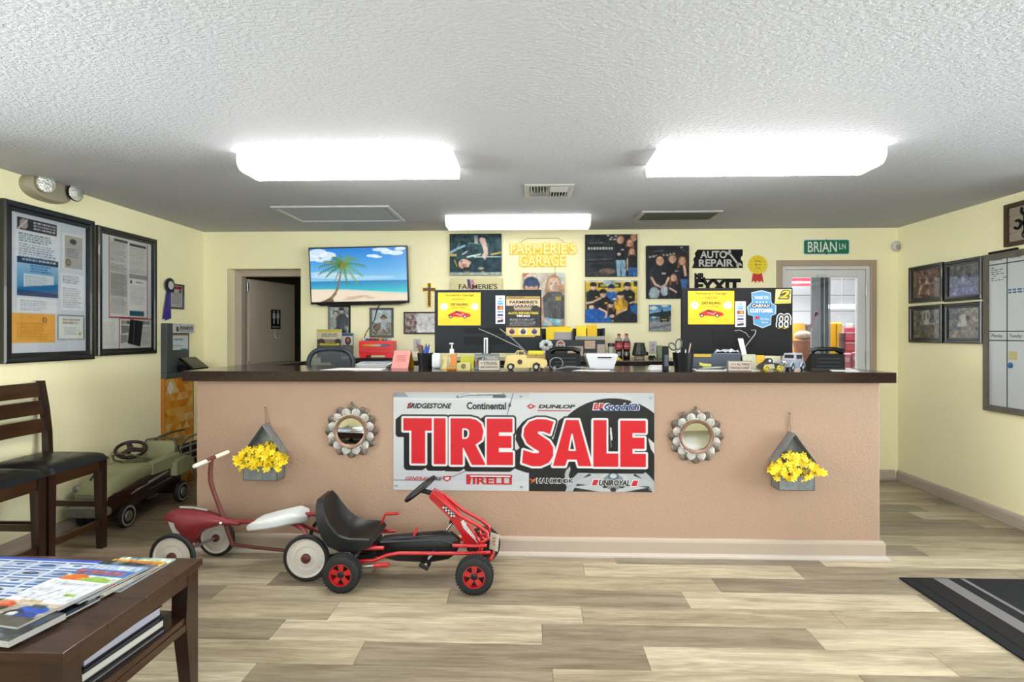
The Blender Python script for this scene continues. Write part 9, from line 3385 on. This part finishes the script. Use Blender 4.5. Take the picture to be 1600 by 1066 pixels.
# cola bottles
COLA = mat('cola', '#2A0B08', 0.08, coat=0.6)
CLAB = mat('cola_label', '#C4222C', 0.35)
CLR = mat('clear_pet', '#D8C8C0', 0.08, trans=0.3)
for k, px in enumerate((967, 979)):
  Y = 5.12
  cx = bx(px, Y)
  T = Matrix.Translation((cx, Y, BK_Z))
  t = thing('cola_bottle', 'red labelled cola bottle, ' + ('left' if k == 0 else 'right') + ' one of the pair', 'bottle', (cx, Y, BK_Z), 'cola bottles on the back counter')
  m = MB()
  m.lathe([(0.026, 0.0), (0.031, 0.006), (0.032, 0.03), (0.028, 0.06), (0.029, 0.075), (0.033, 0.10), (0.034, 0.14), (0.031, 0.158)], T, 24, cap=True)
  m.build('body', COLA, t)
  m = MB()
  m.lathe([(0.0345, 0.085), (0.0352, 0.10), (0.0352, 0.138), (0.0345, 0.142)], T, 24, cap=False)
  m.build('label', CLAB, t)
  text('Coca-Cola', (-0.026, 0.106, 0.026, 0.122), 0.0354, back_frame(cx, BK_Z, Y), WI, t, shear=0.3)
  m = MB()
  m.lathe([(0.031, 0.158), (0.024, 0.175), (0.015, 0.19), (0.0125, 0.20), (0.0125, 0.205)], T, 20)
  m.build('neck', CLR, t)
  m = MB()
  m.lathe([(0.0145, 0.204), (0.0145, 0.222), (0.012, 0.224), (0, 0.224)], T, 20, cap=False)
  m.build('cap', CLAB, t)
# jar with dark lid
Y = 5.14
cx = bx(955, Y)
t = thing('spice_jar', 'small cream jar with a dark lid left of the cola bottles', 'jar', (cx, Y, BK_Z))
m = MB()
m.lathe([(0.027, 0), (0.030, 0.006), (0.030, 0.10), (0.026, 0.108)], Matrix.Translation((cx, Y, BK_Z)), 22)
m.build('body', mat('cream_jar', '#D9D6C2', 0.4), t)
m = MB()
m.lathe([(0.031, 0.108), (0.031, 0.135), (0.028, 0.138), (0, 0.138)], Matrix.Translation((cx, Y, BK_Z)), 22)
m.build('lid', mat('dark_bronze', '#3A3228', 0.4), t)
# yellow crumpled wrapper
Y = 4.84
cx = bx(965, Y)
m = MB()
m.add([(cx - 0.03, Y - 0.02, BK_Z), (cx + 0.035, Y - 0.025, BK_Z), (cx + 0.03, Y + 0.02, BK_Z), (cx - 0.03, Y + 0.02, BK_Z), (cx - 0.012, Y, BK_Z + 0.042), (cx + 0.014, Y + 0.006, BK_Z + 0.022)], [(0, 1, 4), (1, 5, 4), (1, 2, 5), (2, 3, 4), (2, 4, 5), (3, 0, 4), (0, 3, 2, 1)])
tag(m.build('snack_wrapper', mat('wrapper_yellow', '#F0D616', 0.35), smooth=0), 'crumpled yellow wrapper in front of the cola bottles', 'wrapper')
# dark green warmer jar
Y = 5.10
cx = bx(999, Y)
T = Matrix.Translation((cx, Y, BK_Z))
t = thing('green_jar', 'dark green tapered jar on a tan base, right of the cola bottles', 'jar', (cx, Y, BK_Z))
m = MB()
m.lathe([(0.045, 0), (0.048, 0.01), (0.044, 0.026)], T, 24)
m.build('base', mat('tan_clay', '#C9A88C', 0.6), t)
m = MB()
m.lathe([(0.05, 0.026), (0.062, 0.03), (0.064, 0.045), (0.056, 0.09), (0.046, 0.13), (0.047, 0.136), (0.044, 0.142), (0.03, 0.144)], T, 28)
m.build('body', mat('bottle_green', '#24362F', 0.3), t)
m = MB()
m.box2((cx + 0.055, Y - 0.015, BK_Z + 0.03), (cx + 0.078, Y + 0.015, BK_Z + 0.062), 0.004)
m.build('switch', MBLACK, t, smooth=0)
# small green carton
Y = 5.22
m = MB()
m.box2((bx(1026.5, Y), Y - 0.02, BK_Z), (bx(1035, Y), Y + 0.03, BK_Z + 0.115), 0.003)
tag(m.build('mint_carton', mat('mint_card', '#B9C8A0', 0.6, var=(60, '#93A87A', 0.2)), smooth=0), 'small mint green carton below the wall outlet', 'carton')
m = MB()
Y = 5.08
m.tube([(bx(1013, Y), Y, BK_Z + 0.005), (bx(1016, Y), Y, BK_Z + 0.03), (bx(1019, Y), Y - 0.02, BK_Z + 0.006), (bx(1022, Y), Y, BK_Z + 0.028), (bx(1025, Y), Y + 0.02, BK_Z + 0.006)], 0.006, 8)
m.box((bx(1018, Y), Y + 0.01, BK_Z + 0.014), (0.045, 0.03, 0.026), 0.004)
tag(m.build('power_adapter', MBLACK), 'black power adapter with curled cord below the outlet', 'adapter')

# ================================================================== mesh-back office chair behind the counter
cxo, Yo = -1.55, 4.42
t = thing('office_chair', 'grey mesh-backed office chair behind the counter below the television', 'chair', (cxo, Yo, 0))
OCF = mat('chair_grey', '#3B434A', 0.45)
zt_ = pY(518, 543.5, 4.36).z
hw = (pY(555, 543, 4.36).x - pY(481, 543, 4.36).x) / 2
pts = []
for k in range(27):
  a_ = -0.55 + (PI + 1.1) * k / 26
  sx = math.copysign(abs(math.cos(a_)) ** 0.55, math.cos(a_))
  pts.append((cxo + hw * 0.96 * sx, 4.36 + 0.02 * (1 - abs(sx)), zt_ - 0.16 + 0.15 * math.copysign(abs(math.sin(a_)) ** 0.8, math.sin(a_))))
m = MB()
low = [(cxo - hw * 0.75, 4.37, zt_ - 0.45), (cxo + hw * 0.75, 4.37, zt_ - 0.45)]
m.tube([low[1]] + pts + [low[0]], 0.019, 10, closed=True)
m.build('back_frame', OCF, t)
m = MB()
poly_ = [(low[1][0], low[1][2])] + [(q_[0], q_[2]) for q_ in pts] + [(low[0][0], low[0][2])]
m.prism([(a_, b_) for a_, b_ in poly_], 4.366, 4.370, None, 'xz')
MESHM = bpy.data.materials.new('chair_mesh')
MESHM.use_nodes = True
_nt = MESHM.node_tree
_tr = _nt.nodes.new('ShaderNodeBsdfTransparent')
_mx = _nt.nodes.new('ShaderNodeMixShader')
_mx.inputs[0].default_value = 0.42
_nt.nodes['Principled BSDF'].inputs['Base Color'].default_value = s2l('#4A5258')
_nt.links.new(_tr.outputs[0], _mx.inputs[1])
_nt.links.new(_nt.nodes['Principled BSDF'].outputs[0], _mx.inputs[2])
_nt.links.new(_mx.outputs[0], _nt.nodes['Material Output'].inputs[0])
m.build('back_mesh', MESHM, t, smooth=0)
m = MB()
m.box2((cxo - hw * 0.46, 4.372, zt_ - 0.115), (cxo + hw * 0.40, 4.384, zt_ - 0.055), 0.004)
m.build('lumbar_plate', mat('chair_dark', '#262C33', 0.5), t, smooth=0)
m = MB()
m.box2((cxo - 0.22, 4.36, 0.66), (cxo + 0.22, 4.68, 0.72), 0.02, seg=3)
m.build('seat', mat('chair_fabric', '#22262B', 0.8), t)
m = MB()
m.tube([(cxo, 4.39, zt_ - 0.44), (cxo, 4.37, 0.76), (cxo, 4.42, 0.65), (cxo, 4.52, 0.64)], 0.022, 10)
m.cyl((cxo, 4.52, 0.10), (cxo, 4.52, 0.66), 0.025, n=14)
m.build('column', MBLACK, t)
for k in range(5):
  a_ = 2 * PI * k / 5 + 0.3
  m = MB()
  d = Vector((math.cos(a_), math.sin(a_), 0)) * 0.165
  e = Vector((cxo, 4.52, 0))
  m.tube([e + Vector((0, 0, 0.11)), e + d * 0.9 + Vector((0, 0, 0.085)), e + d + Vector((0, 0, 0.06))], [0.022, 0.016, 0.012], 8)
  lg = m.build('base_leg', MBLACK, t)
  m = MB()
  m.cyl(e + d + Vector((-0.012, 0, 0.025)), e + d + Vector((0.012, 0, 0.025)), 0.025, n=14)
  m.build('caster', RUBBER, lg)

# ================================================================== workshop seen through the glazed door
WSW = mat('workshop_white', '#E9E8EC', 0.7)
mb = MB()
mb.box2((0.6, 11.0, 0), (7.4, 11.1, 4.2))
ww = struct('wall_workshop_back', mb, mat('workshop_rollup_white', '#E6E4EA', 0.6))
for k in range(12):
  m = MB()
  z0 = 0.3 + k * 0.3
  m.box2((3.2, 10.985, z0 + 0.008), (7.0, 10.999, z0 + 0.292), 0.005)
  m.build('panel', mat('workshop_rollup_white'), ww, smooth=0)
mb = MB()
mb.box2((0.6, YB + 0.14, 0), (0.7, 11.0, 4.2))
struct('wall_workshop_left', mb, WSW)
mb = MB()
mb.box2((7.3, YB + 0.14, 0), (7.4, 11.0, 4.2))
struct('wall_workshop_right', mb, WSW)
mb = MB()
mb.box2((3.55, YB + 0.14, 0), (7.3, YB + 0.24, 4.2))
struct('wall_workshop_front', mb, WSW)
mb = MB()
mb.box2((XR + 0.1, YB + 0.14, -0.12), (7.4, 11.1, -0.004))
struct('floor_workshop', mb, mat('workshop_concrete', '#BDBBB8', 0.6, var=(3, '#A5A3A0', 0.3)))
mb = MB()
mb.box2((0.6, YB + 0.14, 4.2), (7.4, 11.1, 4.3))
struct('ceiling_workshop', mb, WSW)
# lift column behind the glass
Y = 6.8
x0, x1 = pY(1268, 500, Y).x, pY(1298, 500, Y).x
t = thing('lift_column', 'dark blue steel lift column seen through the glazed door', 'column', ((x0 + x1) / 2, Y + 0.1, -0.004))
m = MB()
m.box2((x0, Y, -0.004), (x0 + (x1 - x0) * 0.40, Y + 0.03, 3.4), 0.004)
m.build('outer_channel', mat('column_grey', '#8C8E98', 0.45, 0.2), t, smooth=0)
m = MB()
m.box2((x0 + (x1 - x0) * 0.402, Y + 0.012, -0.004), (x0 + (x1 - x0) * 0.93, Y + 0.15, 3.4), 0.004)
m.build('inner_channel', mat('column_navy', '#22304A', 0.35), t, smooth=0)
m = MB()
for f_ in (0.40, 0.64, 0.93):
  m.box2((x0 + (x1 - x0) * f_, Y - 0.006, -0.004), (x0 + (x1 - x0) * (f_ + 0.05), Y + 0.0115, 3.4), 0.003)
m.build('highlight_strip', mat('column_highlight', '#A9AEB8', 0.35, 0.4), t, smooth=0)  # pale strips that put the column's highlights into the colour
# wrench sticker on the pane
a = pY(1271, 500, YB + 0.029)
m = MB(back_frame(a.x, a.z, YB + 0.0295) @ Matrix.Rotation(math.radians(66), 4, 'Z'))
m.prism([(-0.06, -0.008), (0.05, -0.010), (0.05, 0.010), (-0.06, 0.008)], 0.0, 0.001)
m.lathe([(0.024, 0.0), (0.024, 0.001), (0.011, 0.001), (0.011, 0.0)], Matrix.Translation((0.065, 0, 0)), 18)
m.prism([(-0.10, -0.012), (-0.06, -0.010), (-0.06, 0.010), (-0.10, 0.012), (-0.085, 0.0)], 0.0, 0.001)
tag(m.build('wrench_sticker', mat('lilac_sticker', '#D9A9C9', 0.4), smooth=0), 'pale pink wrench sticker on the door glass', 'sticker')
# red stripes board high on the back wall
Y = 10.4
x0, x1 = pY(1234, 440, Y).x, pY(1269, 440, Y).x
t = thing('striped_banner', 'red and white striped banner high in the workshop', 'banner', ((x0 + x1) / 2, Y, pY(1250, 448, Y).z))
m = MB()
m.box2((x0 - 0.25, Y, pY(1250, 448, Y).z), (x1 + 0.2, Y + 0.02, pY(1250, 428, Y).z), 0.003)
m.build('cloth', mat('banner_white', '#E9DDE2', 0.7), t, smooth=0)
for a_, b_ in ((434.5, 439.5), (443, 447)):
  m = MB()
  m.box2((x0 - 0.25, Y - 0.003, pY(1250, b_, Y).z), (x1 + 0.2, Y - 0.0005, pY(1250, a_, Y).z))
  m.build('stripe', mat('banner_red', '#C2304A', 0.7), t, smooth=0)
m = MB()
for xx in (x0 - 0.1, x1 + 0.05):
  m.cyl((xx, Y + 0.01, pY(1250, 428, Y).z), (xx, Y + 0.01, 4.2), 0.006, n=6)
m.build('hanging_cord', STEEL, t)
# shop tube light
Y = 9.2
x0, x1 = pY(1296, 480, Y).x, pY(1296, 480, Y).x + 1.3
t = thing('tube_light', 'glowing tube light hanging in the workshop', 'light', ((x0 + x1) / 2, Y, pY(1320, 483, Y).z))
m = MB()
m.box2((x0, Y - 0.05, pY(1320, 482, Y).z), (x1, Y + 0.05, pY(1320, 476, Y).z), 0.01)
m.build('tube', mat('shop_tube', '#FFFFFF', 0.4, emit=('#FFFFFF', 3.0)), t, smooth=0)
m = MB()
for xx in (x0 + 0.2, x1 - 0.2):
  m.cyl((xx, Y, pY(1320, 476, Y).z), (xx, Y, 4.2), 0.006, n=6)
m.build('hanging_cord', STEEL, t)
# yellow barrels / cabinet
YEL = mat('safety_yellow', '#EDB51E', 0.4)
Y = 8.6
x0, x1 = pY(1297, 520, Y).x, pY(1317, 520, Y).x
t = thing('yellow_cabinet', 'tall yellow cabinet beside the red tool chest in the workshop', 'cabinet', ((x0 + x1) / 2, Y, -0.004))
m = MB()
m.box2((x0 - 0.1, Y, 0.06), (x1, Y + 0.4, pY(1307, 504, Y).z), 0.02)
m.build('body', YEL, t, smooth=0)
m = MB()
m.box2((x0 - 0.08, Y + 0.02, -0.004), (x1 - 0.02, Y + 0.38, 0.06))
m.build('plinth', MBLACK, t, smooth=0)
m = MB()
m.box2(((x0 + x1) / 2 - 0.01, Y - 0.008, 0.1), ((x0 + x1) / 2, Y - 0.0002, pY(1307, 506, Y).z))
m.build('door_gap', mat('dark_gold', '#8A6A14', 0.5), t, smooth=0)
# red tool chest
Y = 8.0
x0, x1 = pY(1318, 540, Y).x, pY(1318, 540, Y).x + 0.75
zt_ = pY(1330, 512, Y).z
t = thing('tool_chest', 'red rolling tool chest full of drawers in the workshop', 'tool chest', ((x0 + x1) / 2, Y, -0.004))
TCR = mat('chest_red', '#C4384E', 0.35)
TC = Matrix.Translation((x0, Y, 0)) @ Matrix.Rotation(math.radians(-30), 4, 'Z') @ Matrix.Translation((-x0, -Y, 0))
m = MB(TC)
m.box2((x0, Y, 0.12), (x1, Y + 0.45, zt_), 0.01)
m.build('case', TCR, t, smooth=0)
nd = 9
for k in range(nd):
  m = MB(TC)
  z0 = 0.16 + (zt_ - 0.2) * k / nd
  m.box2((x0 + 0.02, Y - 0.014, z0), (x1 - 0.02, Y - 0.0005, z0 + (zt_ - 0.2) / nd - 0.022), 0.004)
  dr = m.build('drawer', TCR, t, smooth=0)
  m = MB(TC)
  m.box2((x0 + 0.03, Y - 0.022, z0 + (zt_ - 0.2) / nd - 0.040), (x1 - 0.03, Y - 0.0142, z0 + (zt_ - 0.2) / nd - 0.026))
  m.build('pull', mat('pink_silver_pull', '#D8B0BC', 0.3, 0.4), dr, smooth=0)
for xx in (x0 + 0.08, x1 - 0.08):
  m = MB(TC)
  m.cyl((xx - 0.02, Y + 0.1, 0.056), (xx + 0.02, Y + 0.1, 0.056), 0.06, n=16)
  m.cyl((xx - 0.02, Y + 0.35, 0.056), (xx + 0.02, Y + 0.35, 0.056), 0.06, n=16)
  m.build('caster', RUBBER, t)
random.seed(61)
for k, (c_, n_) in enumerate((('#E9E4E6', 'white'), ('#B8304A', 'crimson'), ('#8C8890', 'grey'), ('#D8A0B0', 'pink'))):
  m = MB(TC)
  xx = x0 + 0.03 + k * 0.11
  m.box2((xx, Y + 0.08, zt_ + 0.0005), (xx + 0.085, Y + 0.26, zt_ + 0.06 + 0.03 * (k % 2)), 0.008)
  tag(m.build('parts_box', mat('parts_' + c_, c_, 0.5), smooth=0), n_ + ' parts box on top of the red tool chest', 'box', 'boxes on the tool chest')
# dark hose rack between
Y = 8.1
xh = pY(1316, 540, 7.7).x
m = MB()
m.cyl((xh, 7.7, -0.004), (xh, 7.7, pY(1313, 521, 7.7).z), 0.05, 0.04, n=14)
tag(m.build('hose_post', mat('hose_brown', '#5A3026', 0.5)), 'dark brown hose post before the red tool chest', 'post')
# low pink-red crates
Y = 7.2
for k, (a_, b_, c_) in enumerate(((1311, 1330, 553), (1331, 1352, 551))):
  x0, x1 = pY(a_, 560, Y).x, pY(b_, 560, Y).x
  z1_ = pY(1320, c_, Y).z
  TP = Matrix.Translation((x0, Y, 0)) @ Matrix.Rotation(math.radians(-30), 4, 'Z') @ Matrix.Translation((-x0, -Y, 0))
  x1 = x0 + (x1 - x0) * 0.85
  t = thing('parts_cabinet', ('left' if k == 0 else 'right') + ' one of two low pink-red parts cabinets in the workshop', 'cabinet', ((x0 + x1) / 2, Y, -0.004), 'low parts cabinets')
  m = MB(TP)
  m.box2((x0, Y, -0.004), (x1, Y + 0.35, z1_), 0.01)
  m.build('body', mat('rose_red', '#CC5C78', 0.4), t, smooth=0)
  for j in range(5):
    m = MB(TP)
    m.box2((x0 + 0.012, Y - 0.01, z1_ - 0.05 - 0.12 * j - 0.05), (x1 - 0.012, Y - 0.0005, z1_ - 0.05 - 0.12 * j), 0.003)
    m.build('drawer_front', mat('rose_pale', '#DCA0B0', 0.4), t, smooth=0)
# orange-brown carved stand with a cream bag, left pane
Y = 7.4
x0, x1 = pY(1241, 540, Y).x, pY(1266, 540, Y).x
t = thing('orange_barrel', 'orange-brown tapered barrel stand seen low in the left of the glass', 'stand', ((x0 + x1) / 2, Y, -0.004))
zt_ = pY(1255, 531, Y).z
cx = (x0 + x1) / 2
m = MB()
m.lathe([(0.05, 0.0), (0.055, zt_ * 0.5), (0.075, zt_ * 0.8), (0.115, zt_ * 0.97), (0.12, zt_), (0.0, zt_)], Matrix.Translation((cx, Y, -0.004)), 10)
m.build('body', mat('burnt_orange', '#C4681E', 0.5, var=(14, '#8A4212', 0.25)), t)
m = MB()
m.lathe([(0.122, zt_ - 0.02), (0.126, zt_ - 0.01), (0.122, zt_)], Matrix.Translation((cx, Y, -0.004)), 24, cap=False)
m.build('hoop', mat('burnt_orange'), t)
m = MB()
m.sphere((cx + 0.01, Y, zt_ + 0.055), (0.105, 0.09, 0.06), 16, 10)
tag(m.build('cream_sack', mat('cream_sack', '#E9DCC8', 0.8, var=(20, '#D8A890', 0.15))), 'cream sack resting on the orange-brown barrel stand', 'sack')
Y = 8.6
t = thing('yellow_drum', 'yellow drum at the far left of the glazed door view', 'drum', (pY(1243, 520, Y).x, Y, -0.004))
m = MB()
m.lathe([(0.12, 0.0), (0.13, 0.02), (0.13, 1.45), (0.125, pY(1243, 505, Y).z)], Matrix.Translation((pY(1243, 520, Y).x, Y, -0.004)), 24)
m.build('shell', YEL, t)
m = MB()
for z_ in (0.5, 1.0):
  m.torus(0.131, 0.012, Matrix.Translation((pY(1243, 520, Y).x, Y, z_)), 28, 8)
m.build('rib', YEL, t)
m = MB()
xk = pY(1259, 515, 8.8).x
m.box2((xk - 0.12, 8.8, -0.004), (xk + 0.12, 9.1, pY(1259, 506, 8.8).z), 0.02)
tag(m.build('grey_machine', mat('machine_grey', '#6A6258', 0.5, var=(12, '#3A3630', 0.3)), smooth=0), 'dark grey workshop machine behind the orange stand', 'machine')
